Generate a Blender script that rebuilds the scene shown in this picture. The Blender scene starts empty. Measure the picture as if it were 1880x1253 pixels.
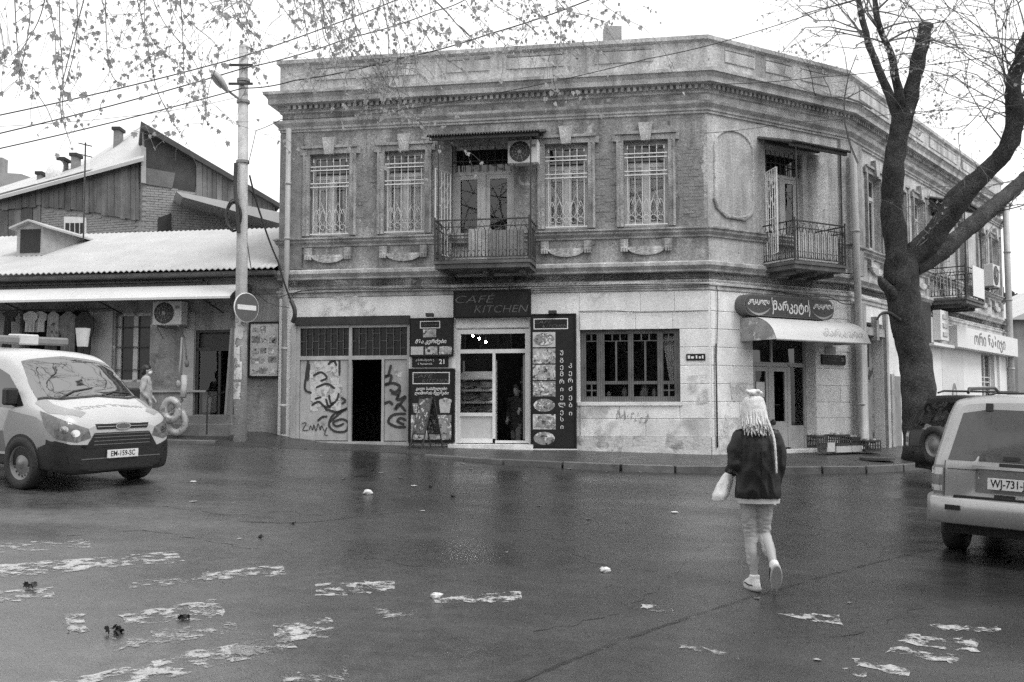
import bpy, bmesh, math, random
import numpy as np
from mathutils import Vector as V, Matrix as MX
from mathutils.bvhtree import BVHTree
random.seed(7)
SC = bpy.context.scene
COL = SC.collection
R = math.radians

# ---------------------------------------------------------------- camera
CZ = 1.6                      # eye height over the asphalt where the woman walks
FPX, HOR = 1828.0, 750.0      # 35 mm lens on a 1880 px wide frame, horizon row
PITCH = math.atan((HOR - 626.5) / FPX)
cd = bpy.data.cameras.new('camera'); cd.sensor_width = 36.0; cd.lens = 35.0
cd.clip_start = 0.05; cd.clip_end = 3000
cam = bpy.data.objects.new('camera', cd); COL.objects.link(cam)
cam.location = (0, 0, CZ); cam.rotation_euler = (R(90) + PITCH, 0, 0)
SC.camera = cam

# ---------------------------------------------------------------- sky and sun (overcast)
SUN_EL, SUN_AZ = R(58), R(128)     # azimuth clockwise from +Y: behind the camera, to the right
w = bpy.data.worlds.new('World'); SC.world = w; w.use_nodes = True
nt = w.node_tree; nt.nodes.clear()
sky = nt.nodes.new('ShaderNodeTexSky'); sky.sky_type = 'NISHITA'; sky.sun_disc = False
sky.sun_elevation = SUN_EL; sky.sun_rotation = SUN_AZ; sky.air_density = 1.0; sky.dust_density = 6.0; sky.ozone_density = 1.0
bw = nt.nodes.new('ShaderNodeRGBToBW')
mixn = nt.nodes.new('ShaderNodeMix'); mixn.data_type = 'FLOAT'; mixn.inputs[0].default_value = 0.75
mixn.inputs[3].default_value = 11.5     # even cloud layer
bg = nt.nodes.new('ShaderNodeBackground'); bg.inputs['Strength'].default_value = 0.12
wo = nt.nodes.new('ShaderNodeOutputWorld')
nt.links.new(sky.outputs[0], bw.inputs[0]); nt.links.new(bw.outputs[0], mixn.inputs[2])
nt.links.new(mixn.outputs[0], bg.inputs['Color']); nt.links.new(bg.outputs[0], wo.inputs[0])
sl = bpy.data.lights.new('sun', 'SUN'); sl.energy = 1.5; sl.angle = R(20); sl.color = (1, 1, 1)
so = bpy.data.objects.new('sun', sl); COL.objects.link(so)
dsun = V((math.sin(SUN_AZ) * math.cos(SUN_EL), math.cos(SUN_AZ) * math.cos(SUN_EL), math.sin(SUN_EL)))
so.rotation_euler = dsun.to_track_quat('Z', 'Y').to_euler(); so.location = dsun * 60
vs = SC.view_settings; vs.view_transform = 'Standard'; vs.look = 'None'; vs.gamma = 1.0; vs.exposure = 0.35
vs.use_curve_mapping = False
SC.cycles.use_denoising = False; SC.cycles.max_bounces = 5; SC.cycles.diffuse_bounces = 2; SC.cycles.glossy_bounces = 3; SC.cycles.transparent_max_bounces = 6; SC.cycles.use_adaptive_sampling = True; SC.cycles.adaptive_threshold = .02; SC.cycles.adaptive_min_samples = 16

# ---------------------------------------------------------------- frames and measuring
def ray(px, py):
    x = (px - 940.0) / FPX; u = (626.5 - py) / FPX
    d = np.array([x, math.cos(PITCH) - u * math.sin(PITCH), math.sin(PITCH) + u * math.cos(PITCH)])
    return d / d[1]
def at(px, py, Y):
    r = ray(px, py) * Y; return V((r[0], r[1], r[2] + CZ))
def gz(x, y):                       # the sloping street
    yy = max(-25, min(50, y)); xx = max(-35, min(45, x))
    return .04 * (yy - 8.78) - .03 * (xx - 2.14)
def gnd(px, py, lift=0):
    r = ray(px, py); t = (-CZ - .04 * 8.78 + .03 * 2.14) / (r[2] - .04 + .03 * r[0])
    return V((r[0] * t, t, CZ + r[2] * t + lift))
class Frame:                        # x along a facade, y into it, z up
    def __init__(s, o, ang, left=False):
        a = R(ang); s.o = V((o[0], o[1], 0))
        s.u = V((math.sin(a), -math.cos(a) if left else math.cos(a), 0)); s.n = V((-s.u.y, s.u.x, 0))
        s.M = MX(((s.u.x, s.n.x, 0, s.o.x), (s.u.y, s.n.y, 0, s.o.y), (0, 0, 1, 0), (0, 0, 0, 1)))
    def at(s, px, py, d=0):
        r = ray(px, py); A = np.array([[s.u.x, -r[0]], [s.u.y, -r[1]]]); b = -np.array([s.o.x + s.n.x * d, s.o.y + s.n.y * d])
        a, t = np.linalg.solve(A, b); return float(a), float(t * r[2] + CZ)
    def S(s, px, d=0): return s.at(px, 600, d)[0]
    def w(s, a, d=0, z=0): return s.o + s.u * a + s.n * d + V((0, 0, z))
_c = ray(1303, 600); _C = (_c[0] * 21.6, 21.6)
_t = Frame(_C, 80.4, True); L1 = -_t.S(522)
F1 = Frame((_t.w(-L1).x, _t.w(-L1).y), 80.4, True)
F2 = Frame(_C, 59.2); L2 = F2.S(1562)
_e = F2.w(L2); F3 = Frame((_e.x, _e.y), 38.9); L3 = 15.3

# ---------------------------------------------------------------- object helpers
W = {}
def link(o, parent=None, M=None):
    COL.objects.link(o); M = M if M is not None else MX.Identity(4)
    W[o] = M
    if parent is not None:
        o.parent = parent; o.matrix_local = W[parent].inverted() @ M
    else: o.matrix_world = M
    return o
def tag(o, label=None, cat=None, group=None, kind=None):
    if label: o['label'] = label
    if cat: o['category'] = cat
    if group: o['group'] = group
    if kind: o['kind'] = kind
    return o
def thing(name, label, cat, loc=(0, 0, 0), group=None, M=None):
    o = bpy.data.objects.new(name, None); o.empty_display_size = .2
    link(o, None, M if M is not None else MX.Translation(V(loc)))
    return tag(o, label, cat, group)
def kids(o): return [c for c in list(W) if c.parent is o]
def copy_tree(o, M, parent=None, label=None):
    D = M @ W[o].inverted()
    def rec(a, p):
        c = a.copy(); link(c, p, D @ W[a])
        for k in kids(a): rec(k, c)
        return c
    c = rec(o, parent)
    if label: c['label'] = label
    return c

class MB:
    def __init__(s): s.v = []; s.f = []
    def add(s, vs, fs):
        n = len(s.v); s.v += [tuple(p) for p in vs]; s.f += [tuple(i + n for i in f) for f in fs]; return s
    def box(s, x0, x1, y0, y1, z0, z1):
        return s.add([(x0, y0, z0), (x1, y0, z0), (x1, y1, z0), (x0, y1, z0), (x0, y0, z1), (x1, y0, z1), (x1, y1, z1), (x0, y1, z1)],
                     [(0, 3, 2, 1), (4, 5, 6, 7), (0, 1, 5, 4), (1, 2, 6, 5), (2, 3, 7, 6), (3, 0, 4, 7)])
    def hexa(s, b, t):              # bottom and top quads, counter-clockwise from above
        return s.add(list(b) + list(t), [(3, 2, 1, 0), (4, 5, 6, 7), (0, 1, 5, 4), (1, 2, 6, 5), (2, 3, 7, 6), (3, 0, 4, 7)])
    def prism(s, poly, y0, y1):     # polygon in (x, z), extruded along y
        n = len(poly); a = sum(poly[i][0] * poly[(i + 1) % n][1] - poly[(i + 1) % n][0] * poly[i][1] for i in range(n))
        if a < 0: poly = poly[::-1]
        vs = [(p[0], y0, p[1]) for p in poly] + [(p[0], y1, p[1]) for p in poly]
        fs = [tuple(range(n)), tuple(range(2 * n - 1, n - 1, -1))] + [(i, n + i, n + (i + 1) % n, (i + 1) % n) for i in range(n)]
        return s.add(vs, fs)
    def slab(s, poly, z0, z1):      # polygon in (x, y), extruded along z
        n = len(poly); a = sum(poly[i][0] * poly[(i + 1) % n][1] - poly[(i + 1) % n][0] * poly[i][1] for i in range(n))
        if a < 0: poly = poly[::-1]
        vs = [(p[0], p[1], z0) for p in poly] + [(p[0], p[1], z1) for p in poly]
        fs = [tuple(range(n - 1, -1, -1)), tuple(range(n, 2 * n))] + [(i, (i + 1) % n, n + (i + 1) % n, n + i) for i in range(n)]
        return s.add(vs, fs)
    def face(s, pts): return s.add(pts, [tuple(range(len(pts)))])
    def tube(s, pts, r, n=6, cap=True):
        pts = [V(p) for p in pts]; m = len(pts); rs = r if isinstance(r, (list, tuple)) else [r] * m
        vs = []; prev = None
        for i, p in enumerate(pts):
            t = (pts[min(i + 1, m - 1)] - pts[max(i - 1, 0)])
            t = t.normalized() if t.length > 1e-9 else V((0, 0, 1))
            if prev is None: a = t.orthogonal().normalized()
            else:
                a = prev - t * prev.dot(t); a = a.normalized() if a.length > 1e-6 else t.orthogonal().normalized()
            prev = a; b = t.cross(a)
            for k in range(n):
                th = 2 * math.pi * k / n; vs.append(p + (a * math.cos(th) + b * math.sin(th)) * rs[i])
        fs = [(i * n + k, i * n + (k + 1) % n, (i + 1) * n + (k + 1) % n, (i + 1) * n + k) for i in range(m - 1) for k in range(n)]
        if cap: fs += [tuple(range(n - 1, -1, -1)), tuple(range((m - 1) * n, m * n))]
        return s.add(vs, fs)
    def lathe(s, prof, c=(0, 0, 0), ax=(0, 0, 1), n=16, cap=True):   # prof: (radius, height along ax)
        ax = V(ax).normalized(); a = ax.orthogonal().normalized(); b = ax.cross(a); c = V(c); vs = []
        for r, h in prof:
            for k in range(n):
                th = 2 * math.pi * k / n; vs.append(c + ax * h + (a * math.cos(th) + b * math.sin(th)) * r)
        m = len(prof); fs = [(i * n + k, i * n + (k + 1) % n, (i + 1) * n + (k + 1) % n, (i + 1) * n + k) for i in range(m - 1) for k in range(n)]
        if cap: fs += [tuple(range(n - 1, -1, -1)), tuple(range((m - 1) * n, m * n))]
        return s.add(vs, fs)
    def grid(s, rows, closed=False):
        m = len(rows); n = len(rows[0]); vs = [p for r in rows for p in r]
        fs = [(i * n + k, i * n + (k + 1) % n, (i + 1) * n + (k + 1) % n, (i + 1) * n + k) for i in range(m - 1) for k in range(n if closed else n - 1)]
        return s.add(vs, fs)
    def ball(s, c, r, n=8, sq=(1, 1, 1)):
        m = n // 2 + 1; rows = []
        for i in range(m + 1):
            ph = math.pi * i / m
            rows.append([(c[0] + r * sq[0] * math.sin(ph) * math.cos(2 * math.pi * k / n), c[1] + r * sq[1] * math.sin(ph) * math.sin(2 * math.pi * k / n), c[2] + r * sq[2] * math.cos(ph)) for k in range(n)])
        return s.grid(rows[::-1], True)
    def ribbon(s, pts, w, y=0):     # flat brush stroke in the (x, z) plane, seen from -y
        pts = [V((p[0], 0, p[1])) for p in pts]; m = len(pts); L = []; Rr = []
        for i in range(m):
            t = (pts[min(i + 1, m - 1)] - pts[max(i - 1, 0)]); t = t.normalized() if t.length > 1e-9 else V((1, 0, 0))
            q = V((-t.z, 0, t.x)) * (w * .5 * (.55 if i in (0, m - 1) else 1)); L.append(pts[i] + q); Rr.append(pts[i] - q)
        vs = [(p.x, y, p.z) for p in L] + [(p.x, y, p.z) for p in Rr]
        return s.add(vs, [(m + i, m + i + 1, i + 1, i) for i in range(m - 1)])
    def xf(s, M): s.v = [tuple(M @ V(p)) for p in s.v]; return s
    def mesh(s, name, mat, smooth=False, bevel=0):
        me = bpy.data.meshes.new(name); me.from_pydata(s.v, [], s.f); me.validate()
        if bevel:
            bm = bmesh.new(); bm.from_mesh(me)
            bmesh.ops.bevel(bm, geom=list(bm.edges), offset=bevel, segments=1, affect='EDGES', clamp_overlap=True)
            bm.to_mesh(me); bm.free()
        if mat is not None: me.materials.append(mat)
        if smooth: me.polygons.foreach_set('use_smooth', [True] * len(me.polygons))
        return me
    def build(s, name, mat, parent=None, M=None, smooth=False, bevel=0, label=None, cat=None, group=None, kind=None):
        o = bpy.data.objects.new(name, s.mesh(name, mat, smooth, bevel)); link(o, parent, M)
        return tag(o, label, cat, group, kind)
def wrap(name, me, parent=None, M=None, **k):
    o = bpy.data.objects.new(name, me); link(o, parent, M); return tag(o, **k)

def evaluated(o):
    dg = bpy.context.evaluated_depsgraph_get(); return bpy.data.meshes.new_from_object(o.evaluated_get(dg))
def text_mb(body, size, shear=0, bold=0, xs=1.0, align='CENTER', rot=0, space=1.0, y=0, cx=0, cz=0, line=1.0):
    """lettering lying in the (x, z) plane, readable from -y"""
    cu = bpy.data.curves.new('t', 'FONT'); cu.body = body; cu.size = size; cu.shear = shear; cu.offset = bold
    cu.align_x = align; cu.align_y = 'CENTER'; cu.resolution_u = 3; cu.space_character = space; cu.space_line = line
    o = bpy.data.objects.new('t', cu); COL.objects.link(o); me = evaluated(o)
    m = MB(); c, s_ = math.cos(rot), math.sin(rot)
    m.add([(cx + (p.co.x * xs) * c - p.co.y * s_, y, cz + (p.co.x * xs) * s_ + p.co.y * c) for p in me.vertices], [tuple(p.vertices) for p in me.polygons])
    bpy.data.objects.remove(o); bpy.data.curves.remove(cu); bpy.data.meshes.remove(me)
    return m
def crom(pts, k=6):                 # Catmull-Rom through points
    P = [V(p) for p in pts]; out = []
    for i in range(len(P) - 1):
        a, b, c, d = P[max(i - 1, 0)], P[i], P[i + 1], P[min(i + 2, len(P) - 1)]
        for j in range(k):
            t = j / k; out.append(.5 * ((2 * b) + (c - a) * t + (2 * a - 5 * b + 4 * c - d) * t * t + (3 * b - a - 3 * c + d) * t ** 3))
    out.append(P[-1]); return out

# ---------------------------------------------------------------- materials (a black-and-white picture: all greys)
MATS = {}
def node(nt, t, **k):
    n = nt.nodes.new(t)
    for a, b in k.items(): setattr(n, a, b)
    return n
def mat(name, c, rough=.7, var=.25, scale=3.0, bump=.0, bscale=40.0, spec=.5, metal=0.0, streak=0.0, blot=None, rnd=0.0, emit=0.0, fine=0.0, wave=None, ior=None, grain=None):
    """c: base grey; var: mottling; streak: vertical run-off marks; blot=(grey, scale, threshold, softness); rnd: per-object tone"""
    if name in MATS: return MATS[name]
    m = bpy.data.materials.new(name); MATS[name] = m; m.use_nodes = True; t = m.node_tree; t.nodes.clear(); L = t.links.new
    out = node(t, 'ShaderNodeOutputMaterial'); pb = node(t, 'ShaderNodeBsdfPrincipled'); L(pb.outputs[0], out.inputs[0])
    pb.inputs['Roughness'].default_value = rough; pb.inputs['Metallic'].default_value = metal
    pb.inputs['Specular IOR Level'].default_value = spec
    if ior: pb.inputs['IOR'].default_value = ior
    tc = node(t, 'ShaderNodeTexCoord').outputs['Object']
    def mul(a, b, op='MULTIPLY'):
        n = node(t, 'ShaderNodeMath', operation=op)
        for i, q in enumerate((a, b)):
            if isinstance(q, (int, float)): n.inputs[i].default_value = q
            else: L(q, n.inputs[i])
        return n.outputs[0]
    def noise(sc, detail=4, vec=None, ro=.6):
        n = node(t, 'ShaderNodeTexNoise'); n.inputs['Scale'].default_value = sc; n.inputs['Detail'].default_value = detail; n.inputs['Roughness'].default_value = ro
        L(vec or tc, n.inputs['Vector']); return n.outputs['Fac']
    def rng(v, a, b, lo, hi):
        n = node(t, 'ShaderNodeMapRange'); L(v, n.inputs[0])
        for i, q in enumerate((a, b, lo, hi)): n.inputs[i + 1].default_value = q
        return n.outputs[0]
    val = None
    if var: val = rng(noise(scale), .25, .75, 1 - var, 1 + var)
    if fine:
        f2 = rng(noise(scale * 12, 3), .3, .7, 1 - fine, 1 + fine); val = mul(val, f2) if val else f2
    if streak:
        mp = node(t, 'ShaderNodeMapping'); mp.inputs['Scale'].default_value = (1.5, 1.5, .16); L(tc, mp.inputs[0])
        s1 = rng(noise(1.6, 5, mp.outputs[0], .65), .36, .68, 1 - streak, 1 + streak * .3); val = mul(val, s1) if val else s1
    if wave:
        wv = node(t, 'ShaderNodeTexWave', bands_direction=wave[2] if len(wave) > 2 else 'X'); wv.inputs['Scale'].default_value = wave[0]; wv.inputs['Distortion'].default_value = 2.0; wv.inputs['Detail'].default_value = 3
        L(tc, wv.inputs['Vector']); s2 = rng(wv.outputs['Fac'], 0, 1, 1 - wave[1], 1 + wave[1]); val = mul(val, s2) if val else s2
    if grain:
        g1 = rng(noise(grain[0], 2, None, .7), .3, .7, 1 - grain[1], 1 + grain[1]); val = mul(val, g1) if val else g1
    if rnd:
        oi = node(t, 'ShaderNodeObjectInfo'); s3 = rng(oi.outputs['Random'], 0, 1, 1 - rnd, 1 + rnd); val = mul(val, s3) if val else s3
    if val is None: colv = None; pb.inputs['Base Color'].default_value = (c, c, c, 1)
    else: colv = mul(val, c)
    for bl in ([blot] if blot and not isinstance(blot, list) else (blot or [])):
        g, sc, th, so_ = bl; mk = rng(noise(sc, 5, None, .65), th, th + so_, 0, 1)
        mx = node(t, 'ShaderNodeMix', data_type='FLOAT'); L(mk, mx.inputs[0]); mx.inputs[3].default_value = g
        if colv is None: mx.inputs[2].default_value = c
        else: L(colv, mx.inputs[2])
        colv = mx.outputs[0]
        if g < 1 and val is not None:
            colv = mx.outputs[0]
    if colv is not None:
        cc = node(t, 'ShaderNodeCombineColor'); [L(colv, cc.inputs[i]) for i in range(3)]; L(cc.outputs[0], pb.inputs['Base Color'])
    if bump:
        b = node(t, 'ShaderNodeBump'); b.inputs['Strength'].default_value = bump; b.inputs['Distance'].default_value = .02
        L(noise(bscale, 3), b.inputs['Height']); L(b.outputs[0], pb.inputs['Normal'])
    if emit:
        pb.inputs['Emission Color'].default_value = (1, 1, 1, 1); pb.inputs['Emission Strength'].default_value = emit
    return m
def glass_mat(name, c=.03, rough=.03, ior=1.7, alpha=None, var=0.0):
    """pane: a mirror-like surface over a dark room, or a clear one (alpha) that lets the room show"""
    if name in MATS: return MATS[name]
    m = mat(name, c, rough, var, 5, ior=ior, bump=.02, bscale=3)
    if alpha is not None:
        t = m.node_tree; pb = [n for n in t.nodes if n.type == 'BSDF_PRINCIPLED'][0]; out = [n for n in t.nodes if n.type == 'OUTPUT_MATERIAL'][0]
        tr = node(t, 'ShaderNodeBsdfTransparent'); gl = node(t, 'ShaderNodeBsdfGlossy'); gl.inputs['Roughness'].default_value = rough
        fr = node(t, 'ShaderNodeFresnel'); fr.inputs['IOR'].default_value = ior
        tr.inputs['Color'].default_value = (alpha, alpha, alpha, 1)
        mx = node(t, 'ShaderNodeMixShader'); t.links.new(fr.outputs[0], mx.inputs[0]); t.links.new(tr.outputs[0], mx.inputs[1]); t.links.new(gl.outputs[0], mx.inputs[2])
        t.links.new(mx.outputs[0], out.inputs[0])
    return m
def worn(m, scale, th, soft=.06, detail=8, fray=0):
    """let a thin coat of paint wear away in flakes"""
    t = m.node_tree; pb = [n for n in t.nodes if n.type == 'BSDF_PRINCIPLED'][0]
    n = node(t, 'ShaderNodeTexNoise'); n.inputs['Scale'].default_value = scale; n.inputs['Detail'].default_value = detail; n.inputs['Roughness'].default_value = .62
    t.links.new(node(t, 'ShaderNodeTexCoord').outputs['Object'], n.inputs['Vector'])
    fac = n.outputs['Fac']
    if fray:
        n2 = node(t, 'ShaderNodeTexNoise'); n2.inputs['Scale'].default_value = scale * 6; n2.inputs['Detail'].default_value = 4; n2.inputs['Roughness'].default_value = .7
        t.links.new(node(t, 'ShaderNodeTexCoord').outputs['Object'], n2.inputs['Vector']); ma = node(t, 'ShaderNodeMath', operation='MULTIPLY_ADD'); t.links.new(n2.outputs['Fac'], ma.inputs[0]); ma.inputs[1].default_value = fray; t.links.new(fac, ma.inputs[2]); fac = ma.outputs[0]; th = th + fray * .5
    r = node(t, 'ShaderNodeMapRange'); t.links.new(fac, r.inputs[0]); r.inputs[1].default_value = th; r.inputs[2].default_value = th + soft
    t.links.new(r.outputs[0], pb.inputs['Alpha']); return m
# ================================================================ street
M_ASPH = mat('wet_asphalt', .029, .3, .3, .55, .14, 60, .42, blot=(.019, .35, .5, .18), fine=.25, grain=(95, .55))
def _rough_noise(m, lo, hi, sc, stretch=(1, 1, 1)):
    t = m.node_tree; pb = [n for n in t.nodes if n.type == 'BSDF_PRINCIPLED'][0]
    mp = node(t, 'ShaderNodeMapping'); mp.inputs['Scale'].default_value = stretch; t.links.new(node(t, 'ShaderNodeTexCoord').outputs['Object'], mp.inputs[0])
    n = node(t, 'ShaderNodeTexNoise'); n.inputs['Scale'].default_value = sc; n.inputs['Detail'].default_value = 7; n.inputs['Roughness'].default_value = .6
    t.links.new(mp.outputs[0], n.inputs['Vector'])
    r = node(t, 'ShaderNodeMapRange'); t.links.new(n.outputs['Fac'], r.inputs[0])
    r.inputs[1].default_value = .33; r.inputs[2].default_value = .67; r.inputs[3].default_value = lo; r.inputs[4].default_value = hi
    n2 = node(t, 'ShaderNodeTexNoise'); n2.inputs['Scale'].default_value = 55; n2.inputs['Detail'].default_value = 3; n2.inputs['Roughness'].default_value = .8; t.links.new(node(t, 'ShaderNodeTexCoord').outputs['Object'], n2.inputs['Vector'])
    r2 = node(t, 'ShaderNodeMapRange'); t.links.new(n2.outputs['Fac'], r2.inputs[0]); r2.inputs[1].default_value = .35; r2.inputs[2].default_value = .65; r2.inputs[3].default_value = .45; r2.inputs[4].default_value = 1.3
    t.links.new(r2.outputs[0], pb.inputs['Specular IOR Level'])
    t.links.new(r.outputs[0], pb.inputs['Roughness'])
_rough_noise(M_ASPH, .12, .40, .6, (.5, 1.4, 1))
def _sheen_left(m):                 # sky sheen on the left, painted as paler base colour with a ragged edge
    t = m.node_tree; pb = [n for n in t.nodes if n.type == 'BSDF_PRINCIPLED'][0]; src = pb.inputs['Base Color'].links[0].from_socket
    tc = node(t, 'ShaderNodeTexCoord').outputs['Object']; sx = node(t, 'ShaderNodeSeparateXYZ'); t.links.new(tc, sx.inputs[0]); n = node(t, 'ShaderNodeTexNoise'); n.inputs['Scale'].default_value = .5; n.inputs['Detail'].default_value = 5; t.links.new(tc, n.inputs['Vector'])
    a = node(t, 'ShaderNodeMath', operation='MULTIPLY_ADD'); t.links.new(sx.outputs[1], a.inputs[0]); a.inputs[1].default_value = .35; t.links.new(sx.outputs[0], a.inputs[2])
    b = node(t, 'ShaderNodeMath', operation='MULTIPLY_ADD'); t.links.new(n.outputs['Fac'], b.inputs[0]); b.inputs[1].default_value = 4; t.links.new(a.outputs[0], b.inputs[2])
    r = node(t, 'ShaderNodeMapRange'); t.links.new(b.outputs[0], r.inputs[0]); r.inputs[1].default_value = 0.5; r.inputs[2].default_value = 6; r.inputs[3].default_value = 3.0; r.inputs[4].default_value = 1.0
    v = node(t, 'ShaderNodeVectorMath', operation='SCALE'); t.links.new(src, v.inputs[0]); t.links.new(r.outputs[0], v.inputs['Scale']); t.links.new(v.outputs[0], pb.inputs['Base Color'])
_sheen_left(M_ASPH)
xs = [-300, -120, -60, -35] + [i * 1.0 for i in range(-30, 46)] + [70, 130, 300]
ys = [-200, -60, -25] + [i * 1.0 for i in range(-20, 51)] + [80, 150, 400]
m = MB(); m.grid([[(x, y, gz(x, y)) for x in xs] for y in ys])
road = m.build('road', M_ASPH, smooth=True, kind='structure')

# pavement: strip between the kerb line and the house fronts
M_PAVE = mat('wet_pavement', .04, .42, .25, .8, .12, 90, .42, blot=(.03, .9, .5, .2), fine=.15, grain=(70, .4))
_rough_noise(M_PAVE, .28, .55, .8)
K = [(F1.w(-9.0, -1.35), .05), (F1.w(-3.4, -1.3), .05), (F1.w(-1.2, -1.6), .01), (V((-3.0, 21.55, 0)), .005), (gnd(790, 838), .03), (gnd(905, 850), .07), (gnd(1000, 857), .11), (gnd(1150, 865), .12), (gnd(1310, 868.5), .12), (gnd(1450, 869), .12), (gnd(1580, 867.5), .12), (gnd(1660, 863), .12)]
kp = [V((p.x, p.y, h)) for p, h in K]; e = kp[-1]
for d in (2, 6, 12, 26): kp.append(V((e.x + F3.u.x * d + .3, e.y + F3.u.y * d, .12)))
kc = crom(kp, 5)
def wall_z(p):                      # height of the pavement at the house fronts
    s1 = (V((p.x, p.y, 0)) - F1.o).dot(F1.u)
    if s1 < 0: return 1.05 - .02 * min(0, s1) * 0
    if s1 < L1: return 1.0 - .16 * min(1, s1 / .6) - .0245 * s1
    return .6 if s1 < L1 + 4.5 else max(.5, gz(p.x, p.y) + .14)
inner = []
fr = [F1.w(-9.0), F1.w(-3), F1.w(0), F1.w(L1), F2.w(L2), F3.w(L3), F3.w(28)]
tot = [0]
for a, b in zip(fr, fr[1:]): tot.append(tot[-1] + (b - a).length)
def front(p):                       # nearest point on the house fronts
    best = None
    for a, b in zip(fr, fr[1:]):
        d = b - a; t = max(0, min(1, (V((p.x, p.y, 0)) - a).dot(d) / d.length_squared)); q = a + d * t
        if best is None or (q - p).length < (best - p).length: best = q
    return best
rows = []
for p in kc:
    g = gz(p.x, p.y); p0 = V((p.x, p.y, 0)); q = front(p0); zi = wall_z(q); zo = g + p.z; dirn = (q - p0)
    back = dirn.normalized()
    row = []
    for t in (0.0, .12, .4, .7, 1.0, 1.06):
        r_ = p0 + dirn * t; row.append((r_.x, r_.y, zo + (zi - zo) * min(1, t)))
    rows.append([(p.x, p.y, g - .05)] + row)
m = MB(); m.grid(rows); pave = m.build('pavement', M_PAVE, smooth=False, kind='structure')
# kerb stones, one by one
M_KERB = mat('kerb_granite', .10, .45, .3, 4, .3, 60, rnd=.18, blot=(.06, 1.5, .55, .15))
acc = 0; segs = [(a, b) for a, b in zip(kc, kc[1:])]
pts = []; step = .05
for a, b in segs:
    n_ = max(1, int((b - a).length / step))
    for i in range(n_): pts.append(a + (b - a) * (i / n_))
st = next(i for i, p in enumerate(pts) if p.z > .028 and p.x > -2)
i = st; kn = 0
while i < len(pts) - 24 and kn < 34:
    ln = random.choice([18, 20, 21, 19]); a, b = pts[i], pts[min(i + ln, len(pts) - 1)]
    d = V((b.x - a.x, b.y - a.y, 0)); l_ = d.length; d.normalize(); nrm = V((-d.y, d.x, 0))
    za, zb = gz(a.x, a.y), gz(b.x, b.y); A = a + d * .012; B = b - d * .012
    o_ = random.uniform(-.012, .012); tlt = random.uniform(-.008, .008)
    def q(p, off, z): return (p.x + nrm.x * off, p.y + nrm.y * off, z)
    ha, hb = a.z + .012 + tlt, b.z + .012 - tlt
    m = MB().hexa([q(A, -.16 + o_, za - .1), q(B, -.16 + o_, zb - .1), q(B, .03, zb - .1), q(A, .03, za - .1)],
                  [q(A, -.15 + o_, za + ha), q(B, -.15 + o_, zb + hb), q(B, .03, zb + hb), q(A, .03, za + ha)])
    m.build('kerb_stone', M_KERB, pave, bevel=.012); i += ln; kn += 1
# a stray length of kerb in front of the left-hand shop
a, b = gnd(300, 816), gnd(397, 817); M_KB2 = M_KERB
m = MB().hexa([(a.x, a.y - .1, a.z - .05), (b.x, b.y - .1, b.z - .05), (b.x, b.y + .16, b.z - .05), (a.x, a.y + .16, a.z - .05)],
              [(a.x, a.y - .09, a.z + .11), (b.x, b.y - .09, b.z + .1), (b.x, b.y + .16, b.z + .1), (a.x, a.y + .16, a.z + .11)])
m.build('kerb_stone', M_KERB, pave, bevel=.02)
# manhole cover in the pavement by the tree
c = at(1610, 838, 21.6); c.z = gz(c.x, c.y) + .2
mh = MB().lathe([(.3, -.05), (.36, -.05), (.36, .0), (.33, .006), (.3, .004), (.12, .008), (.0, .008)], c, n=24, cap=False).build('manhole_cover', mat('cast_iron', .06, .4, .3, 20, .3, 80), None, label='round iron manhole cover in the pavement left of the tree foot', cat='manhole cover')

# worn zebra crossing: thin paint, flaked
M_PAINT = worn(mat('road_paint', .36, .5, .3, 9, .1, 80, grain=(70, .3)), 7.0, .475, .10, 12, .36)
M_PAINT2 = worn(mat('road_paint_thin', .3, .5, .2, 6, .1, 80, grain=(70, .3)), 8, .51, .12, 12, .4)
def stripe(q, mt=M_PAINT, sub=14):
    P = [gnd(*c, lift=0) for c in q]; m = MB(); rows = []
    for i in range(sub + 1):
        t = i / sub; a = P[0].lerp(P[1], t); b = P[3].lerp(P[2], t); row = []
        for j in range(5):
            p = a.lerp(b, j / 4); e_ = .04 if j in (0, 4) else 0
            x, y = p.x + random.uniform(-e_, e_), p.y + random.uniform(-e_, e_)
            row.append((x, y, gz(x, y) + .004))
        rows.append(row)
    m.grid(rows); m.build('crossing_stripe', mt, None, kind='structure')
for q in [((-60, 1042), (325, 1014), (335, 1032), (-60, 1068)), ((370, 1050), (520, 1040), (525, 1056), (370, 1068)), ((-60, 1088), (95, 1080), (102, 1098), (-60, 1112)),
          ((225, 1130), (400, 1100), (418, 1132), (230, 1152)), ((580, 1074), (725, 1066), (725, 1086), (580, 1096)), ((500, 1150), (612, 1136), (614, 1168), (505, 1182)),
          ((10, 1268), (490, 1172), (500, 1200), (60, 1300)), ((795, 1100), (955, 1086), (960, 1104), (800, 1110)), ((118, 1130), (152, 1130), (160, 1160), (125, 1166)),
          ((1178, 1110), (1236, 1120), (1238, 1128), (1180, 1116)), ((1424, 1126), (1540, 1130), (1545, 1148), (1480, 1140)),
          ((1708, 1146), (1838, 1153), (1838, 1161), (1708, 1156)), ((1668, 1166), (1800, 1176), (1790, 1198), (1650, 1180)), ((1636, 1188), (1762, 1206), (1758, 1220), (1630, 1198)),
          ((1570, 1210), (1672, 1232), (1668, 1246), (1566, 1220)), ((1550, 1228), (1592, 1236), (1590, 1246), (1548, 1236)), ((420, 1190), (530, 1165), (540, 1190), (430, 1215))]:
    stripe(q)
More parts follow.
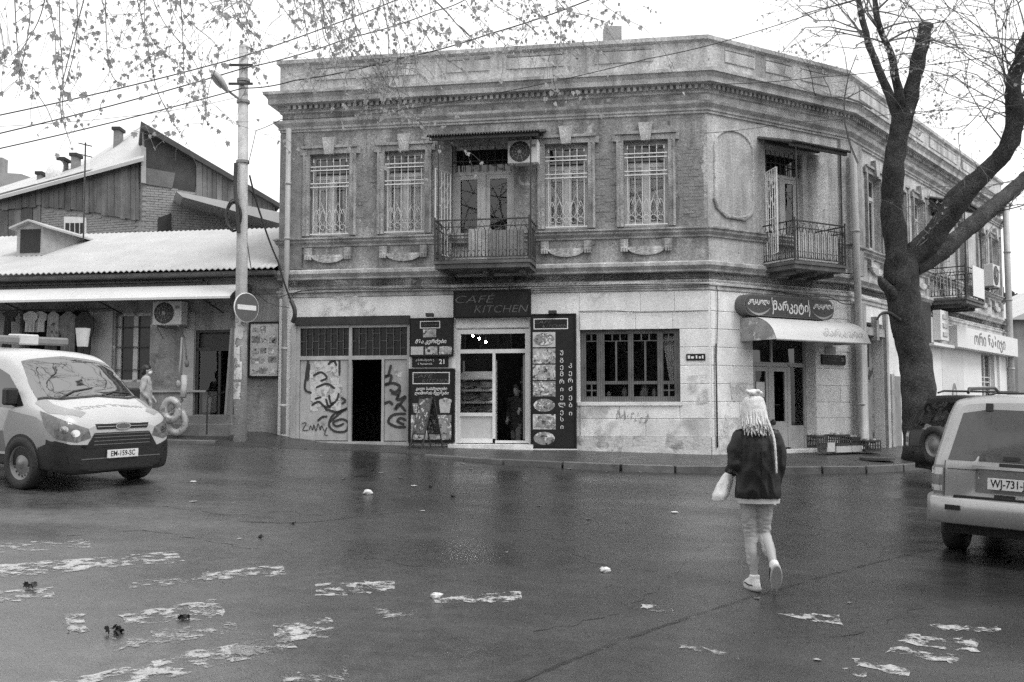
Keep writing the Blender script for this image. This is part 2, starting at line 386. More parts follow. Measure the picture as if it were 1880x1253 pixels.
for q in [((-60, 1000), (165, 990), (165, 1006), (-60, 1020)), ((235, 1068), (380, 1056), (380, 1070), (235, 1082)), ((1250, 1184), (1358, 1202), (1356, 1210), (1250, 1192)), ((690, 1118), (760, 1124), (760, 1140), (690, 1134)), ((520, 1238), (640, 1226), (640, 1253), (520, 1260)), ((200, 1170), (430, 1140), (440, 1165), (210, 1195))]:
    stripe(q, M_PAINT2)
# hair cracks and patches
M_CRK = worn(mat('asphalt_crack', .008, .5, .2, 5), 4, .42, .15)
for k, q in enumerate([[(300, 930), (420, 945), (520, 940), (640, 955)], [(120, 985), (260, 975), (360, 990), (470, 1010)], [(900, 960), (1010, 985), (1080, 1030), (1200, 1050)], [(1450, 960), (1560, 985), (1640, 1030)], [(1300, 1000), (1200, 1085), (1120, 1130), (980, 1160)], [(640, 1010), (760, 1040), (860, 1035)], [(1480, 1180), (1580, 1160), (1700, 1110)]]):
    P = crom([gnd(*c) for c in q], 10); m = MB(); m.grid([[(p.x + .04 * math.sin(i * 2.1), p.y - .009 + .03 * math.sin(i * 1.3 + k), gz(p.x + .04 * math.sin(i * 2.1), p.y - .009 + .03 * math.sin(i * 1.3 + k)) + .0025), (p.x + .04 * math.sin(i * 2.1), p.y + .009 + .03 * math.sin(i * 1.3 + k), gz(p.x + .04 * math.sin(i * 2.1), p.y + .009 + .03 * math.sin(i * 1.3 + k)) + .0025)] for i, p in enumerate(P)]); m.build('asphalt_crack', M_CRK, None, kind='structure')
# dark mended seam across the asphalt
M_SEAM = worn(mat('tar_seam', .026, .35, .3, 5, .1, 60), 3.5, .40, .25)
m = MB(); pa = [gnd(*c) for c in [(1735, 1004), (1600, 1035), (1420, 1085), (1240, 1142), (1080, 1200), (900, 1275)]]; pa = crom(pa, 8); rows = []
for i, p in enumerate(pa):
    wv = .035 + .012 * math.sin(i * 1.7); rows.append([(p.x, p.y - wv, gz(p.x, p.y - wv) + .003), (p.x, p.y + wv, gz(p.x, p.y + wv) + .003)])
m.grid(rows).build('asphalt_seam', M_SEAM, None, kind='structure')
m = MB(); pa = crom([gnd(*c) for c in [(440, 958), (560, 960), (690, 945), (760, 938)]], 6)
m.grid([[(p.x, p.y - .03, gz(p.x, p.y - .03) + .003), (p.x, p.y + .03, gz(p.x, p.y + .03) + .003)] for p in pa]).build('asphalt_seam', M_SEAM, None, kind='structure')
# ================================================================ the corner house
M_UP = mat('weathered_plaster', .36, .9, .45, 1.1, .9, 22, .2, streak=.5, grain=(26, .3), blot=[(.17, .9, .56, .1), (.55, 1.9, .6, .08), (.14, 5, .62, .05)], fine=.22)
M_UP2 = mat('weathered_plaster_lit', .54, .9, .3, 1.3, .7, 24, .2, streak=.4, grain=(26, .22), blot=[(.32, 1.0, .58, .12), (.22, 5, .64, .05)], fine=.16)  # same plaster, base colour lightened for the fronts turned to the light
M_LOW = mat('painted_stone', .78, .85, .14, 1.4, .4, 45, .25, streak=.16, grain=(30, .1), blot=[(.5, 1.2, .6, .1), (.3, 4, .68, .04)], fine=.07)
M_SOC = mat('damp_plaster', .6, .85, .25, 2.2, .7, 20, .25, blot=[(.24, 1.5, .53, .06), (.12, 4, .63, .03)], fine=.14)
M_MOULD = mat('moulding_plaster', .42, .9, .4, 2.6, .8, 30, .2, streak=.5, fine=.2, grain=(30, .25))
M_MOULD2 = mat('moulding_plaster_pale', .52, .88, .3, 2.2, .6, 34, .2, streak=.45, fine=.14, grain=(30, .2))
M_BRICK = mat('old_brick', .24, .92, .3, 6, .6, 60, .2, fine=.25)
M_BRICK_R = mat('old_brick_single', .19, .92, .25, 6, .5, 60, .2, rnd=.3)
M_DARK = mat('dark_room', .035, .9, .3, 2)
M_IRON = mat('wrought_iron', .03, .55, .3, 12, .2, 60)
M_WHITE = mat('white_paint', .7, .5, .1, 6, .1, 60, fine=.06)
M_GREYP = mat('grey_paint', .24, .6, .2, 4, .15, 60, streak=.2)
M_WIN = mat('window_paint', .52, .6, .2, 5, .2, 60, streak=.2)
M_PANE = glass_mat('window_pane', .02, .02, 1.75)
M_CLEAR = glass_mat('shop_glass', .02, .01, 1.55, alpha=.85)
M_UPGL = glass_mat('upper_glass', .02, .015, 1.75, alpha=.9)
M_CURT = mat('lace_curtain', .75, .9, .3, 9, 0, 40, .1, wave=(9, .35))
M_TIN = mat('corrugated_tin', .10, .55, .4, 2, .1, 40, metal=.3, streak=.3)
M_PIPE = mat('pipe_paint', .42, .55, .15, 3, .1, 40, streak=.25)
bld = thing('corner_building', 'two-storey plastered corner house with moulded cornice, café below and chamfered corner', 'building', tuple(F1.w(0)))
bld.location.z = 0

def wallmb(s0, s1, z0, z1, holes, rv=.3, m=None):
    m = m or MB(); S = sorted({s0, s1, *[h[0] for h in holes], *[h[1] for h in holes]}); Z = sorted({z0, z1, *[h[2] for h in holes], *[h[3] for h in holes]})
    S = [v for v in S if s0 <= v <= s1]; Z = [v for v in Z if z0 <= v <= z1]
    for a, b in zip(S, S[1:]):
        for c, d in zip(Z, Z[1:]):
            x, z = (a + b) / 2, (c + d) / 2
            if any(h[0] < x < h[1] and h[2] < z < h[3] for h in holes): continue
            m.face([(a, 0, c), (b, 0, c), (b, 0, d), (a, 0, d)])
    for a, b, c, d in holes:
        m.face([(a, 0, c), (a, rv, c), (b, rv, c), (b, 0, c)][::-1]); m.face([(a, 0, d), (a, rv, d), (b, rv, d), (b, 0, d)])
        m.face([(a, 0, c), (a, 0, d), (a, rv, d), (a, rv, c)][::-1]); m.face([(b, 0, c), (b, 0, d), (b, rv, d), (b, rv, c)])
    return m
PATH = [F1.w(-.13, 7), F1.w(-.13), F2.w(0), F3.w(0), F3.w(L3), F3.w(L3, 7)]
def mitre(path):
    out = []
    for i, p in enumerate(path):
        ns = []
        for a, b in ((i - 1, i), (i, i + 1)):
            if 0 <= a and b < len(path):
                d = (path[b] - path[a]).normalized(); ns.append(V((d.y, -d.x, 0)))
        if len(ns) == 2:
            k = (ns[0] + ns[1]).normalized(); k = k / max(.3, k.dot(ns[0]))
        else: k = ns[0]
        out.append(k)
    return out
MIT = mitre(PATH)
def moulding(name, prof, mt, lo=0, hi=None, **k):
    m = MB(); hi = hi or len(PATH); rows = []
    for p, q in list(zip(PATH, MIT))[lo:hi]: rows.append([(p.x + q.x * o, p.y + q.y * o, z) for o, z in prof])
    m.grid([list(r) for r in rows]); return m.build(name, mt, bld, **k)
# ---- upper walls
WZ0, WZ1 = 5.62, 7.56
wins1 = [.585, 2.395, 6.155, 7.93]; WW = .985
h1 = [(s, s + WW, WZ0, WZ1) for s in wins1] + [(4.0, 5.45, 4.95, 7.62)]
wallmb(-.13, L1, 4.3, 9.04, h1).build('upper_wall', M_UP, bld, F1.M)
h2 = [(1.75, 2.95, 4.95, 7.55)]
wallmb(0, L2, 4.3, 9.04, h2).build('upper_wall', M_UP2, bld, F2.M)
W3 = [1.35, 3.4, 5.1, 9.4, 11.9, 13.7]; h3 = [(s, s + .95, WZ0, WZ1) for s in W3] + [(6.75, 7.95, 4.95, 7.6)]
wallmb(0, L3, 4.3, 9.04, h3).build('upper_wall', M_UP2, bld, F3.M)
# ---- ground floor walls
G1 = (.30, 3.02, .45, 3.70); DO = (4.12, 5.79, .45, 3.40); CW = (6.93, 9.12, 1.74, 3.345)
wallmb(-.13, L1, .3, 4.4, [G1, DO, CW]).build('lower_wall', M_LOW, bld, F1.M)
lw1 = [o for o in W if o.name.startswith('lower_wall')][-1]
MK = (1.26, 3.24, .4, 3.35)
lw2 = wallmb(0, L2, .3, 4.4, [MK]).build('lower_wall', M_LOW, bld, F2.M)
HD = (.95, 2.25, .3, 3.75); BW = (11.5, 13.1, 1.3, 3.4); BD = (14.0, 14.9, .4, 3.0)
lw3 = wallmb(0, L3, .2, 4.4, [HD, BW], .4).build('lower_wall', M_LOW, bld, F3.M)
# closing walls, floors and roof
m = MB(); pl = [F1.w(-.13), F2.w(0), F3.w(0), F3.w(L3), F3.w(L3, 7), F1.w(-.13, 9)]
m.slab([(p.x, p.y) for p in pl], 4.42, 4.7); m.slab([(p.x + F1.n.x * .1, p.y + .1) for p in pl], 9.1, 9.2); m.slab([(p.x, p.y) for p in pl], .0, .45)
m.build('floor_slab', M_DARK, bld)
m = MB()
for a, b in zip(pl[3:] + pl[:1], pl[4:] + pl[:1]):
    m.face([(a.x, a.y, -.5), (b.x, b.y, -.5), (b.x, b.y, 9.5), (a.x, a.y, 9.5)])
m.build('rear_wall', M_BRICK, bld)
m = MB(); m.box(3.3, 9.6, 3.2, 3.3, .4, 4.45); m.box(.05, 9.6, 1.6, 1.7, 4.6, 9.0); m.box(3.2, 3.3, .35, 3.2, .4, 4.45); m.box(6.3, 6.4, .35, 3.2, .4, 4.45); m.box(0.05, 3.2, 2.4, 2.5, .4, 4.4)
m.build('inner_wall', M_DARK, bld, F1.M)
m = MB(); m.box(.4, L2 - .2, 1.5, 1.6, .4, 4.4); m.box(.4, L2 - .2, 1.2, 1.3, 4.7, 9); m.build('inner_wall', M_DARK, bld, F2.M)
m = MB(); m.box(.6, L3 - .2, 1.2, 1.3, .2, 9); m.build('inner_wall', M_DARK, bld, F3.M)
# ---- mouldings that run round the house
moulding('string_band', [(0, 4.17), (.03, 4.19), (.03, 4.26), (.06, 4.29), (.06, 4.33), (0, 4.35)], M_MOULD2)
moulding('band_course', [(0, 4.58), (.05, 4.60), (.05, 4.64), (.13, 4.72), (.13, 4.79), (.03, 4.83), (0, 4.83)], M_MOULD2)
moulding('sill_course', [(0, 5.34), (.04, 5.36), (.04, 5.40), (.10, 5.46), (.10, 5.50), (.14, 5.53), (.14, 5.565), (0, 5.59)], M_MOULD)
moulding('string_course', [(0, 8.09), (.04, 8.11), (.04, 8.15), (.07, 8.17), (.07, 8.22), (.15, 8.30), (.17, 8.36), (.0, 8.40)], M_MOULD2)
moulding('cornice', [(0, 8.55), (.05, 8.57), (.05, 8.61), (.08, 8.63), (.08, 8.72), (.26, 8.75), (.26, 8.86), (.31, 8.94), (.35, 8.96), (.35, 9.03), (.0, 9.08)], M_MOULD2)
moulding('parapet', [(.05, 9.0), (.05, 9.70), (.12, 9.75), (.12, 9.84), (-.34, 9.87), (-.34, 9.0)], M_UP2)
m = MB()
for F, ln in ((F1, L1), (F2, L2), (F3, 15.2)):
    s = .06
    while s < ln - .05:
        q = MB().box(s, s + .07, -.16, -.07, 8.632, 8.745); q.xf(F.M); m.add(q.v, q.f); s += .135
m.build('dentil_row', M_MOULD, bld, kind='stuff')
# sunk panels and brick joints in the parapet
for F, sp in ((F1, [(.7, 3.2), (3.9, 4.9), (5.3, 6.6), (7.3, 8.6)]), (F2, [(.5, 1.4), (1.75, 2.6), (2.9, 3.8)]), (F3, [(.8, 3), (3.6, 6), (6.6, 9.5), (10, 13)])):
    for a, b in sp:
        MB().box(a, b, -.075, -.045, 9.33, 9.58).build('parapet_panel', M_MOULD2, bld, F.M); MB().box(a, b, -.07, -.045, 9.61, 9.66).build('parapet_panel', M_MOULD, bld, F.M)
# corner pilasters
MB().box(-.15, .42, -.05, .02, 4.84, 8.08).build('pilaster', M_BRICK, bld, F1.M)
MB().box(L2 - .3, L2 + .02, -.08, .02, 4.84, 8.08).build('pilaster', M_MOULD, bld, F2.M)
MB().box(.02, .75, -.1, .02, 4.84, 8.08).build('pilaster', M_MOULD, bld, F3.M)
MB().box(.02, .8, -.1, .02, .3, 4.16).build('pilaster', M_MOULD2, bld, F3.M)
m = MB(); rows = []
for z in (5.6, 7.35, 7.5, 7.58): rows.append([(3.45 + .33 * math.cos(R(a)) * (1 if z < 7.5 else .9), -.16 * math.sin(R(a)) * (1 if z < 7.5 else .7), z) for a in range(180, -1, -15)])
m.grid(rows).build('half_column', M_UP2, bld, F2.M, smooth=True)
# exposed brickwork between the windows (small, so one mesh for each patch)
def brick_patch(F, s0, s1, z0, z1, keep=.8):
    m = MB(); z = z0; r = 0
    while z < z1:
        s = s0 - (.12 if r % 2 else 0)
        while s < s1:
            a, b = max(s, s0), min(s + .225, s1)
            edge = min((a - s0), (s1 - b), (z - z0), (z1 - z)) < .07
            if b - a > .05 and random.random() < (keep if not edge else keep * .45): m.box(a, b, -.010 + random.uniform(-.005, .005), .01, z, z + .062)
            s += .24
        z += .075; r += 1
    m.build('brick_patch', M_BRICK, bld, F.M, kind='stuff')
    ed = [(s0 + (s1 - s0) * i / 6, z0 - random.uniform(-.12, .05)) for i in range(7)] + [(s1 + random.uniform(-.08, .02), z0 + (z1 - z0) * i / 7) for i in range(1, 7)] + [(s1 - (s1 - s0) * i / 6, z1 + random.uniform(-.15, .05)) for i in range(7)] + [(s0 + random.uniform(-.02, .08), z1 - (z1 - z0) * i / 7) for i in range(1, 7)]
    MB().prism(ed, -.004, .01).build('mortar_bed', mat('mortar', .22, .95, .35, 5, .6, 30, grain=(30, .3)), bld, F.M)
brick_patch(F1, .2, .44, 5.0, 7.9, .5); brick_patch(F1, 7.28, 7.74, 5.75, 7.35, .85); brick_patch(F1, 9.12, 9.68, 5.8, 7.4, .9); brick_patch(F1, 1.78, 2.18, 5.8, 6.9, .6)
# ---- windows
def clear(x0, x1, y, z0, z1, parent, F): return MB().face([(x0, y, z0), (x1, y, z0), (x1, y, z1), (x0, y, z1)]).build('pane', M_CLEAR, parent, F.M)
def arc(cx, cz, rx, rz, a0, a1, n=8): return [(cx + rx * math.cos(R(a0 + (a1 - a0) * i / n)), cz + rz * math.sin(R(a0 + (a1 - a0) * i / n))) for i in range(n + 1)]
def make_window(w, h, grille=True, wm=M_WIN, inset=.16):
    """frame with a fixed light over two casements; panes, curtain and bars hang on it. Local origin: lower left corner"""
    f = MB(); t = .09; y0, y1 = inset, inset + .07
    f.box(0, t, y0, y1, 0, h); f.box(w - t, w, y0, y1, 0, h); f.box(t, w - t, y0, y1, 0, t); f.box(t, w - t, y0, y1, h - t, h)
    zt = h * .70; f.box(t, w - t, y0 - .01, y1, zt, zt + .09); f.box(w / 2 - .065, w / 2 + .065, y0 - .015, y1, t, zt)
    for a in (t, w / 2 + .065):
        b = a + (w / 2 - .065 - t); f.box(a, a + .035, y0 + .012, y1, t, zt); f.box(b - .035, b, y0 + .012, y1, t, zt); f.box(a + .035, b - .035, y0 + .012, y1, t, t + .04); f.box(a + .035, b - .035, y0 + .012, y1, zt - .04, zt)
    win = f.build('window', wm, bld, F1.M)
    for a, b, c, d in ((t, w - t, zt + .09, h - t), (t + .035, w / 2 - .1, t + .04, zt - .04), (w / 2 + .1, w - t - .035, t + .04, zt - .04)):
        MB().face([(a, y0 + .035, c), (b, y0 + .035, c), (b, y0 + .035, d), (a, y0 + .035, d)]).build('pane', M_PANE if c > zt else M_UPGL, win, F1.M)
    if grille:
        g = MB(); yb = -.02
        def bar(x0, x1, z, r=.012): g.box(x0, x1, yb - r, yb + r, z - r, z + r)
        for z in (.04, h * .595, h * .64, h * .80, h * .845): bar(.02, w - .02, z)
        for i in range(6):
            x = .09 + (w - .18) * i / 5; g.box(x - .006, x + .006, yb + .008, yb + .02, .04, h * .80 if i in (0, 5) else h * .9)
            g.prism([(x - .014, h * .9), (x + .014, h * .9), (x, h * .95)], yb + .004, yb + .022)
            if i < 5:
                xc = x + (w - .18) / 10; r_ = (w - .18) / 13
                for q in ([(xc + r_ * math.cos(R(a)), yb, .2 + r_ * math.sin(R(a))) for a in range(0, 330, 30)],): g.tube(q, .006, 4)
                for sg in (-1, 1): g.tube([(xc, yb, .62), (xc + sg * .05, yb, .52), (xc + sg * .07, yb, .36), (xc + sg * .02, yb, .28)], .005, 4)
        for q in ((w * .18, w * .4), (w * .6, w * .82)): g.tube([(q[0], yb, .5), ((q[0] + q[1]) / 2, yb, .78), (q[1], yb, .5)], .007, 4)
        g.build('grille', M_WHITE, win, F1.M)
    return win
def make_surround(w, h):
    m = MB(); a = .155
    for sx in (0, 1):
        x0 = -a if sx == 0 else w; x1 = x0 + a
        m.box(x0, x1, -.05, 0.01, 0, h + .16); (m.box(x0 + (.0 if sx == 0 else .10), x1 - (.10 if sx == 0 else .0), -.075, -.048, 0, h + .1))
    m.box(0, w, -.05, .01, h, h + .16); m.box(-a - .03, w + a + .03, -.10, -.03, h + .13, h + .19)
    for sx in (-.24, w + .06): m.box(sx, sx + .18, -.07, 0, h - .02, h + .12)
    s = m.build('window_surround', M_MOULD, bld, F1.M)
    k = MB(); k.prism([(w / 2 - .10, h - .03), (w / 2 + .10, h - .03), (w / 2 + .16, h + .37), (w / 2 - .16, h + .37)], -.14, 0); k.build('keystone', M_MOULD, s, F1.M)
    return s
def make_apron(w):
    p = MB().prism([(.0, .0), (w, .0)] + arc(w / 2, 0, w / 2, .15, 0, -180, 10)[1:-1], -.045, 0)
    ap = p.build('apron_panel', M_MOULD, bld, F1.M)
    q = MB().prism(arc(w / 2, -.015, w / 2 + .02, .18, 0, -180, 12) + arc(w / 2, -.005, w / 2 - .03, .13, -180, 0, 12), -.075, -.01); q.build('apron_rim', M_MOULD, ap, F1.M)
    for x in (-.17, w):
        b = MB(); b.box(x, x + .17, -.10, 0, -.05, .16)
        for i in range(3): b.box(x + .008 + i * .055, x + .05 + i * .055, -.13, -.05, -.12, -.03)
        b.build('bracket', M_MOULD, ap, F1.M)
    return ap
mw = make_window(WW, WZ1 - WZ0); ms = make_surround(WW, WZ1 - WZ0); ma = make_apron(.8)
def T(F, s, z, y=0): return F.M @ MX.Translation(V((s, y, z)))
first = True
def put(o, M, first):
    if first: 
        D = M @ W[o].inverted()
        def rec(a):
            W[a] = D @ W[a]
            if a.parent: a.matrix_local = W[a.parent].inverted() @ W[a]
            for k in kids(a): rec(k)
        rec(o); return o
    return copy_tree(o, M, bld)
src = [(mw, 0), (ms, 0), (ma, .09)]
for o, dx in src:
    z = WZ0 if o is not ma else 5.17
    base = o
    places = [(F1, s) for s in wins1]
    for F, s in places[1:]: copy_tree(base, T(F, s + dx, z), bld)
    for s in W3:
        if o is not mw: copy_tree(base, T(F3, s + dx - .02, z), bld)
    put(base, T(F1, wins1[0] + dx, z), True)
gw = make_window(.95, WZ1 - WZ0, False); 
for s in W3[1:]: copy_tree(gw, T(F3, s, WZ0), bld)
put(gw, T(F3, W3[0], WZ0), True)
# lace behind the panes of the two left-hand and two right-hand windows
for i, s in enumerate(wins1):
    ww = WW - .1
    for a, b, fr_ in [[(0, .56, 1.9), (.72, 1, 2.6)], [(0, 1, 2.2)], [(0, .42, 2.4), (.5, 1, 1.7)], [(0, .47, 2.0), (.53, .95, 2.9)]][i]:
        m = MB(); rows = []; n_ = max(8, int(26 * (b - a)))
        for q in range(6): z = WZ0 + .06 + (1.36 - .05 * i) * q / 5; rows.append([(s + .05 + ww * (a + (b - a) * k / n_) + .02 * math.sin(q + k * .7), .29 + .035 * math.sin(k * fr_ + i + .4 * q), z) for k in range(n_ + 1)])
        m.grid(rows).build('curtain', M_CURT, bld, F1.M, smooth=True)
# ---- first-floor balcony over the café
def make_balcony(F, s0, s1, z0, dep, nb, dark=M_IRON):
    m = MB(); m.box(s0, s1, -dep, .0, z0, z0 + .1); m.box(s0 - .03, s1 + .03, -dep - .03, 0, z0 + .1, z0 + .16)
    for s in (s0 + .15, (s0 + s1) / 2, s1 - .25): m.prism([(s, z0 + .001), (s + .08, z0 + .001), (s + .08, z0 - .1), (s, z0 - .1)], -dep * .8, -.01)
    b = m.build('balcony', mat('balcony_slab', .13, .85, .3, 3, .3, 40, streak=.4), bld, F.M)
    r = MB(); zt = z0 + 1.06; zm = zt - .15; zb = z0 + .24; rr = .011
    path = [(s0, -.02), (s0, -dep), (s1, -dep), (s1, -.02)]
    for z, q in ((zt, .02), (zm, .013), (zb, .013), (z0 + .18, .013)):
        for a, c in zip(path, path[1:]): r.tube([(a[0], a[1], z), (c[0], c[1], z)], q, 4)
    for a in path[1:3]: r.tube([(a[0], a[1], z0 + .1), (a[0], a[1], zt + .07)], .022, 6)
    def run(a, c, n):
        for i in range(n):
            for k in range(1):
                t0, t1 = i / n, (i + 1) / n
                p = lambda t, z: (a[0] + (c[0] - a[0]) * t, a[1] + (c[1] - a[1]) * t, z)
                tm = (t0 + t1) / 2; dt = t1 - t0
                r.tube([p(t0 + dt * .12, zb), p(t0 + dt * .12, zm - .12), p(t0 + dt * .25, zm - .03), p(tm, zm), p(t1 - dt * .25, zm - .03), p(t1 - dt * .12, zm - .12), p(t1 - dt * .12, zb)], rr * .8, 4)
                r.tube([p(tm, zb), p(tm, zm - .12)], rr * .6, 4)
                for sg in (-1, 1):
                    r.tube([p(tm + sg * dt * (.2 + .17 * math.cos(R(an))), zb + .07 + .075 * math.sin(R(an))) for an in range(-180, 150, 30)], rr * .75, 4)
                r.tube([p(tm, zb + .04), p(tm, zb + .25)], rr * .8, 4)
                r.tube([p(t0 + dt * .2, zm), p(tm, zt - .04), p(t1 - dt * .2, zm)], rr * .6, 4)
    run(path[1], path[2], nb); run(path[0], path[1], max(2, round(nb * dep / (s1 - s0)))); run(path[2], path[3], max(2, round(nb * dep / (s1 - s0))))
    r.build('railing', dark, b, F.M)
    return b
b1 = make_balcony(F1, 3.86, 5.95, 4.64, 1.0, 9)
b2 = make_balcony(F2, 1.62, 3.22, 4.66, .97, 8)
def tin_canopy(F, s0, s1, zb, zf, dep, n=40):
    rows = []
    for y, z in ((0.0, zb), (-dep, zf)):
        rows.append([(s0 + (s1 - s0) * k / (n * 2), y, z + .022 * (1 if k % 2 else -1)) for k in range(n * 2 + 1)])
    rows2 = [[(p[0], p[1], p[2] - .015) for p in r] for r in rows]
    m = MB(); m.grid(rows); m.grid(rows2); c = m.build('balcony_canopy', M_TIN, bld, F.M)
    q = MB()
    for y in (-.15, -dep + .1): q.box(s0 + .05, s1 - .05, y - .03, y + .03, zb + (zf - zb) * (-y / dep) - .12, zb + (zf - zb) * (-y / dep) - .04)
    q.build('canopy_batten', mat('dark_wood', .07, .8, .3, 5, .2, 40), c, F.M)
    for s in (s0 + .25, s1 - .22): MB().tube([(s, -dep + .12, zf - .05), (s, -dep + .12, 4.8)], .018, 6).build('canopy_post', M_IRON, c, F.M)
tin_canopy(F1, 3.68, 6.2, 7.9, 7.58, 1.1); tin_canopy(F2, 1.5, 3.4, 7.78, 7.46, 1.05)
# balcony doors
def balcony_door(F, s0, s1, z0, z1, open_gate=True):
    w = s1 - s0; f = MB(); t = .08; zt = z0 + 2.0
    f.box(s0, s0 + t, .12, .2, z0, z1); f.box(s1 - t, s1, .12, .2, z0, z1); f.box(s0 + t, s1 - t, .12, .2, z1 - t, z1); f.box(s0 + t, s1 - t, .11, .2, zt, zt + .08); f.box((s0 + s1) / 2 - .05, (s0 + s1) / 2 + .05, .10, .2, z0, zt)
    for a in (s0 + t, (s0 + s1) / 2 + .05):
        b = a + w / 2 - t - .05; f.box(a, a + .1, .13, .19, z0, zt); f.box(b - .1, b, .13, .19, z0, zt); f.box(a + .1, b - .1, .13, .19, z0, z0 + .55); f.box(a + .1, b - .1, .13, .19, zt - .1, zt)
    d = f.build('balcony_door', M_WIN, bld, F.M)
    for a in (s0 + t + .1, (s0 + s1) / 2 + .15): MB().face([(a, .155, z0 + .55), (a + w / 2 - t - .25, .155, z0 + .55), (a + w / 2 - t - .25, .155, zt - .1), (a, .155, zt - .1)]).build('pane', M_UPGL, d, F.M)
    MB().box(s0 + t, s1 - t, .155, .161, zt + .08, z1 - t).build('pane', M_PANE, d, F.M)
    g = MB()
    for i in range(8): g.box(s0 + .08 + i * (w - .16) / 7 - .008, s0 + .08 + i * (w - .16) / 7 + .008, .05, .066, zt + .05, z1 - .02)
    g.box(s0, s1, .05, .07, zt + .3, zt + .32); g.build('transom_bars', M_IRON, d, F.M)
    # barred gate swung open
    q = MB(); hs = s0 - .02; L = .62; ang = R(118)
    def gp(u, z): return (hs - L * 0 + math.cos(ang) * u * .75, -.02 - math.sin(ang) * u, z)
    for u in (0, L * .2, L * .4, L * .6, L * .8, L): q.tube([gp(u, z0 + .1), gp(u, zt + .02)], .011 if 0 < u < L else .02, 4)
    for z in (z0 + .1, z0 + .9, zt + .02): q.tube([gp(0, z), gp(L, z)], .014, 4)
    for z in (z0 + .6, z0 + 1.3, z0 + 1.7):
        for u in (L * .3, L * .7):
            for sg in (-1, 1): q.tube([gp(u, z - .12), gp(u + sg * .1, z + .03), gp(u + sg * .13, z + .1)], .009, 4)
    q.build('barred_gate', M_WHITE, d, F.M)
balcony_door(F1, 4.0, 5.45, 4.95, 7.62); balcony_door(F2, 1.75, 2.95, 4.95, 7.55)
MB().box(4.55, 5.05, -.7, -.55, 4.8, 5.55).build('balcony_board', M_MOULD2, b1, F1.M)
MB().box(5.05, 5.8, -.75, -.72, 4.8, 5.5).build('balcony_board', M_GREYP, b1, F1.M)
m = MB(); m.box(1.75, 3.1, -.86, -.84, 4.82, 5.5); m.build('balcony_board', mat('pale_sheet', .55, .8, .1, 3, .1, 30), b2, F2.M)
# moulded panel with rounded ends on the chamfer
oc = [(.2, 6.2)] + arc(.8, 6.15, .55, .3, 200, 340, 8) + [(1.36, 6.2), (1.36, 7.4)] + arc(.78, 7.4, .58, .42, 0, 180, 12) + [(.2, 7.4)]
m = MB(); pts = oc + [oc[0]]
m.tube([(p[0], -.005, p[1]) for p in pts], .03, 6); m.build('panel_moulding', M_UP2, bld, F2.M)
m = MB(); pts = [(.16, 6.22), (.24, 6.02), (.5, 5.84), (1.08, 5.82), (1.3, 6.0), (1.38, 6.15)]
m.tube([(p[0], -.025, p[1]) for p in pts], .032, 6); m.build('panel_moulding', M_MOULD, bld, F2.M)
# ---- ashlar blocks of the ground floor, one by one
M_BLOCK = mat('painted_block', .77, .85, .14, 1.6, .35, 45, .25, streak=.12, grain=(30, .1), blot=[(.5, 1.3, .6, .1), (.35, 6, .68, .04)], fine=.07, rnd=.05)
def ashlar(F, s0, s1, zs, holes, parent, lo=.7, hi=1.5, sock=None):
    for k, (za, zb) in enumerate(zip(zs, zs[1:])):
        spans = [(s0, s1)]
        for h in holes:
            if h[3] > za + .02 and h[2] < zb - .02:
                spans = [q for a, b in spans for q in ((a, min(b, h[0] - .0)), (max(a, h[1]), b)) if q[1] - q[0] > .12]
        for a, b in spans:
            x = a
            while x < b - .02:
                l_ = random.uniform(lo, hi); e_ = x + l_
                if b - e_ < .35: e_ = b
                MB().box(x + .006, e_ - .006, -.016, .02, za + .007, zb - .007).build('stone_block', M_BLOCK if k > 0 or not sock else sock, parent, F.M, bevel=.006)
                x = e_
ZS = [.98, 1.37, 1.74, 2.13, 2.53, 2.93, 3.33, 3.72, 4.16]
ashlar(F1, 6.93, L1 - .01, ZS, [CW], lw1); ashlar(F2, .02, L2 - .05, ZS, [MK], lw2)
MB().box(6.86, L1 - .004, -.03, .02, .4, .985).build('socle', M_SOC, lw1, F1.M)
MB().box(.004, 1.24, -.03, .02, .4, .985).build('socle', M_SOC, lw2, F2.M); MB().box(3.26, L2 - .02, -.03, .02, .4, .985).build('socle', M_SOC, lw2, F2.M)
MB().box(6.88, 9.17, -.05, .1, 1.66, 1.735).build('window_ledge', M_LOW, bld, F1.M)
# ---- café window: dark wooden frame with small lights
M_WOOD = mat('dark_stained_wood', .11, .5, .35, 3, .25, 60, wave=(6, .25, 'X'))
cx0, cx1, cz0, cz1 = CW; m = MB(); y0, y1 = .1, .18
m.box(cx0, cx1, y0, y1, cz0, cz0 + .12); m.box(cx0, cx1, y0, y1, cz1 - .1, cz1); m.box(cx0, cx0 + .11, y0, y1, cz0 + .12, cz1 - .1); m.box(cx1 - .12, cx1, y0, y1, cz0 + .12, cz1 - .1)
cols = [(7.06, 7.30), (7.47, 7.99), (8.11, 8.63), (8.76, 9.0)]
rows_ = [(cz0 + .12, 2.13), (2.2, 3.08), (3.1, 3.245)]
e0 = cx0 + .11
for a, b in cols: m.box(e0, a, y0, y1, cz0 + .12, cz1 - .1); e0 = b
m.box(e0, cx1 - .12, y0, y1, cz0 + .12, cz1 - .1)
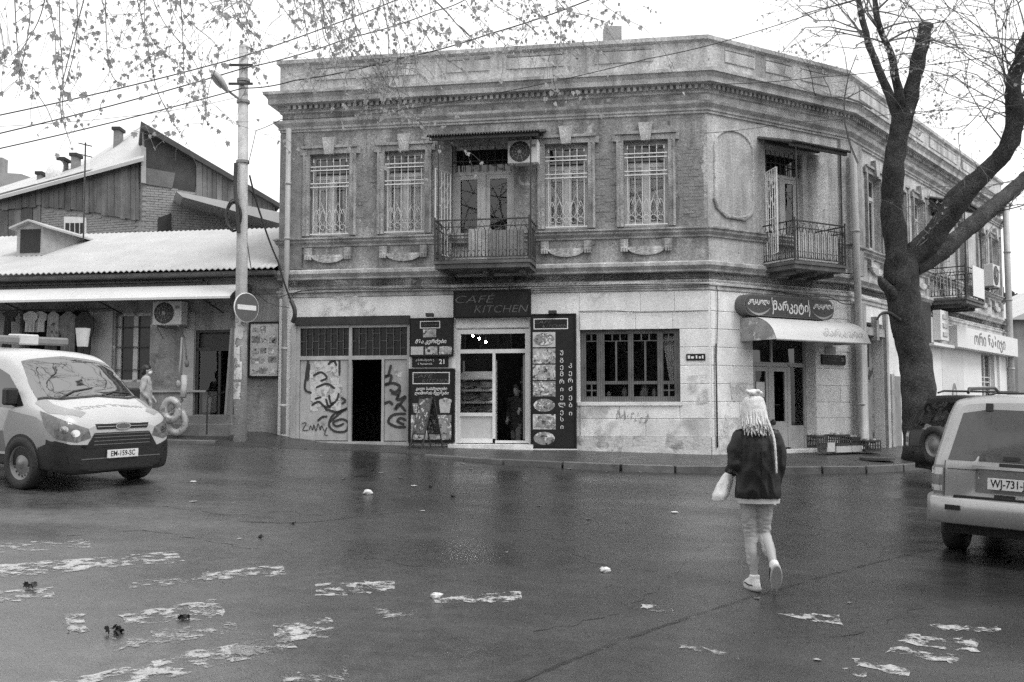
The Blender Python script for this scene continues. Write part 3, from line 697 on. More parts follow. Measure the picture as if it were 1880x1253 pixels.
for i, (a, b) in enumerate(cols):
    m.box(a, b, y0 + .01, y1, 2.13, 2.2); m.box(a, b, y0 + .01, y1, 3.08, 3.1)
    if i in (1, 2): m.box((a + b) / 2 - .02, (a + b) / 2 + .02, y0 + .012, y1, 2.2, 3.08)
    n_ = 3 if i in (1, 2) else 2
    for k in range(1, n_): m.box(a + (b - a) * k / n_ - .015, a + (b - a) * k / n_ + .015, y0 + .014, y1, 3.1, 3.245)
    if i in (0, 3):
        m.box((a + b) / 2 - .015, (a + b) / 2 + .015, y0 + .014, y1, cz0 + .12, 2.13); m.box(a, b, y0 + .016, y1, 1.98, 2.01)
cwin = m.build('shop_window', M_WOOD, bld, F1.M)
for a, b in cols:
    for c, d in rows_: clear(a, b, .14, c, d, cwin, F1)
m = MB(); rows = []
for i in range(9):
    t = i / 8; z = 3.2 - t * 1.05; lf = 8.74 + .16 * t; rt = 9.06; rows.append([(lf + (rt - lf) * k / 12, .26 + .03 * math.sin(k * 1.9), z) for k in range(13)])
m.grid(rows).build('curtain', M_CURT, cwin, F1.M, smooth=True)
# ---- garage-like front with bars and dented sheet doors
gx0, gx1, _, gz1 = G1
M_SHEET = mat('painted_sheet_steel', .42, .55, .2, 2.5, .25, 8, streak=.25, blot=(.18, 2.2, .62, .1), fine=.08)
m = MB(); m.box(gx0 - .02, gx1 + .02, -.07, .06, 3.53, 3.72); m.build('lintel_beam', mat('rusty_steel', .03, .8, .4, 5, .3, 40), bld, F1.M)
fr_ = MB(); fr_.box(.30, .39, .0, .09, .84, 3.53); fr_.box(1.58, 1.65, .0, .09, .84, 3.53); fr_.box(2.97, 3.02, .0, .09, .84, 3.53); fr_.box(.39, 1.58, .0, .09, 2.72, 2.81); fr_.box(1.65, 2.97, .0, .09, 2.72, 2.81); fr_.box(2.37, 2.43, .0, .09, .84, 2.72); fr_.box(.39, 1.58, .0, .09, 3.46, 3.53); fr_.box(1.65, 2.97, .0, .09, 3.46, 3.53); fr_.box(.2, .3, -.04, .05, .5, 3.53); fr_.box(.2, 3.05, -.09, .12, .5, .84)
gate = fr_.build('steel_gate', M_SHEET, bld, F1.M)
gd = MB().box(.40, 1.57, .03, .06, .86, 2.71); gd = gd.build('gate_leaf', M_SHEET, gate, F1.M); ge = MB().box(2.44, 2.96, .03, .06, .86, 2.71).build('gate_leaf', M_SHEET, gate, F1.M)
g = MB()
for a, b in ((.39, 1.58), (1.65, 2.97)):
    n_ = 8; st_ = (b - a) / n_
    for i in range(n_ + 1): g.box(a + i * st_ - .007, a + i * st_ + .007, .04, .055, 2.81, 3.46)
    for i in range(n_):
        for z in ((2.98, 3.32) if i % 2 else (3.15,)): g.box(a + i * st_ + .007, a + (i + 1) * st_ - .007, .04, .055, z - .006, z + .006)
g.build('gate_bars', mat('dull_bar', .10, .6, .2, 6), gate, F1.M)
MB().box(.39, 2.97, .075, .08, 2.81, 3.46).build('pane', mat('dusty_glass', .012, .3, .3, 3), gate, F1.M)
# ---- café door
fr_ = MB(); a0, a1 = 4.12, 5.79
for x0, x1, z0, z1 in ((a0, a0 + .09, .82, 3.38), (a1 - .09, a1, .82, 3.38), (a0 + .09, a1 - .09, 3.28, 3.38), (a0 + .09, a1 - .09, 2.84, 2.93), (4.955, 5.02, .92, 2.84), (a0 + .09, 4.955, 1.42, 1.50), (a0 + .09, 4.955, .82, .92), (5.02, a1 - .09, .82, .88)): fr_.box(x0, x1, .02, .09, z0, z1)
cdr = fr_.build('shop_door_frame', M_WHITE, bld, F1.M)
MB().box(a0 + .09, 4.955, .05, .07, .92, 1.42).build('door_panel', mat('door_panel', .5, .5, .08, 5), cdr, F1.M)
clear(a0 + .09, 4.955, .05, 1.50, 2.84, cdr, F1); clear(a0 + .09, a1 - .09, .05, 2.93, 3.28, cdr, F1)
dl = MB(); dl.box(0, .05, 0, .8, .9, 2.8); dl = dl.build('door_leaf', M_GREYP, cdr, F1.M @ MX.Translation(V((5.64, .09, 0))))
m = MB(); m.box(a0 - .12, a1 + .12, -.28, .1, .5, .80); m.build('door_step', M_LOW, bld, F1.M)
MB().box(4.1, 5.82, -.02, .02, 3.41, 3.66).build('door_lintel', M_LOW, bld, F1.M, bevel=.01)
# ---- market door in the chamfer
M_MF = mat('market_door_paint', .38, .5, .15, 5, .1, 50)
fr_ = MB(); y0, y1 = .28, .36
for x0, x1, z0, z1 in ((1.26, 1.46, .6, 3.35), (1.46, 1.54, .7, 2.62), (2.02, 2.12, .7, 2.56), (2.62, 2.72, .7, 2.62), (3.16, 3.24, .6, 3.35), (1.46, 3.16, 2.56, 2.66), (2.1, 2.16, 2.66, 3.35)): fr_.box(x0, x1, y0, y1, z0, z1)
mdr = fr_.build('market_door_frame', M_MF, bld, F2.M)
for a, b in ((1.54, 2.02), (2.12, 2.62)):
    q = MB(); q.box(a, a + .08, .29, .35, .7, 2.55); q.box(b - .08, b, .29, .35, .7, 2.55); q.box(a + .08, b - .08, .29, .35, .7, 1.3); q.box(a + .08, b - .08, .29, .35, 2.45, 2.55); q = q.build('door_leaf', M_MF, mdr, F2.M)
    clear(a + .08, b - .08, .32, 1.3, 2.45, q, F2)
clear(2.72, 3.16, .32, 1.2, 2.56, mdr, F2); MB().box(2.72, 3.16, .3, .34, .6, 1.2).build('door_panel', M_MF, mdr, F2.M)
MB().box(1.46, 3.16, .32, .326, 2.66, 3.35).build('pane', M_PANE, mdr, F2.M)
m = MB(); m.tube([(2.2, .27, 1.68), (2.32, .24, 1.68)], .012, 6); m.build('door_handle', M_IRON, mdr, F2.M); MB().ball((2.1, .23, 1.28), .07, 10, (1, .8, 1)).build('door_knob', M_IRON, mdr, F2.M, smooth=True)
m = MB(); m.box(1.62, 1.88, .27, .275, 1.85, 2.2); m.box(1.65, 1.86, .27, .275, 1.6, 1.84); m.build('paper_notice', mat('paper', .6, .8, .2, 14), mdr, F2.M)
MB().box(1.2, 3.3, -.15, .5, .3, .66).build('door_step', M_LOW, bld, F2.M)
# ---- side street front: hostel door and supermarket
MB().box(1.0, 1.75, .25, .31, .3, 2.6).build('wooden_door', mat('door_wood', .06, .7, .3, 4, .2, 60, streak=.3), bld, F3.M)
MB().box(1.75, 2.2, .25, .5, .3, 3.4).build('peeling_jamb', mat('peeling_plaster', .22, .9, .3, 3, .7, 15, blot=(.05, 3, .55, .04)), bld, F3.M)
MB().box(.95, 2.25, -.06, .35, 3.42, 3.62).build('door_lintel', M_MOULD, bld, F3.M); MB().box(1.42, 1.6, -.14, 0, 3.3, 3.9).build('keystone', M_MOULD, bld, F3.M)
MB().box(.9, 2.9, -.35, .3, .1, .52).build('door_step', mat('step_stone', .18, .7, .2, 4), bld, F3.M)
m = MB(); m.box(2.27, 2.45, -.09, 0, .3, 4.1); m.box(2.75, 2.95, -.05, 0, .3, 2.5); m.build('door_pilaster', M_MOULD2, bld, F3.M)
MB().box(2.95, 3.5, -.03, .0, .3, 2.45).build('cellar_hatch', M_GREYP, bld, F3.M)
g = MB()
for i in range(9): g.box(BW[0], BW[1], .02, .05, 1.35 + i * .16, 1.38 + i * .16)
for s in (BW[0] + .03, (BW[0] + BW[1]) / 2, BW[1] - .03): g.box(s - .04, s + .04, .0, .06, BW[2], BW[3])
bwn = g.build('barred_window', M_WHITE, bld, F3.M); MB().box(BW[0], BW[1], .2, .21, BW[2], BW[3]).build('pane', M_PANE, bwn, F3.M)
M_SHOPW = mat('shopfront_white', .7, .6, .06, 2)
m = MB(); m.box(5.9, 11.45, -.12, -.001, .3, 3.5); m.box(13.15, 15.25, -.12, -.001, .3, 3.5); m.box(11.45, 13.15, -.12, -.001, .3, 1.28); m.box(13.5, 13.75, -.2, -.12, .3, 3.4); m.build('shopfront_cladding', M_SHOPW, bld, F3.M)
b3 = make_balcony(F3, 6.4, 8.3, 4.6, 1.0, 8); MB().box(7.0, 8.25, -1.05, -1.03, 4.85, 5.75).build('balcony_board', M_SHOPW, b3, F3.M)
tin_canopy(F3, 6.3, 8.5, 7.8, 7.5, 1.1, 30); balcony_door(F3, 6.75, 7.95, 4.95, 7.6)
# ---- drainpipes
def pipe(F, pts, r=.055, name='drainpipe', mt=M_PIPE):
    m = MB(); m.tube(pts, r, 10); L = [V(p) for p in pts]
    for a, b in zip(L, L[1:]):
        n_ = int((b - a).length / 1.6)
        for i in range(1, n_ + 1):
            p = a + (b - a) * (i / (n_ + .5)); d = (b - a).normalized() * .03; m.tube([p - d, p + d], r * 1.16, 10)
    return m.build(name, mt, bld, F.M, smooth=True)
pipe(F1, [(.12, -.2, 8.15), (.12, -.2, 4.9), (.1, -.2, 4.6), (.06, -.13, 4.3), (.06, -.13, 1.0)], .062)
pipe(F2, [(L2 - .02, -.2, 7.75), (L2 - .02, -.24, 4.9), (L2 + .03, -.22, 3.5), (L2 + .05, -.2, .8), (L2 + .1, -.42, .68)], .085)
pipe(F3, [(14.95, -.25, 8.9), (14.95, -.25, 4.6), (15.0, -.25, .6)], .11)
pipe(F2, [(.12, -.06, 3.0), (.12, -.06, .75)], .018, 'conduit', M_IRON)
# lost and blistered plaster on the ground floor
M_BARE = worn(mat('bare_plaster', .6, .9, .3, 4, .6, 20, grain=(30, .3)), 3.0, .46, .14); M_BARE2 = worn(mat('damp_stain', .45, .9, .3, 4, .5, 20, grain=(30, .3)), 2.2, .46, .3)
for F, q, mt in ((F1, [(590, 545), (685, 543), (690, 580), (585, 582)], M_BARE), (F1, [(1062, 750), (1120, 745), (1100, 800), (1062, 810)], M_BARE2), (F1, [(1230, 770), (1300, 765), (1308, 828), (1220, 822)], M_BARE2), (F1, [(1070, 775), (1180, 768), (1190, 820), (1070, 822)], M_BARE2), (F2, [(1320, 760), (1375, 770), (1375, 826), (1320, 828)], M_BARE), (F1, [(1262, 690), (1300, 688), (1300, 740), (1262, 745)], M_BARE), (F2, [(1340, 700), (1372, 702), (1372, 735), (1345, 738)], M_BARE)):
    P = [F.at(x, y, -.034) for x, y in q]; MB().face([(a, -.034 if mt is M_BARE2 or F is F2 else -.0335, b) for a, b in P][::-1]).build('peeled_patch', mt, bld, F.M)
# chimney on the flat roof
c = at(1124, 62, 28); MB().box(c.x - .25, c.x + .25, 27.8, 28.3, 9.2, c.z + .15).build('chimney', M_MOULD2, bld)
# flaked plaster and cables along the front
def cable(F, pts, r, d=-.09, sag=.0, lab=None, parent=None, mt=None):
    P = [(F.at(x, y, d)[0], d, F.at(x, y, d)[1]) for x, y in pts]; P = crom(P, 5)
    return MB().tube(P, r, 5).build('cable', mt or M_IRON, bld if parent is None else parent, F.M)
cable(F1, [(536, 545), (560, 534), (700, 531), (850, 529), (1000, 526), (1200, 522), (1302, 522)], .012); cable(F2, [(1326, 526), (1400, 532), (1480, 543), (1520, 545), (1548, 558), (1575, 558)], .012)
cable(F1, [(536, 541), (545, 539), (700, 535), (900, 534), (1060, 533), (1300, 527)], .008); cable(F1, [(1062, 572), (1130, 571), (1180, 574), (1300, 571)], .007, -.04); cable(F2, [(1316, 525), (1318, 560), (1316, 640), (1315, 700)], .009, -.05)
# ================================================================ low shop on the left
M_SW = mat('shop_plaster', .32, .9, .3, 1.3, .6, 25, .2, streak=.3, blot=[(.16, 1.1, .57, .1), (.5, 2.4, .64, .05)], fine=.15)
M_ROOF = mat('white_roof_sheet', .44, .5, .1, 1.0, .05, 30, streak=.08)
M_AWN = mat('awning_sheet', .55, .45, .08, 1.5, .05, 30)
D0 = .12
def a1(px, py, d=D0): return F1.at(px, py, d)
shop = thing('shop_building', 'low plastered shop with white corrugated roof left of the corner house', 'building', tuple(F1.w(-5)))
Wd = (a1(212, 600)[0], a1(276, 600)[0], a1(240, 702)[1], a1(240, 574)[1]); Dd = (a1(360, 600)[0], a1(436, 600)[0], 1.45, a1(400, 606)[1])
Ld = (a1(40, 600)[0], a1(160, 600)[0], 1.2, a1(100, 570)[1])
wallmb(-11, -.02, .6, 4.8, [Wd, Dd, Ld], .3).build('wall', M_SW, shop, T(F1, 0, 0, D0))
m = MB(); m.box(-11, -.1, 1.6, 1.7, .6, 4.8); m.box(-11, -.02, .35, 6, 4.5, 4.6); m.build('inner_wall', M_DARK, shop, T(F1, 0, 0, D0))
MB().box(-11, -.02, D0 - .5, D0 + 3, .3, .62).build('footing', M_SW, shop, F1.M)
# corrugated roof
ze = 4.86; sE = (-11, -.12); zr = a1(350, 424, 4.5)[1]; n_ = 150; rows = []
for k, (d, z) in enumerate(((-.38, ze), (2.0, ze + (zr - ze) * .5), (4.5, zr))):
    rows.append([(sE[0] + (sE[1] - sE[0]) * i / n_, d, z + .022 * (1 if i % 2 else -1)) for i in range(n_ + 1)])
m = MB().grid(rows); m.grid([[(p[0], p[1], p[2] - .02) for p in rows[0]], [(p[0], p[1], p[2]) for p in rows[0]]]); m.build('roof', M_ROOF, shop, F1.M)
MB().box(-11, -.1, 4.4, 4.5, 4.6, zr - .05).build('rear_wall', M_SW, shop, F1.M)
MB().box(-11, -.15, -.30, D0, ze - .16, ze - .05).build('eave_board', mat('eave_wood', .09, .8, .35, 4, .3, 30, wave=(3, .3, 'Z')), shop, F1.M)
for i, (za, zb, s0, s1, yy) in enumerate(((4.62, 4.66, -11, -2.1, -.05), (4.53, 4.60, -11, -2.0, -.02), (4.45, 4.51, -11, -2.3, -.04))):
    MB().box(s0, s1, yy + D0 - .03, D0, za, zb).build('fascia_board', mat('fascia_wood', .16, .8, .35, 4, .3, 30, rnd=.2), shop, F1.M)
for x0 in (-8.7, -5.2, -3.0): MB().box(x0, x0 + 3.0, D0 - .025, D0 - .002, 4.3, 4.42).build('fascia_board', mat('fascia_wood', .16), shop, F1.M)
# dormer
dz = a1(55, 470, 1.5)[1]; s0, s1 = a1(36, 440, 1.5)[0], a1(78, 440, 1.5)[0]; zt = a1(55, 408, 1.5)[1]; z1_ = a1(36, 418, 1.5)[1]
dm = MB().prism([(s0 - .08, dz), (s1 + .02, dz), (s1 + .02, z1_), ((s0 + s1) / 2, zt), (s0 - .08, z1_)], 1.5, 3.8).build('dormer', mat('dormer_board', .38, .8, .2, 3, .2, 30), shop, F1.M)
MB().box(s0 + .03, s1 - .06, 1.48, 1.51, dz + .08, z1_ - .06).build('dormer_opening', M_DARK, dm, F1.M)
mid = (s0 + s1) / 2
for sg, xa in ((-1, s0 - .22), (1, s1 + .2)):
    zz = z1_ - .06; MB().hexa([(min(mid, xa), 1.35, zt if mid < xa else zz), (max(mid, xa), 1.35, zz if mid < xa else zt), (max(mid, xa), 4.0, zz if mid < xa else zt), (min(mid, xa), 4.0, zt if mid < xa else zz)],
        [(min(mid, xa), 1.35, (zt if mid < xa else zz) + .05), (max(mid, xa), 1.35, (zz if mid < xa else zt) + .05), (max(mid, xa), 4.0, (zz if mid < xa else zt) + .05), (min(mid, xa), 4.0, (zt if mid < xa else zz) + .05)]).build('dormer_roof', M_ROOF, dm, F1.M)
# window with pale posts
m = MB(); x0, x1, z0, z1 = Wd
for a, b in ((x0, x0 + .1), (x0 + .42, x0 + .54), (x1 - .03, x1)): m.box(a, b, D0 + .1, D0 + .18, z0, z1)
m.box(x0, x1, D0 + .1, D0 + .17, z1 - .08, z1); m.box(x0, x1, D0 + .1, D0 + .17, z0, z0 + .06)
wn = m.build('window', M_WIN, shop, F1.M); MB().box(x0, x1, D0 + .15, D0 + .16, z0, z1).build('pane', mat('dusty_glass', .012, .3, .3, 3), wn, F1.M)
g = MB(); 
for z in (z0 + .3, z0 + .85, z1 - .35): g.box(x0, x1, D0 + .04, D0 + .06, z - .01, z + .01)
g.build('window_bars', M_IRON, wn, F1.M); MB().box(x0 - .2, x1 + 1.5, D0 - .08, D0, 1.98, 2.03).build('wall_rail', M_PIPE, shop, F1.M)
# door of the shop
x0, x1, z0, z1 = Dd; m = MB(); m.box(x0, x0 + .07, D0 + .02, D0 + .1, z0, z1); m.box(x1 - .07, x1, D0 + .02, D0 + .1, z0, z1); m.box(x0, x1, D0 + .02, D0 + .1, z1 - .5, z1 - .42); m.box(x0 + .07, x1 - .07, D0 + .02, D0 + .08, z1 - .06, z1); m.box(x0 + .58, x0 + .64, D0 + .02, D0 + .1, z0, z1 - .5)
dr = m.build('shop_door', M_IRON, shop, F1.M)
m = MB().face([(x0 + .07, D0 + .06, z0), (x0 + .58, D0 + .06, z0), (x0 + .58, D0 + .06, z1 - .5), (x0 + .07, D0 + .06, z1 - .5)]).build('pane', M_CLEAR, dr, F1.M)
MB().box(x0 + .14, x0 + .5, D0 + .12, D0 + .13, z0 + .05, z0 + .55).build('shop_poster', mat('shop_poster', .3, .8, .4, 9), dr, F1.M)
MB().box(x0 + .02, x1 - .02, D0 + .1, D0 + .2, z1 - .42, z1 - .06).build('shutter_box', mat('shutter', .04, .6, .2, 3, wave=(14, .4, 'Z')), dr, F1.M)
dl = MB().box(0, .05, -.75, 0, 0, 2.0).build('door_leaf', M_GREYP, dr, T(F1, x1 - .12, z0, D0 - .02) @ MX.Rotation(R(14), 4, 'Z') @ MX.Rotation(R(3), 4, 'Y'))
st = mat('step_concrete', .2, .8, .25, 3, .3, 40)
MB().box(a1(330, 600)[0], a1(440, 600)[0], D0 - .35, D0 + .3, .8, 1.43).build('door_step', st, shop, F1.M, bevel=.01); MB().box(a1(322, 600)[0], a1(446, 600)[0], D0 - .7, D0 - .35, .8, 1.24).build('door_step', st, shop, F1.M, bevel=.01)
MB().tube([(a1(415, 600)[0], -.75, 1.0), (a1(415, 600)[0], -.75, 1.85), (a1(432, 600)[0], -.2, 2.0)], .02, 6).build('handrail', M_IRON, shop, F1.M)
# pilaster strips on the wall
for p0, p1 in ((338, 358),): MB().box(a1(p0, 600)[0], a1(p1, 600)[0], D0 - .03, D0 + .02, 1.2, 3.9).build('pilaster', mat('strip_plaster', .4, .9, .2, 2), shop, F1.M)
for p0, p1 in ((165, 208), (20, 38)): MB().box(a1(p0, 600)[0], a1(p1, 600)[0], D0 - .04, D0 + .02, .9, 3.95).build('pilaster', mat('strip_plaster', .28), shop, F1.M)
# long bent-sheet awning
zf = 4.13; zk = a1(200, 529)[1]; s1 = F1.at(428, 540, -1.1)[0] - .1
rows = []
for i in range(9):
    t = i / 8; d = D0 - .02 - 1.15 * t; z = zk + (zf - zk) * (t ** 2.0); rows.append([(s_, d, z) for s_ in (-10.5, -8, -6, -4, -2.5, s1 - .25, s1 - .06, s1)])
for r in rows: r[-1] = (r[-1][0], r[-1][1], r[-1][2] - .0)
m = MB().grid(rows); m.grid([[(p[0], p[1], p[2] - .02) for p in r] for r in rows]); m.grid([rows[-1], [(p[0], p[1], p[2] - .05) for p in rows[-1]]])
aw = m.build('long_awning', M_AWN, None, F1.M, smooth=True, label='long white sheet awning over the low shop front', cat='awning')
m = MB(); pr = [(r[-1][1], r[-1][2] - .01) for r in rows]; m.add([(s1 - .01, y, z) for y, z in pr] + [(s1 - .01, D0 - .02, zf)], [tuple(range(len(pr) + 1))]); m.build('end_panel', mat('awning_end', .08, .7, .2, 3), aw, F1.M)
m = MB()
for s_ in (-9, -6.6, -4.2, -1.6): m.tube([(s_, D0, zf - .25), (s_, D0 - 1.1, zf - .03)], .02, 5)
m.build('bracket_arms', M_IRON, aw, F1.M)

# ================================================================ wooden house behind
M_PLANK = mat('grey_planks', .17, .85, .3, 2, .3, 30, streak=.45, rnd=.28)
M_PBRICK = mat('pale_brick_wall', .27, .9, .2, 3, .3, 40, fine=.12)
cO = at(262, 400, 33.0); GL = Frame((cO.x, cO.y), 72, True); GR = Frame((cO.x, cO.y), 68)
back = thing('plank_house', 'old house behind with plank-clad attic, brick wall and tall slanting gable', 'building', (cO.x, cO.y, 1))
def pp(F, pts, d=0): return [F.at(x, y, d) for x, y in pts]
MB().prism(pp(GL, [(-60, 372), (262, 290), (262, 470), (-60, 470)]), .05, .4).build('side_wall', M_PBRICK, back, GL.M)
MB().prism(pp(GR, [(262, 232), (505, 376), (505, 470), (262, 470)]), .06, .4).build('gable_wall', M_PBRICK, back, GR.M)
M_BR1 = mat('house_brick', .27, .9, .2, 6, .3, 40, fine=.15)
def brick_field(F, poly, parent, d=.05):
    P = pp(F, poly); xs_ = [p[0] for p in P]; zs_ = [p[1] for p in P]; m = MB(); z = min(zs_); r = 0
    def inside(x, z):
        c = False; j = len(P) - 1
        for i in range(len(P)):
            if (P[i][1] > z) != (P[j][1] > z) and x < (P[j][0] - P[i][0]) * (z - P[i][1]) / (P[j][1] - P[i][1]) + P[i][0]: c = not c
            j = i
        return c
    while z < max(zs_):
        x = min(xs_) - (.13 if r % 2 else 0)
        while x < max(xs_):
            if inside(x + .12, z + .04): m.box(x, x + .24, d - .02 + random.uniform(-.008, .008), d + .02, z, z + .07)
            x += .255
        z += .085; r += 1
    m.build('brickwork', M_BR1, parent, F.M, kind='stuff')
brick_field(GL, [(75, 384), (250, 408), (250, 470), (75, 470)], back); brick_field(GR, [(262, 338), (440, 366), (440, 470), (262, 470)], back, .06)
def planks(F, top, bot, x0, x1, step, d, gap=1.2, parent=back):
    x = x0; k = 0
    def itp(L, x):
        for (xa, ya), (xb, yb) in zip(L, L[1:]):
            if xa <= x <= xb: return ya + (yb - ya) * (x - xa) / (xb - xa)
        return L[-1][1]
    while x < x1:
        e = min(x1, x + step * random.uniform(.8, 1.2)); j = random.uniform(-2, 2.5)
        P = pp(F, [(x + gap * .3, itp(top, x)), (e - gap * .3, itp(top, e)), (e - gap * .3, itp(bot, e) + j), (x + gap * .3, itp(bot, x) + j)])
        MB().prism(P, d - .03 - random.uniform(0, .02), d + .01).build('plank', M_PLANK, parent, F.M); x = e; k += 1
planks(GL, [(-60, 372), (262, 287)], [(-60, 392), (80, 378), (180, 392), (262, 406)], -20, 256, 11, 0)
planks(GL, [(-60, 372), (80, 376)], [(-60, 470), (80, 470)], -20, 74, 11, .05)
planks(GR, [(258, 240), (505, 377)], [(258, 345), (505, 392)], 360, 500, 10, .02)
# dark attic opening with a board and a post
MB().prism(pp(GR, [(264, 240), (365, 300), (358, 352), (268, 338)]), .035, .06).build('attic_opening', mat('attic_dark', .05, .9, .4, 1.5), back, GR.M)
MB().prism(pp(GR, [(266, 308), (322, 318), (316, 346), (266, 338)]), .0, .04).build('attic_board', mat('attic_board', .13, .9, .3, 2), back, GR.M)
MB().prism(pp(GR, [(259, 268), (268, 272), (268, 338), (259, 336)]), -.05, .06).build('corner_post', mat('pale_post', .35, .9, .25, 3), back, GR.M)
MB().prism(pp(GR, [(290, 400), (314, 392), (314, 425), (290, 425)]), .0, .07).build('window', M_DARK, back, GR.M)
# roofs
P = pp(GR, [(258, 226), (512, 376), (512, 384), (258, 238)]); MB().prism(P, -.25, 6).build('gable_roof', mat('tar_roof', .05, .8, .3, 2), back, GR.M)
rows = []
for d, L_ in ((-.35, [(-60, 375), (0, 360), (165, 316), (264, 289)]), (5, [(-60, 357), (0, 344), (165, 292), (263, 229)])): rows.append([(GL.at(x, y, d)[0], d, GL.at(x, y, d)[1]) for x, y in L_])
m = MB().grid(rows); m.grid([[(p[0], p[1], p[2] - .12) for p in r] for r in rows]); m.grid([rows[0], [(p[0], p[1], p[2] - .12) for p in rows[0]]]); m.build('side_roof', M_ROOF, back, GL.M)
P = pp(GR, [(318, 368), (505, 405), (505, 425), (330, 378)]); MB().prism(P, -1.5, .05).build('lean_to_roof', M_ROOF, back, GR.M)
MB().prism(pp(GL, [(118, 398), (158, 400), (158, 440), (118, 440)]), -.02, .04).build('window', M_WHITE, back, GL.M)
for i in range(4): MB().prism(pp(GL, [(121 + i * 9, 410), (128 + i * 9, 410), (128 + i * 9, 440), (121 + i * 9, 440)]), -.03, -.015).build('pane', M_DARK, back, GL.M)
# chimneys and dish on the roof
for i, (x, y, w_, h_) in enumerate(((217, 246, 5, 15), (139, 293, 4.5, 13), (116, 301, 4.5, 14), (76, 326, 4, 10))):
    c = at(x, y, 37.2); k = 37.2 / FPX; m = MB().box(c.x - w_ * k, c.x + w_ * k, c.y - .2, c.y + .25, c.z - h_ * k - 1.2, c.z + h_ * k * .3)
    ch = m.build('chimney', mat('chimney_brick', .2, .9, .3, 4), back); MB().box(c.x - w_ * k - .06, c.x + w_ * k + .06, c.y - .26, c.y + .31, c.z + h_ * k * .3, c.z + h_ * k * .3 + .12).build('chimney_cap', M_DARK, ch)
c = at(97, 313, 36.0); m = MB().lathe([(.0, .12), (.18, .1), (.34, .03), (.42, -.06), (.44, -.07), (.42, -.05), (.18, .08), (0, .1)], c, (-.4, -.85, .25), 18, False); m.tube([c, c + V((.1, .3, -.9))], .03, 5)
m.build('satellite_dish', M_WHITE, None, label='white satellite dish among the chimneys on the far left roof', cat='satellite dish')
c0, c1 = at(153, 440, 26.5), at(157, 262, 26.5); m = MB().tube([c0, c1], .022, 5)
for y in (264, 284): q0, q1 = at(144, y - 1, 26.5), at(169, y + 5, 26.5); m.tube([q0, q1], .02, 4)
m.build('antenna_mast', M_IRON, None, label='thin antenna mast with two crossbars above the white roof', cat='antenna')
# far roof at the left edge
c = at(20, 330, 50); m = MB().prism([(-8, 0), (3.0, 0), (.5, .9), (-8, 1.4)], 0, 6); fr2 = m.build('far_roof_house', mat('far_roof', .3, .9, .2, 1), None, MX.Translation(V((c.x, c.y, c.z - .6))), label='grey far roof at the left edge behind the plank house', cat='building')
MB().box(-1.8, -1.0, 1, 1.6, .8, 2.0).build('chimney', M_GREYP, fr2, MX.Translation(V((c.x, c.y, c.z - .6))))
MB().box(-7.5, 2.6, .3, 5.5, -9, -.001).build('wall', M_PBRICK, fr2, MX.Translation(V((c.x, c.y, c.z - .6))))
# ================================================================ signs, boards and fittings on the fronts
M_SGN = mat('dark_sign_print', .022, .5, .12, 4, spec=.2)
M_SGNF = mat('sign_frame', .014, .5, .1, 5, spec=.2)
M_LET = mat('white_lettering', .75, .5, .05, 8)
M_LETD = mat('dim_lettering', .13, .5, .1, 8, spec=.2)
def food(name, c, sc, lo=.05): return mat(name, c, .45, .55, sc, 0, 40, .3, blot=[(.75, sc * 1.3, .55, .05), (lo, sc * 1.7, .56, .04)], fine=.3)
FOODS = [food('food_print_a', .34, 7), food('food_print_b', .24, 10), food('food_print_c', .42, 8), food('food_print_d', .26, 5, .03)]
M_PLATE = mat('plate_print', .5, .4, .2, 12)
def rect(F, x0, x1, y0, y1, d=0):      # pixel box to local (s0, s1, z0, z1)
    sA, zA = F.at(x0, (y0 + y1) / 2, d)[0], F.at((x0 + x1) / 2, y1, d)[1]; sB, zB = F.at(x1, (y0 + y1) / 2, d)[0], F.at((x0 + x1) / 2, y0, d)[1]
    return sA, sB, zA, zB
def outline(m, s0, s1, z0, z1, t, y, th=.004):
    m.box(s0, s1, y - th, y, z0, z0 + t); m.box(s0, s1, y - th, y, z1 - t, z1); m.box(s0, s0 + t, y - th, y, z0 + t, z1 - t); m.box(s1 - t, s1, y - th, y, z0 + t, z1 - t); return m
def panel(name, label, F, s0, s1, z0, z1, y0, y1, frame=.03, mt=None, cat='sign', group=None):
    t = thing(name, label, cat, M=T(F, (s0 + s1) / 2, z0, (y0 + y1) / 2), group=group)
    MB().box(s0, s1, y0 + .012, y1, z0, z1).build('board', mt or M_SGN, t, F.M)
    if frame:
        m = MB(); f = frame; m.box(s0, s1, y0, y1 - .002, z0, z0 + f); m.box(s0, s1, y0, y1 - .002, z1 - f, z1); m.box(s0, s0 + f, y0, y1 - .002, z0 + f, z1 - f); m.box(s1 - f, s1, y0, y1 - .002, z0 + f, z1 - f)
        m.build('frame', M_SGNF, t, F.M)
    return t
def put_text(F, t, name, body, s, z, size, y, mt=M_LET, **k): return text_mb(body, size, cx=s, cz=z, y=y, **k).build(name, mt, t, F.M)
def cafe_words(F, t, s0, s1, z0, z1, y, mt=M_LETD, white=True):
    w, h = s1 - s0, z1 - z0
    if white: outline(MB(), s0, s1, z0, z1, .018, y).build('border', M_LET, t, F.M)
    put_text(F, t, 'lettering', 'CAFÉ', s0 + w * .24, z0 + h * .66, h * .42, y - .003, mt, shear=.25, xs=.145 * w / (h * .42) / .62, bold=-.004 * h)
    put_text(F, t, 'lettering', 'KITCHEN', s0 + w * .61, z0 + h * .27, h * .42, y - .003, mt, shear=.25, xs=.108 * w / (h * .42) / .62, bold=-.004 * h)
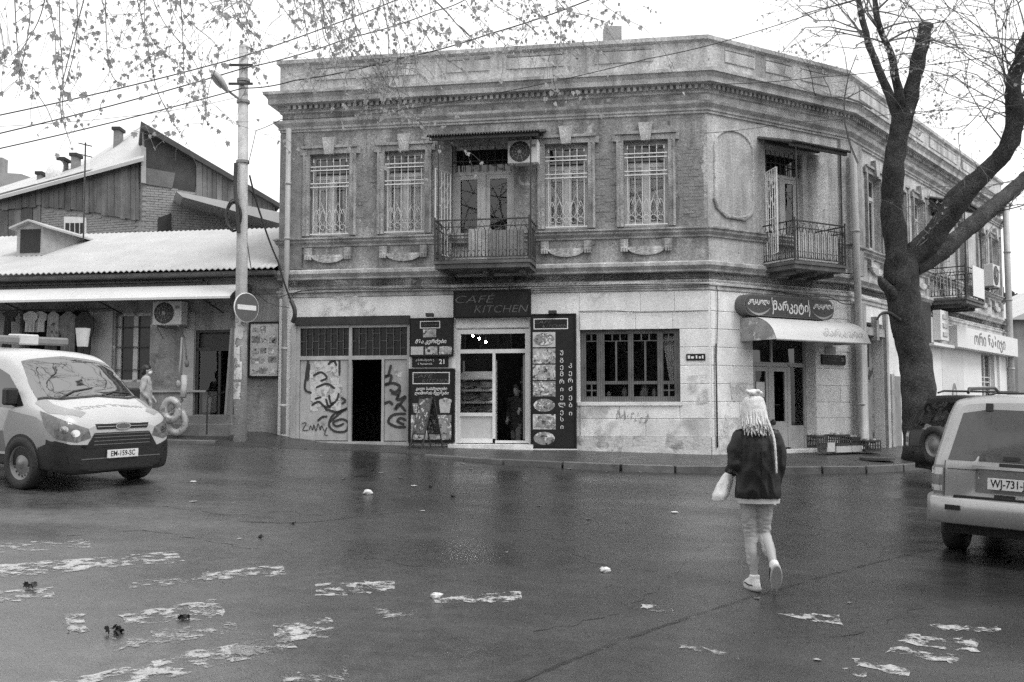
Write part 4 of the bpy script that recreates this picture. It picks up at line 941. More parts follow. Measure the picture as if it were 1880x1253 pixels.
# main sign over the café door
s0, s1, z0, z1 = rect(F1, 833, 974, 533, 583, -.15)
t = panel('cafe_sign', 'wide dark sign lettered CAFÉ KITCHEN over the café door', F1, s0, s1, z0, z1, -.2, -.03, .035); cafe_words(F1, t, s0 + .05, s1 - .03, z0 + .02, z1 - .02, -.191, mat('sign_relief', .11, .4, .1, 8), False)
# menu board, upper left of the door
s0, s1, z0, z1 = rect(F1, 752, 832, 584, 655, -.08)
t = panel('menu_board', 'dark menu board with four dish pictures above the street number plate', F1, s0, s1, z0, z1, -.09, -.02, .02); w = s1 - s0; h = z1 - z0; y = -.081
outline(MB(), s0 + w * .24, s0 + w * .70, z1 - h * .27, z1 - h * .08, .016, y).build('border', M_LET, t, F1.M)
put_text(F1, t, 'lettering', 'CAFÉ KITCHEN', s0 + w * .47, z1 - h * .18, .06, y - .003, M_LETD, shear=.2, xs=.9)
MB().box(s0 + w * .31, s0 + w * .61, y - .003, y, z0 + h * .50, z0 + h * .71).build('dish_picture', FOODS[0], t, F1.M)
put_text(F1, t, 'lettering', 'მზა კერძები', s0 + w * .48, z0 + h * .385, .115, y - .003, shear=.3, bold=.003)
for i in range(3):
    a = s0 + w * (.03 + .325 * i); MB().box(a, a + w * .29, y - .002, y, z0 + h * .05, z0 + h * .26).build('dish_picture', [M_PLATE, FOODS[1], FOODS[3]][i], t, F1.M)
    if i: MB().prism(arc(a + w * .145, z0 + h * .155, w * .14, h * .1, 0, 345, 16), y - .005, y - .002).build('dish_plate', FOODS[2], t, F1.M)
# street number plate
s0, s1, z0, z1 = rect(F1, 757, 823, 656, 674, -.03)
t = panel('street_number_plate', 'small dark street plate with white number 21 between two dark boards', F1, s0, s1, z0, z1, -.05, -.018, .012); w = s1 - s0; h = z1 - z0
put_text(F1, t, 'lettering', 'გ. მაზნიაშვილის ქ.', s0 + w * .36, z0 + h * .7, .06, -.054, xs=.75); put_text(F1, t, 'lettering', 'G. Mazniashvili St.', s0 + w * .36, z0 + h * .3, .06, -.054, xs=.8); put_text(F1, t, 'lettering', '21', s0 + w * .84, z0 + h * .5, .15, -.054, bold=.003)
MB().box(s0 - .06, s1 + .06, -.017, -.002, z0 - .04, z1 + .03).build('backing', mat('sign_backing', .45, .7, .15, 4), t, F1.M)
# drinks board, lower left
s0, s1, z0, z1 = rect(F1, 750, 834, 677, 813, -.1)
t = panel('drinks_board', 'tall dark drinks board with cup pictures left of the café door', F1, s0, s1, z0, z1, -.12, -.02, .045); w = s1 - s0; h = z1 - z0; y = -.109
cafe_words(F1, t, s0 + w * .09, s0 + w * .90, z0 + h * .79, z0 + h * .95, y)
put_text(F1, t, 'lettering', 'ცივი სასმელები', s0 + w * .5, z0 + h * .725, .085, y - .003, shear=.3, bold=.002); put_text(F1, t, 'lettering', 'ლიმონის წვენები', s0 + w * .5, z0 + h * .665, .085, y - .003, shear=.3, bold=.002)
MB().box(s0 + w * .06, s1 - w * .06, y - .002, y, z0 + h * .04, z0 + h * .38).build('drinks_picture', FOODS[3], t, F1.M)
def cup(cx, zb, wd, ht, mt, yy):
    return MB().prism([(cx - wd * .38, zb), (cx + wd * .38, zb), (cx + wd * .5, zb + ht), (cx - wd * .5, zb + ht)], yy - .003, yy).build('cup_picture', mt, t, F1.M)
cup(s0 + w * .28, z0 + h * .05, w * .34, h * .26, FOODS[2], y - .002); cup(s0 + w * .72, z0 + h * .05, w * .3, h * .28, FOODS[0], y - .002); cup(s0 + w * .22, z0 + h * .40, w * .26, h * .13, FOODS[1], y); cup(s0 + w * .80, z0 + h * .40, w * .26, h * .15, M_PLATE, y)
for k in range(3): MB().prism(arc(s0 + w * (.74 + .07 * k), z0 + h * (.56 + .012 * (k % 2)), w * .07, h * .03, 0, 345, 10), y - .006, y - .003).build('foam_picture', M_PLATE, t, F1.M)
MB().box(s0 + w * .05, s1 - w * .05, y - .008, y - .006, z0 + h * .375, z0 + h * .385).build('shelf_line', M_SGN, t, F1.M)
# tall pizza board, right of the door
s0, s1, z0, z1 = rect(F1, 975, 1058, 577, 824, -.12)
t = panel('pizza_board', 'tall dark board with a column of seven pizza pictures right of the café door', F1, s0, s1, z0, z1, -.2, -.03, .03); w = s1 - s0; h = z1 - z0; y = -.189
cafe_words(F1, t, s0 + w * .07, s0 + w * .83, z0 + h * .885, z0 + h * .965, y)
MB().box(s0, s1, -.205, -.03, z0 - .03, z0 - .001).build('base_rail', M_WHITE, t, F1.M)
for i in range(7):
    zb = z0 + h * (.02 + .122 * (6 - i)); a, b = s0 + w * .05, s0 + w * .55; zt_ = zb + h * .112
    MB().box(a, b, y - .002, y, zb, zt_).build('dish_picture', [M_PLATE, FOODS[0], FOODS[2], FOODS[1], M_SGN, FOODS[2], M_SGN][i], t, F1.M)
    if i in (0, 1, 3, 4, 6): MB().prism(arc((a + b) / 2, (zb + zt_) / 2, (b - a) * .47, (zt_ - zb) * .43, 0, 345, 20), y - .004, y - .002).build('pizza_picture', FOODS[(i + 1) % 4], t, F1.M)
    elif i == 2: MB().prism([(a + .05, zb + .03), (b - .03, zb + .05), ((a + b) / 2, zt_ - .02)], y - .004, y - .002).build('pizza_picture', FOODS[0], t, F1.M)
    else: MB().prism([(a + .05, zb + .05), (b - .06, zb + .03), (b - .03, zt_ - .06), (a + .12, zt_ - .03)], y - .004, y - .002).build('pizza_picture', FOODS[1], t, F1.M)
for k, ch in enumerate('უგემრიელესი'): put_text(F1, t, 'lettering', ch, s0 + w * .69, z0 + h * (.715 - .0555 * k), .135, y - .003, xs=1.1)
for k, ch in enumerate('კერძები'): put_text(F1, t, 'lettering', ch, s0 + w * .88, z0 + h * (.62 - .06 * k), .135, y - .003, xs=1.1)
# spot lamps over the two boards
for x, yy, lb in ((790, 579, 'small black spot lamp above the menu board'), (1015, 574, 'small black spot lamp above the tall pizza board')):
    s, z = F1.at(x, yy, -.2); m = MB().box(s - .09, s + .09, -.3, -.2, z - .04, z + .04); m.box(s - .015, s + .015, -.2, -.0, z - .01, z + .02); m.build('spot_lamp', M_IRON, None, F1.M, label=lb, cat='lamp', bevel=.01)
# small plate by the window corner
s0, s1, z0, z1 = rect(F1, 1260, 1295, 650, 662, -.03)
t = panel('small_plate', 'small dark plate with pale marks on the stone beside the café window', F1, s0, s1, z0, z1, -.045, -.018, .0)
m = MB(); 
for k, (a, b) in enumerate(((.08, .2), (.25, .4), (.5, .58), (.66, .76), (.82, .9))): m.box(s0 + (s1 - s0) * a, s0 + (s1 - s0) * b, -.036, -.033, z0 + .04, z1 - .035 - .02 * (k % 2))
m.build('lettering', M_LET, t, F1.M)
# graffiti tags, brushed on the steel gate (flat paint)
M_TAG = mat('spray_paint', .03, .6, .2, 6)
def tags(parent, strokes, wd, mt=M_TAG, name='graffiti', y=.0195):
    m = MB()
    for st_ in strokes:
        P = [F1.at(x, yy, y) for x, yy in st_]; P = [(p.x, p.y) for p in crom([V((a, b, 0)) for a, b in P], 5)]; m.ribbon(P, wd, y - .0015)
    m.build(name, mt, parent, F1.M)
tags(gd, [[(632, 752), (612, 762), (604, 780), (614, 792), (634, 792), (640, 778), (628, 770), (612, 776), (618, 783), (632, 778)], [(566, 660), (562, 690), (560, 715), (572, 722)], [(600, 752), (620, 757), (637, 750), (625, 758), (606, 775)], [(583, 773), (592, 766), (601, 765)], [(595, 745), (600, 755)], [(598, 732), (604, 748), (612, 738)], [(578, 733), (590, 729)], [(626, 730), (634, 736), (627, 742)], [(602, 670), (612, 662), (618, 672)], [(575, 690), (590, 684), (600, 694), (588, 700)], [(580, 712), (600, 705), (615, 714)], [(572, 745), (585, 738), (598, 748), (612, 742)], [(610, 664), (622, 660), (623, 690)], [(604, 725), (608, 742), (618, 735), (622, 722)], [(568, 668), (565, 700)]], .05)
tags(gd, [[(554, 778), (562, 777), (556, 790), (566, 790)], [(568, 790), (570, 782), (574, 790), (576, 780), (580, 792), (584, 778), (588, 790), (590, 782), (596, 792), (600, 785), (596, 798), (602, 800)]], .02)
tags(ge, [[(718, 670), (712, 690), (704, 692), (718, 690), (714, 705), (706, 706), (722, 704), (734, 710), (726, 720), (715, 716)], [(718, 722), (730, 726), (727, 735)], [(735, 715), (730, 735), (745, 728), (726, 752), (732, 742), (745, 756)], [(704, 742), (715, 738), (721, 744)], [(745, 760), (722, 762), (713, 775), (728, 784), (745, 784)], [(745, 772), (735, 768), (730, 774), (742, 780)]], .06)
M_TORN = worn(mat('torn_paper', .55, .85, .25, 10, .1, 40, blot=(.25, 6, .56, .06)), 4, .42, .03)
def patch(F, q, y, name, mt, parent):
    P = [F.at(x, yy, y) for x, yy in q]; m = MB().face([(a, y - .001, b) for a, b in P][::-1] if sum((P[i][0] * P[(i + 1) % len(P)][1] - P[(i + 1) % len(P)][0] * P[i][1]) for i in range(len(P))) < 0 else [(a, y - .001, b) for a, b in P]); return m.build(name, mt, parent, F.M)
for q, yo in (([(568, 680), (600, 676), (604, 705), (628, 706), (630, 722), (570, 724)], .024), ([(570, 722), (628, 716), (629, 735), (571, 740)], .023), ([(568, 738), (626, 735), (626, 754), (570, 756)], .024), ([(605, 664), (622, 664), (622, 690), (606, 690)], .022), ([(576, 664), (604, 662), (606, 682), (580, 684)], .0235), ([(606, 692), (623, 692), (622, 706), (608, 706)], .021)): patch(F1, q, yo, 'torn_poster', M_TORN, gd)
patch(F1, [(724, 678), (738, 684), (737, 694), (726, 690)], .026, 'torn_poster', M_TORN, ge)
M_CHALK = worn(mat('faint_tag', .25, .8, .2, 6), 14, .48, .05)
m = MB()
for st_ in ([(1132, 770), (1135, 754), (1140, 768), (1146, 755), (1148, 774)], [(1152, 758), (1154, 774)], [(1158, 772), (1162, 758), (1168, 774), (1172, 758)], [(1176, 760), (1186, 756), (1190, 768), (1180, 778), (1174, 770), (1190, 764)]):
    P = [F1.at(x, yy, -.02) for x, yy in st_]; P = [(p.x, p.y) for p in crom([V((a, b, 0)) for a, b in P], 4)]; m.ribbon(P, .03, -.0185 if False else -.032)
m.build('graffiti', M_CHALK, lw1, F1.M)
# folding street board
c0 = F1.w(F1.at(783, 820, -.75)[0], -.75); zc = wall_z(c0) - .03
MA = MX.Translation(V((c0.x, c0.y, zc))) @ MX.Rotation(R(-52), 4, 'Z')
t = thing('folding_board', 'black folding pavement board standing in front of the drinks board', 'sign board', M=MA)
def lean(sg):
    m = MB()
    for x in (-.24, .24): m.tube([(x, sg * .27, 0), (x, sg * .02, 1.12)], .018, 5)
    m.tube([(-.24, sg * .2, .32), (.24, sg * .2, .32)], .014, 5); m.tube([(-.24, sg * .02, 1.12), (.24, sg * .02, 1.12)], .016, 5); return m
for sg in (-1, 1):
    lean(sg).build('frame', M_IRON, t, MA)
    q = MB().hexa([(-.225, sg * .2 - .006, .33), (.225, sg * .2 - .006, .33), (.225, sg * .2 + .006, .33), (-.225, sg * .2 + .006, .33)], [(-.225, sg * .03 - .006, 1.09), (.225, sg * .03 - .006, 1.09), (.225, sg * .03 + .006, 1.09), (-.225, sg * .03 + .006, 1.09)]).build('board', food('menu_print', .12, 6, .03), t, MA)
# market sign: rounded light box
def capsule(s0, s1, z0, z1, n=10):
    r = (z1 - z0) / 2; zc_ = (z0 + z1) / 2; return [(s1 - r + r * math.cos(R(a)), zc_ + r * math.sin(R(a))) for a in range(-90, 91, 15)] + [(s0 + r + r * math.cos(R(a)), zc_ + r * math.sin(R(a))) for a in range(90, 271, 15)]
s0, s1, z0, z1 = .72, 3.55, 3.64, 4.12; y = -.32
t = thing('market_sign', 'rounded dark light-box sign with white Georgian lettering over the market awning', 'sign', M=T(F2, 2.1, 3.6, -.2))
MB().prism(capsule(s0, s1, z0, z1), y, -.02).build('box', mat('lightbox_shell', .1, .4, .1, 4), t, F2.M); MB().prism(capsule(s0 + .03, s1 - .03, z0 + .03, z1 - .03), y - .012, y - .001).build('face', mat('lightbox_face', .05, .5, .08, 3), t, F2.M); y -= .014
put_text(F2, t, 'lettering', 'მარკეტი', (s0 + s1) / 2, (z0 + z1) / 2, .27, y, bold=.006, xs=.95)
for a, b in ((s0, s0 + .8), (s1 - .8, s1)):
    cxm = (a + b) / 2; put_text(F2, t, 'lettering', 'კოკაკოლა', cxm + .02, z1 - .16, .15, y - .002, shear=.35, bold=.003, xs=.78)
    sw = [(cxm - .36, z0 + .22)] + [(cxm - .36 + .74 * k / 8, z0 + .2 - .14 * math.sin(math.pi * k / 8) ** .8 * (1.1 - .02 * k)) for k in range(1, 9)]; lo = [(x, zz - .05 * math.sin(math.pi * k / 9)) for k, (x, zz) in enumerate(sw)][::-1]
    MB().prism(sw + lo[1:-1], y - .003, y - .001).build('swoosh', mat('swoosh_grey', .3, .4, .1, 4), t, F2.M)
for x in (s0 + .84, s1 - .84): MB().tube([(x + .02 * math.sin(k), y, z0 + .05 + (z1 - z0 - .1) * k / 5) for k in range(6)], .012, 4).build('divider', M_LET, t, F2.M)
# barrel awning of the market
s0, s1 = .88, 3.85; rows = []; prof = [(-.03, 3.6), (-.45, 3.59), (-.75, 3.5), (-.98, 3.32), (-1.1, 3.08)]
pf = [(p.x, p.y) for p in crom([V((a, b, 0)) for a, b in prof], 4)]
m = MB().grid([[(s_, a, b) for s_ in (s0, 1.6, 2.4, 3.2, s1)] for a, b in pf]); m.grid([[(s_, a + .012, b - .012) for s_ in (s0, 1.6, 2.4, 3.2, s1)] for a, b in pf]); m.grid([[(s_, pf[-1][0], pf[-1][1]) for s_ in (s0, s1)], [(s_, pf[-1][0] + .01, pf[-1][1] - .03) for s_ in (s0, s1)]])
t = m.build('market_awning', M_AWN, None, F2.M, smooth=True, label='white barrel awning below the rounded market sign', cat='awning')
for s_, mt in ((s0, mat('awning_print', .3, .5, .4, 3, blot=(.6, 3.5, .55, .03))), (s1, M_AWN)):
    m = MB().add([(s_, a + .01, b - .01) for a, b in pf] + [(s_, -.02, 3.08)], [tuple(range(len(pf) + 1))]); m.build('end_panel', mt, t, F2.M)
MB().tube([(s0, -1.1, 3.06), (s1, -1.1, 3.06)], .018, 6).build('front_bar', M_GREYP, t, F2.M)
put_text(F2, t, 'lettering', 'მარკეტი', 3.0, 3.26, .22, -1.065, mat('faded_print', .5, .5, .1, 5), xs=1.3)
# street plate under the awning
s0, s1, z0, z1 = rect(F2, 1508, 1551, 652, 670, -.03)
t = panel('street_name_plate', 'dark street name plate on the stone right of the market door', F2, s0, s1, z0, z1, -.06, -.018, .012); put_text(F2, t, 'lettering', 'მაზნიაშვილის ქ.', (s0 + s1) / 2 - .08, z0 + .19, .075, -.064, M_LETD, xs=.85); put_text(F2, t, 'lettering', 'Mazniashvili St.', (s0 + s1) / 2 - .08, z0 + .1, .07, -.064, M_LETD, xs=.85); put_text(F2, t, 'lettering', '21', s1 - .1, (z0 + z1) / 2, .12, -.064, mat('plate_letter', .25))
MB().box((s0 + s1) / 2 - .25, (s0 + s1) / 2 + .1, -.03, -.018, z1 + .03, z1 + .2).build('upper_plate', M_GREYP, t, F2.M)
# hostel sign in the side doorway
t = panel('hostel_sign', 'dark hostel sign with white lettering above the side-street door', F3, 1.0, 1.78, 2.65, 3.4, .18, .24, .0); put_text(F3, t, 'lettering', 'HOSTEL', 1.4, 3.15, .17, .187, xs=.9); put_text(F3, t, 'lettering', 'UPPER', 1.4, 2.93, .12, .187, xs=.9); put_text(F3, t, 'lettering', 'floor', 1.4, 2.76, .1, .187)
# supermarket fascia on the side street
t = thing('supermarket_sign', 'long white shop fascia with dark Georgian letters on the side street', 'sign', M=T(F3, 10, 3.5, -.2))
MB().box(5.3, 7.35, -.22, -.121, 3.45, 4.2).build('logo_panel', mat('fascia_grey', .5, .5, .08, 2), t, F3.M); MB().box(7.36, 15.0, -.48, -.121, 3.42, 4.05).build('fascia', mat('fascia_white', .7, .45, .06, 2), t, F3.M)
MB().box(5.3, 7.35, -.4, -.1215, 3.37, 3.448).build('fascia_ledge', M_SHOPW, t, F3.M)
put_text(F3, t, 'lettering', 'ორი ნაბიჯი', 11.2, 3.74, .5, -.484, mat('fascia_letter', .16, .4, .1, 5), bold=.012, xs=1.35)
MB().box(5.9, 6.7, -.42, -.221, 3.55, 4.4).build('logo_box', M_SHOPW, t, F3.M)
for k in range(3): MB().box(6.1, 6.55, -.45, -.421, 3.66 + k * .25, 3.78 + k * .25).build('logo_bar', mat('logo_grey', .45, .5, .1, 5), t, F3.M)
t = panel('wall_poster', 'tall pale poster with a dark-haired figure on the white shop front', F3, 7.0, 9.3, 1.0, 3.3, -.14, -.121, 0, mat('poster_pale', .6, .5, .08, 2), 'poster')
m = MB().prism(arc(8.2, 1.95, .28, .42, 0, 345, 16), -.133, -.129); m.prism([(7.5, 1.02), (9.0, 1.02), (8.8, 1.45), (8.3, 1.7), (7.7, 1.5)], -.1335, -.129); m.build('figure_print', mat('poster_dark', .2, .5, .4, 4), t, F3.M)
MB().prism(arc(8.2, 1.95, .16, .24, 0, 345, 14), -.137, -.134).build('face_print', mat('poster_face', .5, .5, .2, 5), t, F3.M)
c = F3.w(5.6, -.5, 4.0); MB().box(3.9, 4.9, -.45, -.4, 3.4, 4.5).build('dark_board', M_SGN, None, F3.M, label='dark square board fixed beside the tree over the shop front', cat='sign')
# poster case by the pole
s0, s1, z0, z1 = rect(F1, 455, 513, 591, 694, 0)
t = panel('poster_case', 'framed wall case full of small printed pictures behind the concrete pole', F1, s0, s1, z0, z1, .02, D0 - .002, .045, mat('case_paper', .5, .6, .15, 5, blot=(.22, 7, .55, .1)), 'notice board')
for k in range(14):
    a = s0 + .07 + (k % 3) * (s1 - s0 - .16) / 3 + random.uniform(0, .04); b = z0 + .08 + (k // 3) * .24 + random.uniform(0, .05)
    MB().box(a, min(s1 - .06, a + random.uniform(.12, .22)), .026 - .001 * (k % 3), .031, b, min(z1 - .06, b + random.uniform(.08, .18))).build('picture', FOODS[k % 4], t, F1.M)
# ---- air-conditioner outdoor units
def aircon(F, s, z, w, h, y0, label, grp=None):
    t = thing('air_conditioner', label, 'air conditioner', M=T(F, s, z, y0)); d = .3
    MB().box(s, s + w, y0 - d, y0, z, z + h).build('casing', mat('ac_white', .62, .5, .08, 5, streak=.15), t, F.M, bevel=.012)
    cx, cz, r = s + w * .40, z + h * .5, h * .43
    MB().lathe([(r * 1.0, 0), (r * 1.04, .004), (r * 1.04, .012), (0, .012)], (cx, y0 - d - .013, cz), (0, 1, 0), 24, False).build('fan_opening', mat('ac_dark', .04, .5, .1, 5), t, F.M)
    m = MB(); m.lathe([(0, 0), (r * .2, 0), (r * .2, .01)], (cx, y0 - d - .022, cz), (0, 1, 0), 12)
    for k in range(10): a = R(36 * k); m.tube([(cx, y0 - d - .018, cz), (cx + r * math.cos(a), y0 - d - .018, cz + r * math.sin(a))], .005, 3)
    for q in (.45, .72): m.tube([(cx + r * q * math.cos(R(a)), y0 - d - .018, cz + r * q * math.sin(R(a))) for a in range(0, 361, 24)], .004, 3)
    m.build('fan_guard', mat('ac_guard', .3, .5, .1, 5), t, F.M)
    MB().box(s + w * .78, s + w * .93, y0 - d - .004, y0 - d + .002, z + h * .68, z + h * .8).build('badge', M_GREYP, t, F.M)
    for x in (s + .08, s + w - .1):
        m = MB(); m.box(x, x + .04, y0 - d, y0 + .1, z - .045, z - .003); m.tube([(x + .02, y0 - d + .04, z - .04), (x + .02, y0 + .05, z - .3)], .014, 4); m.build('bracket', M_GREYP, t, F.M)
    return t
aircon(F1, 5.4, 7.02, .68, .52, -.25, 'white air conditioner unit beside the balcony door over the café')
sA, zA = F1.at(284, 598, -.2); aircon(F1, sA, zA, .74, .56, -.02, 'white air conditioner unit under the long shop awning')
aircon(F3, 12.2, 5.7, .9, .75, -.1, 'white air conditioner unit high on the side-street front')
# ---- inside the café: shelves of trays, lamps
t = thing('display_shelf', 'shelf rack of pizza trays behind the café door glass', 'shelf', M=T(F1, 4.6, .8, .8)); MI = F1.M
M_SHELF = mat('shelf_white', .8, .5, .1, 4)
for z in (1.5, 1.78, 2.05, 2.32): MB().hexa([(4.14, .16, z - .07), (4.95, .16, z - .07), (4.95, .6, z + .11), (4.14, .6, z + .11)], [(4.14, .16, z - .05), (4.95, .16, z - .05), (4.95, .6, z + .13), (4.14, .6, z + .13)]).build('shelf', M_SHELF, t, MI)
for x in (4.16, 4.93): MB().box(x - .02, x + .02, .6, .65, .5, 2.7).build('upright', M_SHELF, t, MI)
for k, (x, z) in enumerate(((4.36, 2.08), (4.76, 2.08), (4.34, 1.81), (4.75, 1.81), (4.38, 1.53), (4.76, 1.53))):
    p = MB().lathe([(.0, .012), (.18, .012), (.205, .035), (.21, .03), (.18, 0), (0, 0)], (x, .36, z + .045), (0, -.42, 1), 18, False).build('pizza_tray', FOODS[k % 4], None, MI, label=['pizza tray left on the upper shelf of the café rack', 'pizza tray right on the upper shelf of the café rack', 'pizza tray left on the middle shelf of the café rack', 'pizza tray right on the middle shelf of the café rack', 'pizza tray left on the lowest shelf of the café rack', 'pizza tray right on the lowest shelf of the café rack'][k], cat='pizza')
for k, (x, yy) in enumerate(((868, 617), (880, 622), (892, 628))):
    s_, z_ = F1.at(x, yy, .9 + .25 * k); m = MB().ball((s_, .9 + .25 * k, z_), .026, 8)
    lm = thing('pendant_bulb', ['left of three lit bulbs in the café', 'middle of three lit bulbs in the café', 'right of three lit bulbs in the café'][k] + ' doorway fanlight', 'lamp', M=T(F1, s_, z_, .9 + .25 * k), group='bulbs in the café')
    m.build('bulb', mat('lit_bulb', .9, .5, 0, emit=90), lm, MI, smooth=True); MB().tube([(s_, .9 + .25 * k, z_ + .04), (s_, .9 + .25 * k, 4.4)], .006, 4).build('cord', M_IRON, lm, MI)
t = thing('shop_counter', 'dim counter with shelves at the back of the café', 'counter', M=T(F1, 5.4, .5, 1.6))
for z in (1.15, 1.35, 1.7, 1.95, 2.2): MB().box(5.35, 6.1, 1.5, 1.9, z, z + .05).build('shelf', mat('counter_grey', .3, .5, .2, 4), t, MI)
MB().box(5.3, 6.15, 1.95, 2.0, .45, 2.6).build('back_panel', mat('counter_dark', .08), t, MI)
# pots and jars on the café window sill
for k, (x, hh, r_) in enumerate(((7.55, .12, .05), (7.9, .2, .07), (8.28, .13, .05), (8.35, .26, .07), (8.55, .17, .05))):
    MB().lathe([(r_ * .8, 0), (r_, hh * .3), (r_, hh * .7), (r_ * .55, hh * .85), (r_ * .6, hh)], (x, .3, 1.86), n=12).build('jar', mat('jar_pale', .4, .4, .2, 8, rnd=.3), None, MI, label=['small jar leftmost on the café window sill', 'round jar near the middle of the café window sill', 'small jar right of the middle mullion on the sill', 'tallest pale jar on the café window sill', 'slim jar rightmost on the café window sill'][k], cat='jar')
MB().box(6.95, 9.1, .2, .45, 1.8, 1.855).build('inner_sill', M_WOOD, bld, F1.M)
# ================================================================ vehicles
def ground_M(x, y, hx, hy, lift=0):
    n = V((.03, -.04, 1)).normalized(); f = V((hx, hy, 0)); f = (f - n * f.dot(n)).normalized(); l = n.cross(f)
    return MX(((f.x, l.x, n.x, x), (f.y, l.y, n.y, y), (f.z, l.z, n.z, gz(x, y) + lift), (0, 0, 0, 1)))
def dense(P, k):                   # Catmull-Rom along axis 0 of an array
    P = np.asarray(P, float); out = []; n = len(P)
    for i in range(n - 1):
        a, b, c, d = P[max(i - 1, 0)], P[i], P[i + 1], P[min(i + 2, n - 1)]
        for j in range(k):
            t = j / k; out.append(.5 * (2 * b + (c - a) * t + (2 * a - 5 * b + 4 * c - d) * t * t + (3 * b - a - 3 * c + d) * t ** 3))
    out.append(P[-1]); return np.array(out)
def loft(stations, kx=5, ks=4):
    """stations: half sections (y >= 0) from bottom centre to top centre, each point (x, y, z)"""
    A = dense(np.array(stations), kx); A = np.stack([dense(a, ks) for a in A]); A[:, :, 1] = np.maximum(A[:, :, 1], 0)
    m = MB(); rows = []
    for a in A:
        right = [(p[0], -p[1], p[2]) for p in a]; left = [(p[0], p[1], p[2]) for p in a[::-1]]; rows.append(right + left[1:-1])
    m.grid(rows, True); n = len(rows[0])
    for r, fl in ((rows[0], True), (rows[-1], False)):
        c = np.mean(np.array(r), 0); mid = [tuple(np.array(p) * .5 + c * .5) for p in r]
        m.grid([mid, r] if fl else [r, mid], True); m.face(mid if not fl else mid[::-1])
    return m
def bvh_of(m): return BVHTree.FromPolygons([V(p) for p in m.v], m.f)
def decal(bvh, pts, d, off=.004, res=.07, thick=0):
    """a skin over part of a body: polygon pts projected along d on to the surface"""
    bm = bmesh.new(); bm.faces.new([bm.verts.new(p) for p in pts]); d = V(d).normalized()
    bmesh.ops.triangulate(bm, faces=bm.faces[:])
    for _ in range(6):
        L = [e for e in bm.edges if e.calc_length() > res]
        if not L: break
        bmesh.ops.subdivide_edges(bm, edges=L, cuts=1); bmesh.ops.triangulate(bm, faces=[f for f in bm.faces if len(f.verts) > 3])
    hits = []
    for v in bm.verts:
        h = bvh.ray_cast(v.co - d * 3, d)
        if h[0] is None: h = bvh.find_nearest(v.co)
        n = h[1] if h[1].dot(d) < 0 else -h[1]; hits.append(h[0] + n * off)
    for v, p in zip(bm.verts, hits): v.co = p
    bm.normal_update()
    m = MB(); idx = {v: i for i, v in enumerate(bm.verts)}; fs = []
    for f in bm.faces:
        ids = [idx[v] for v in f.verts]; fs.append(ids if f.normal.dot(d) < 0 else ids[::-1])
    m.add([v.co for v in bm.verts], fs); bm.free(); return m
def project(bvh, m, d, off=.006):
    d = V(d).normalized(); out = []
    for p in m.v:
        h = bvh.ray_cast(V(p) - d * 2, d); out.append(tuple(h[0] + (h[1] if h[1].dot(d) < 0 else -h[1]) * off) if h[0] else p)
    m.v = out; return m
M_TYRE = mat('tyre_rubber', .022, .75, .2, 20, .2, 60); M_RIM = mat('steel_rim', .2, .4, .15, 12, metal=.6); M_BLK = mat('black_plastic', .02, .5, .15, 12, .1, 80, spec=.3)
M_CHR = mat('chrome', .6, .15, 0, metal=1.0); M_LAMP = mat('lamp_glass', .13, .06, .5, 12, ior=1.6); M_CARGL = glass_mat('car_glass', .012, .02, 2.1)
M_PLT = mat('number_plate', .68, .4, .05, 8)
def wheel(parent, MW, x, y, r, wd, side, spokes=16):
    c = (x, y, r); ax = (0, side, 0); P = MB().lathe([(r * .60, -wd * .4), (r * .92, -wd * .5), (r, -wd * .38), (r, wd * .38), (r * .93, wd * .5), (r * .66, wd * .46), (r * .62, wd * .3)], c, ax, 32, False)
    w_ = P.build('wheel', M_TYRE, parent, MW, smooth=True)
    q = MB().lathe([(r * .64, wd * .42), (r * .60, wd * .40), (r * .57, wd * .22), (r * .42, wd * .26), (r * .26, wd * .34), (r * .2, wd * .36), (r * .14, wd * .44), (.0, wd * .45)], c, ax, 32, False); q.build('rim', M_RIM, w_, MW, smooth=True)
    h = MB()
    for k in range(spokes):
        a = 2 * math.pi * k / spokes; h.lathe([(0, 0), (r * .045, 0)], (x + r * .5 * math.cos(a), y + side * (wd * .262), r + r * .5 * math.sin(a)), ax, 8, False)
    h.build('rim_holes', M_BLK, w_, MW, kind='stuff'); return w_
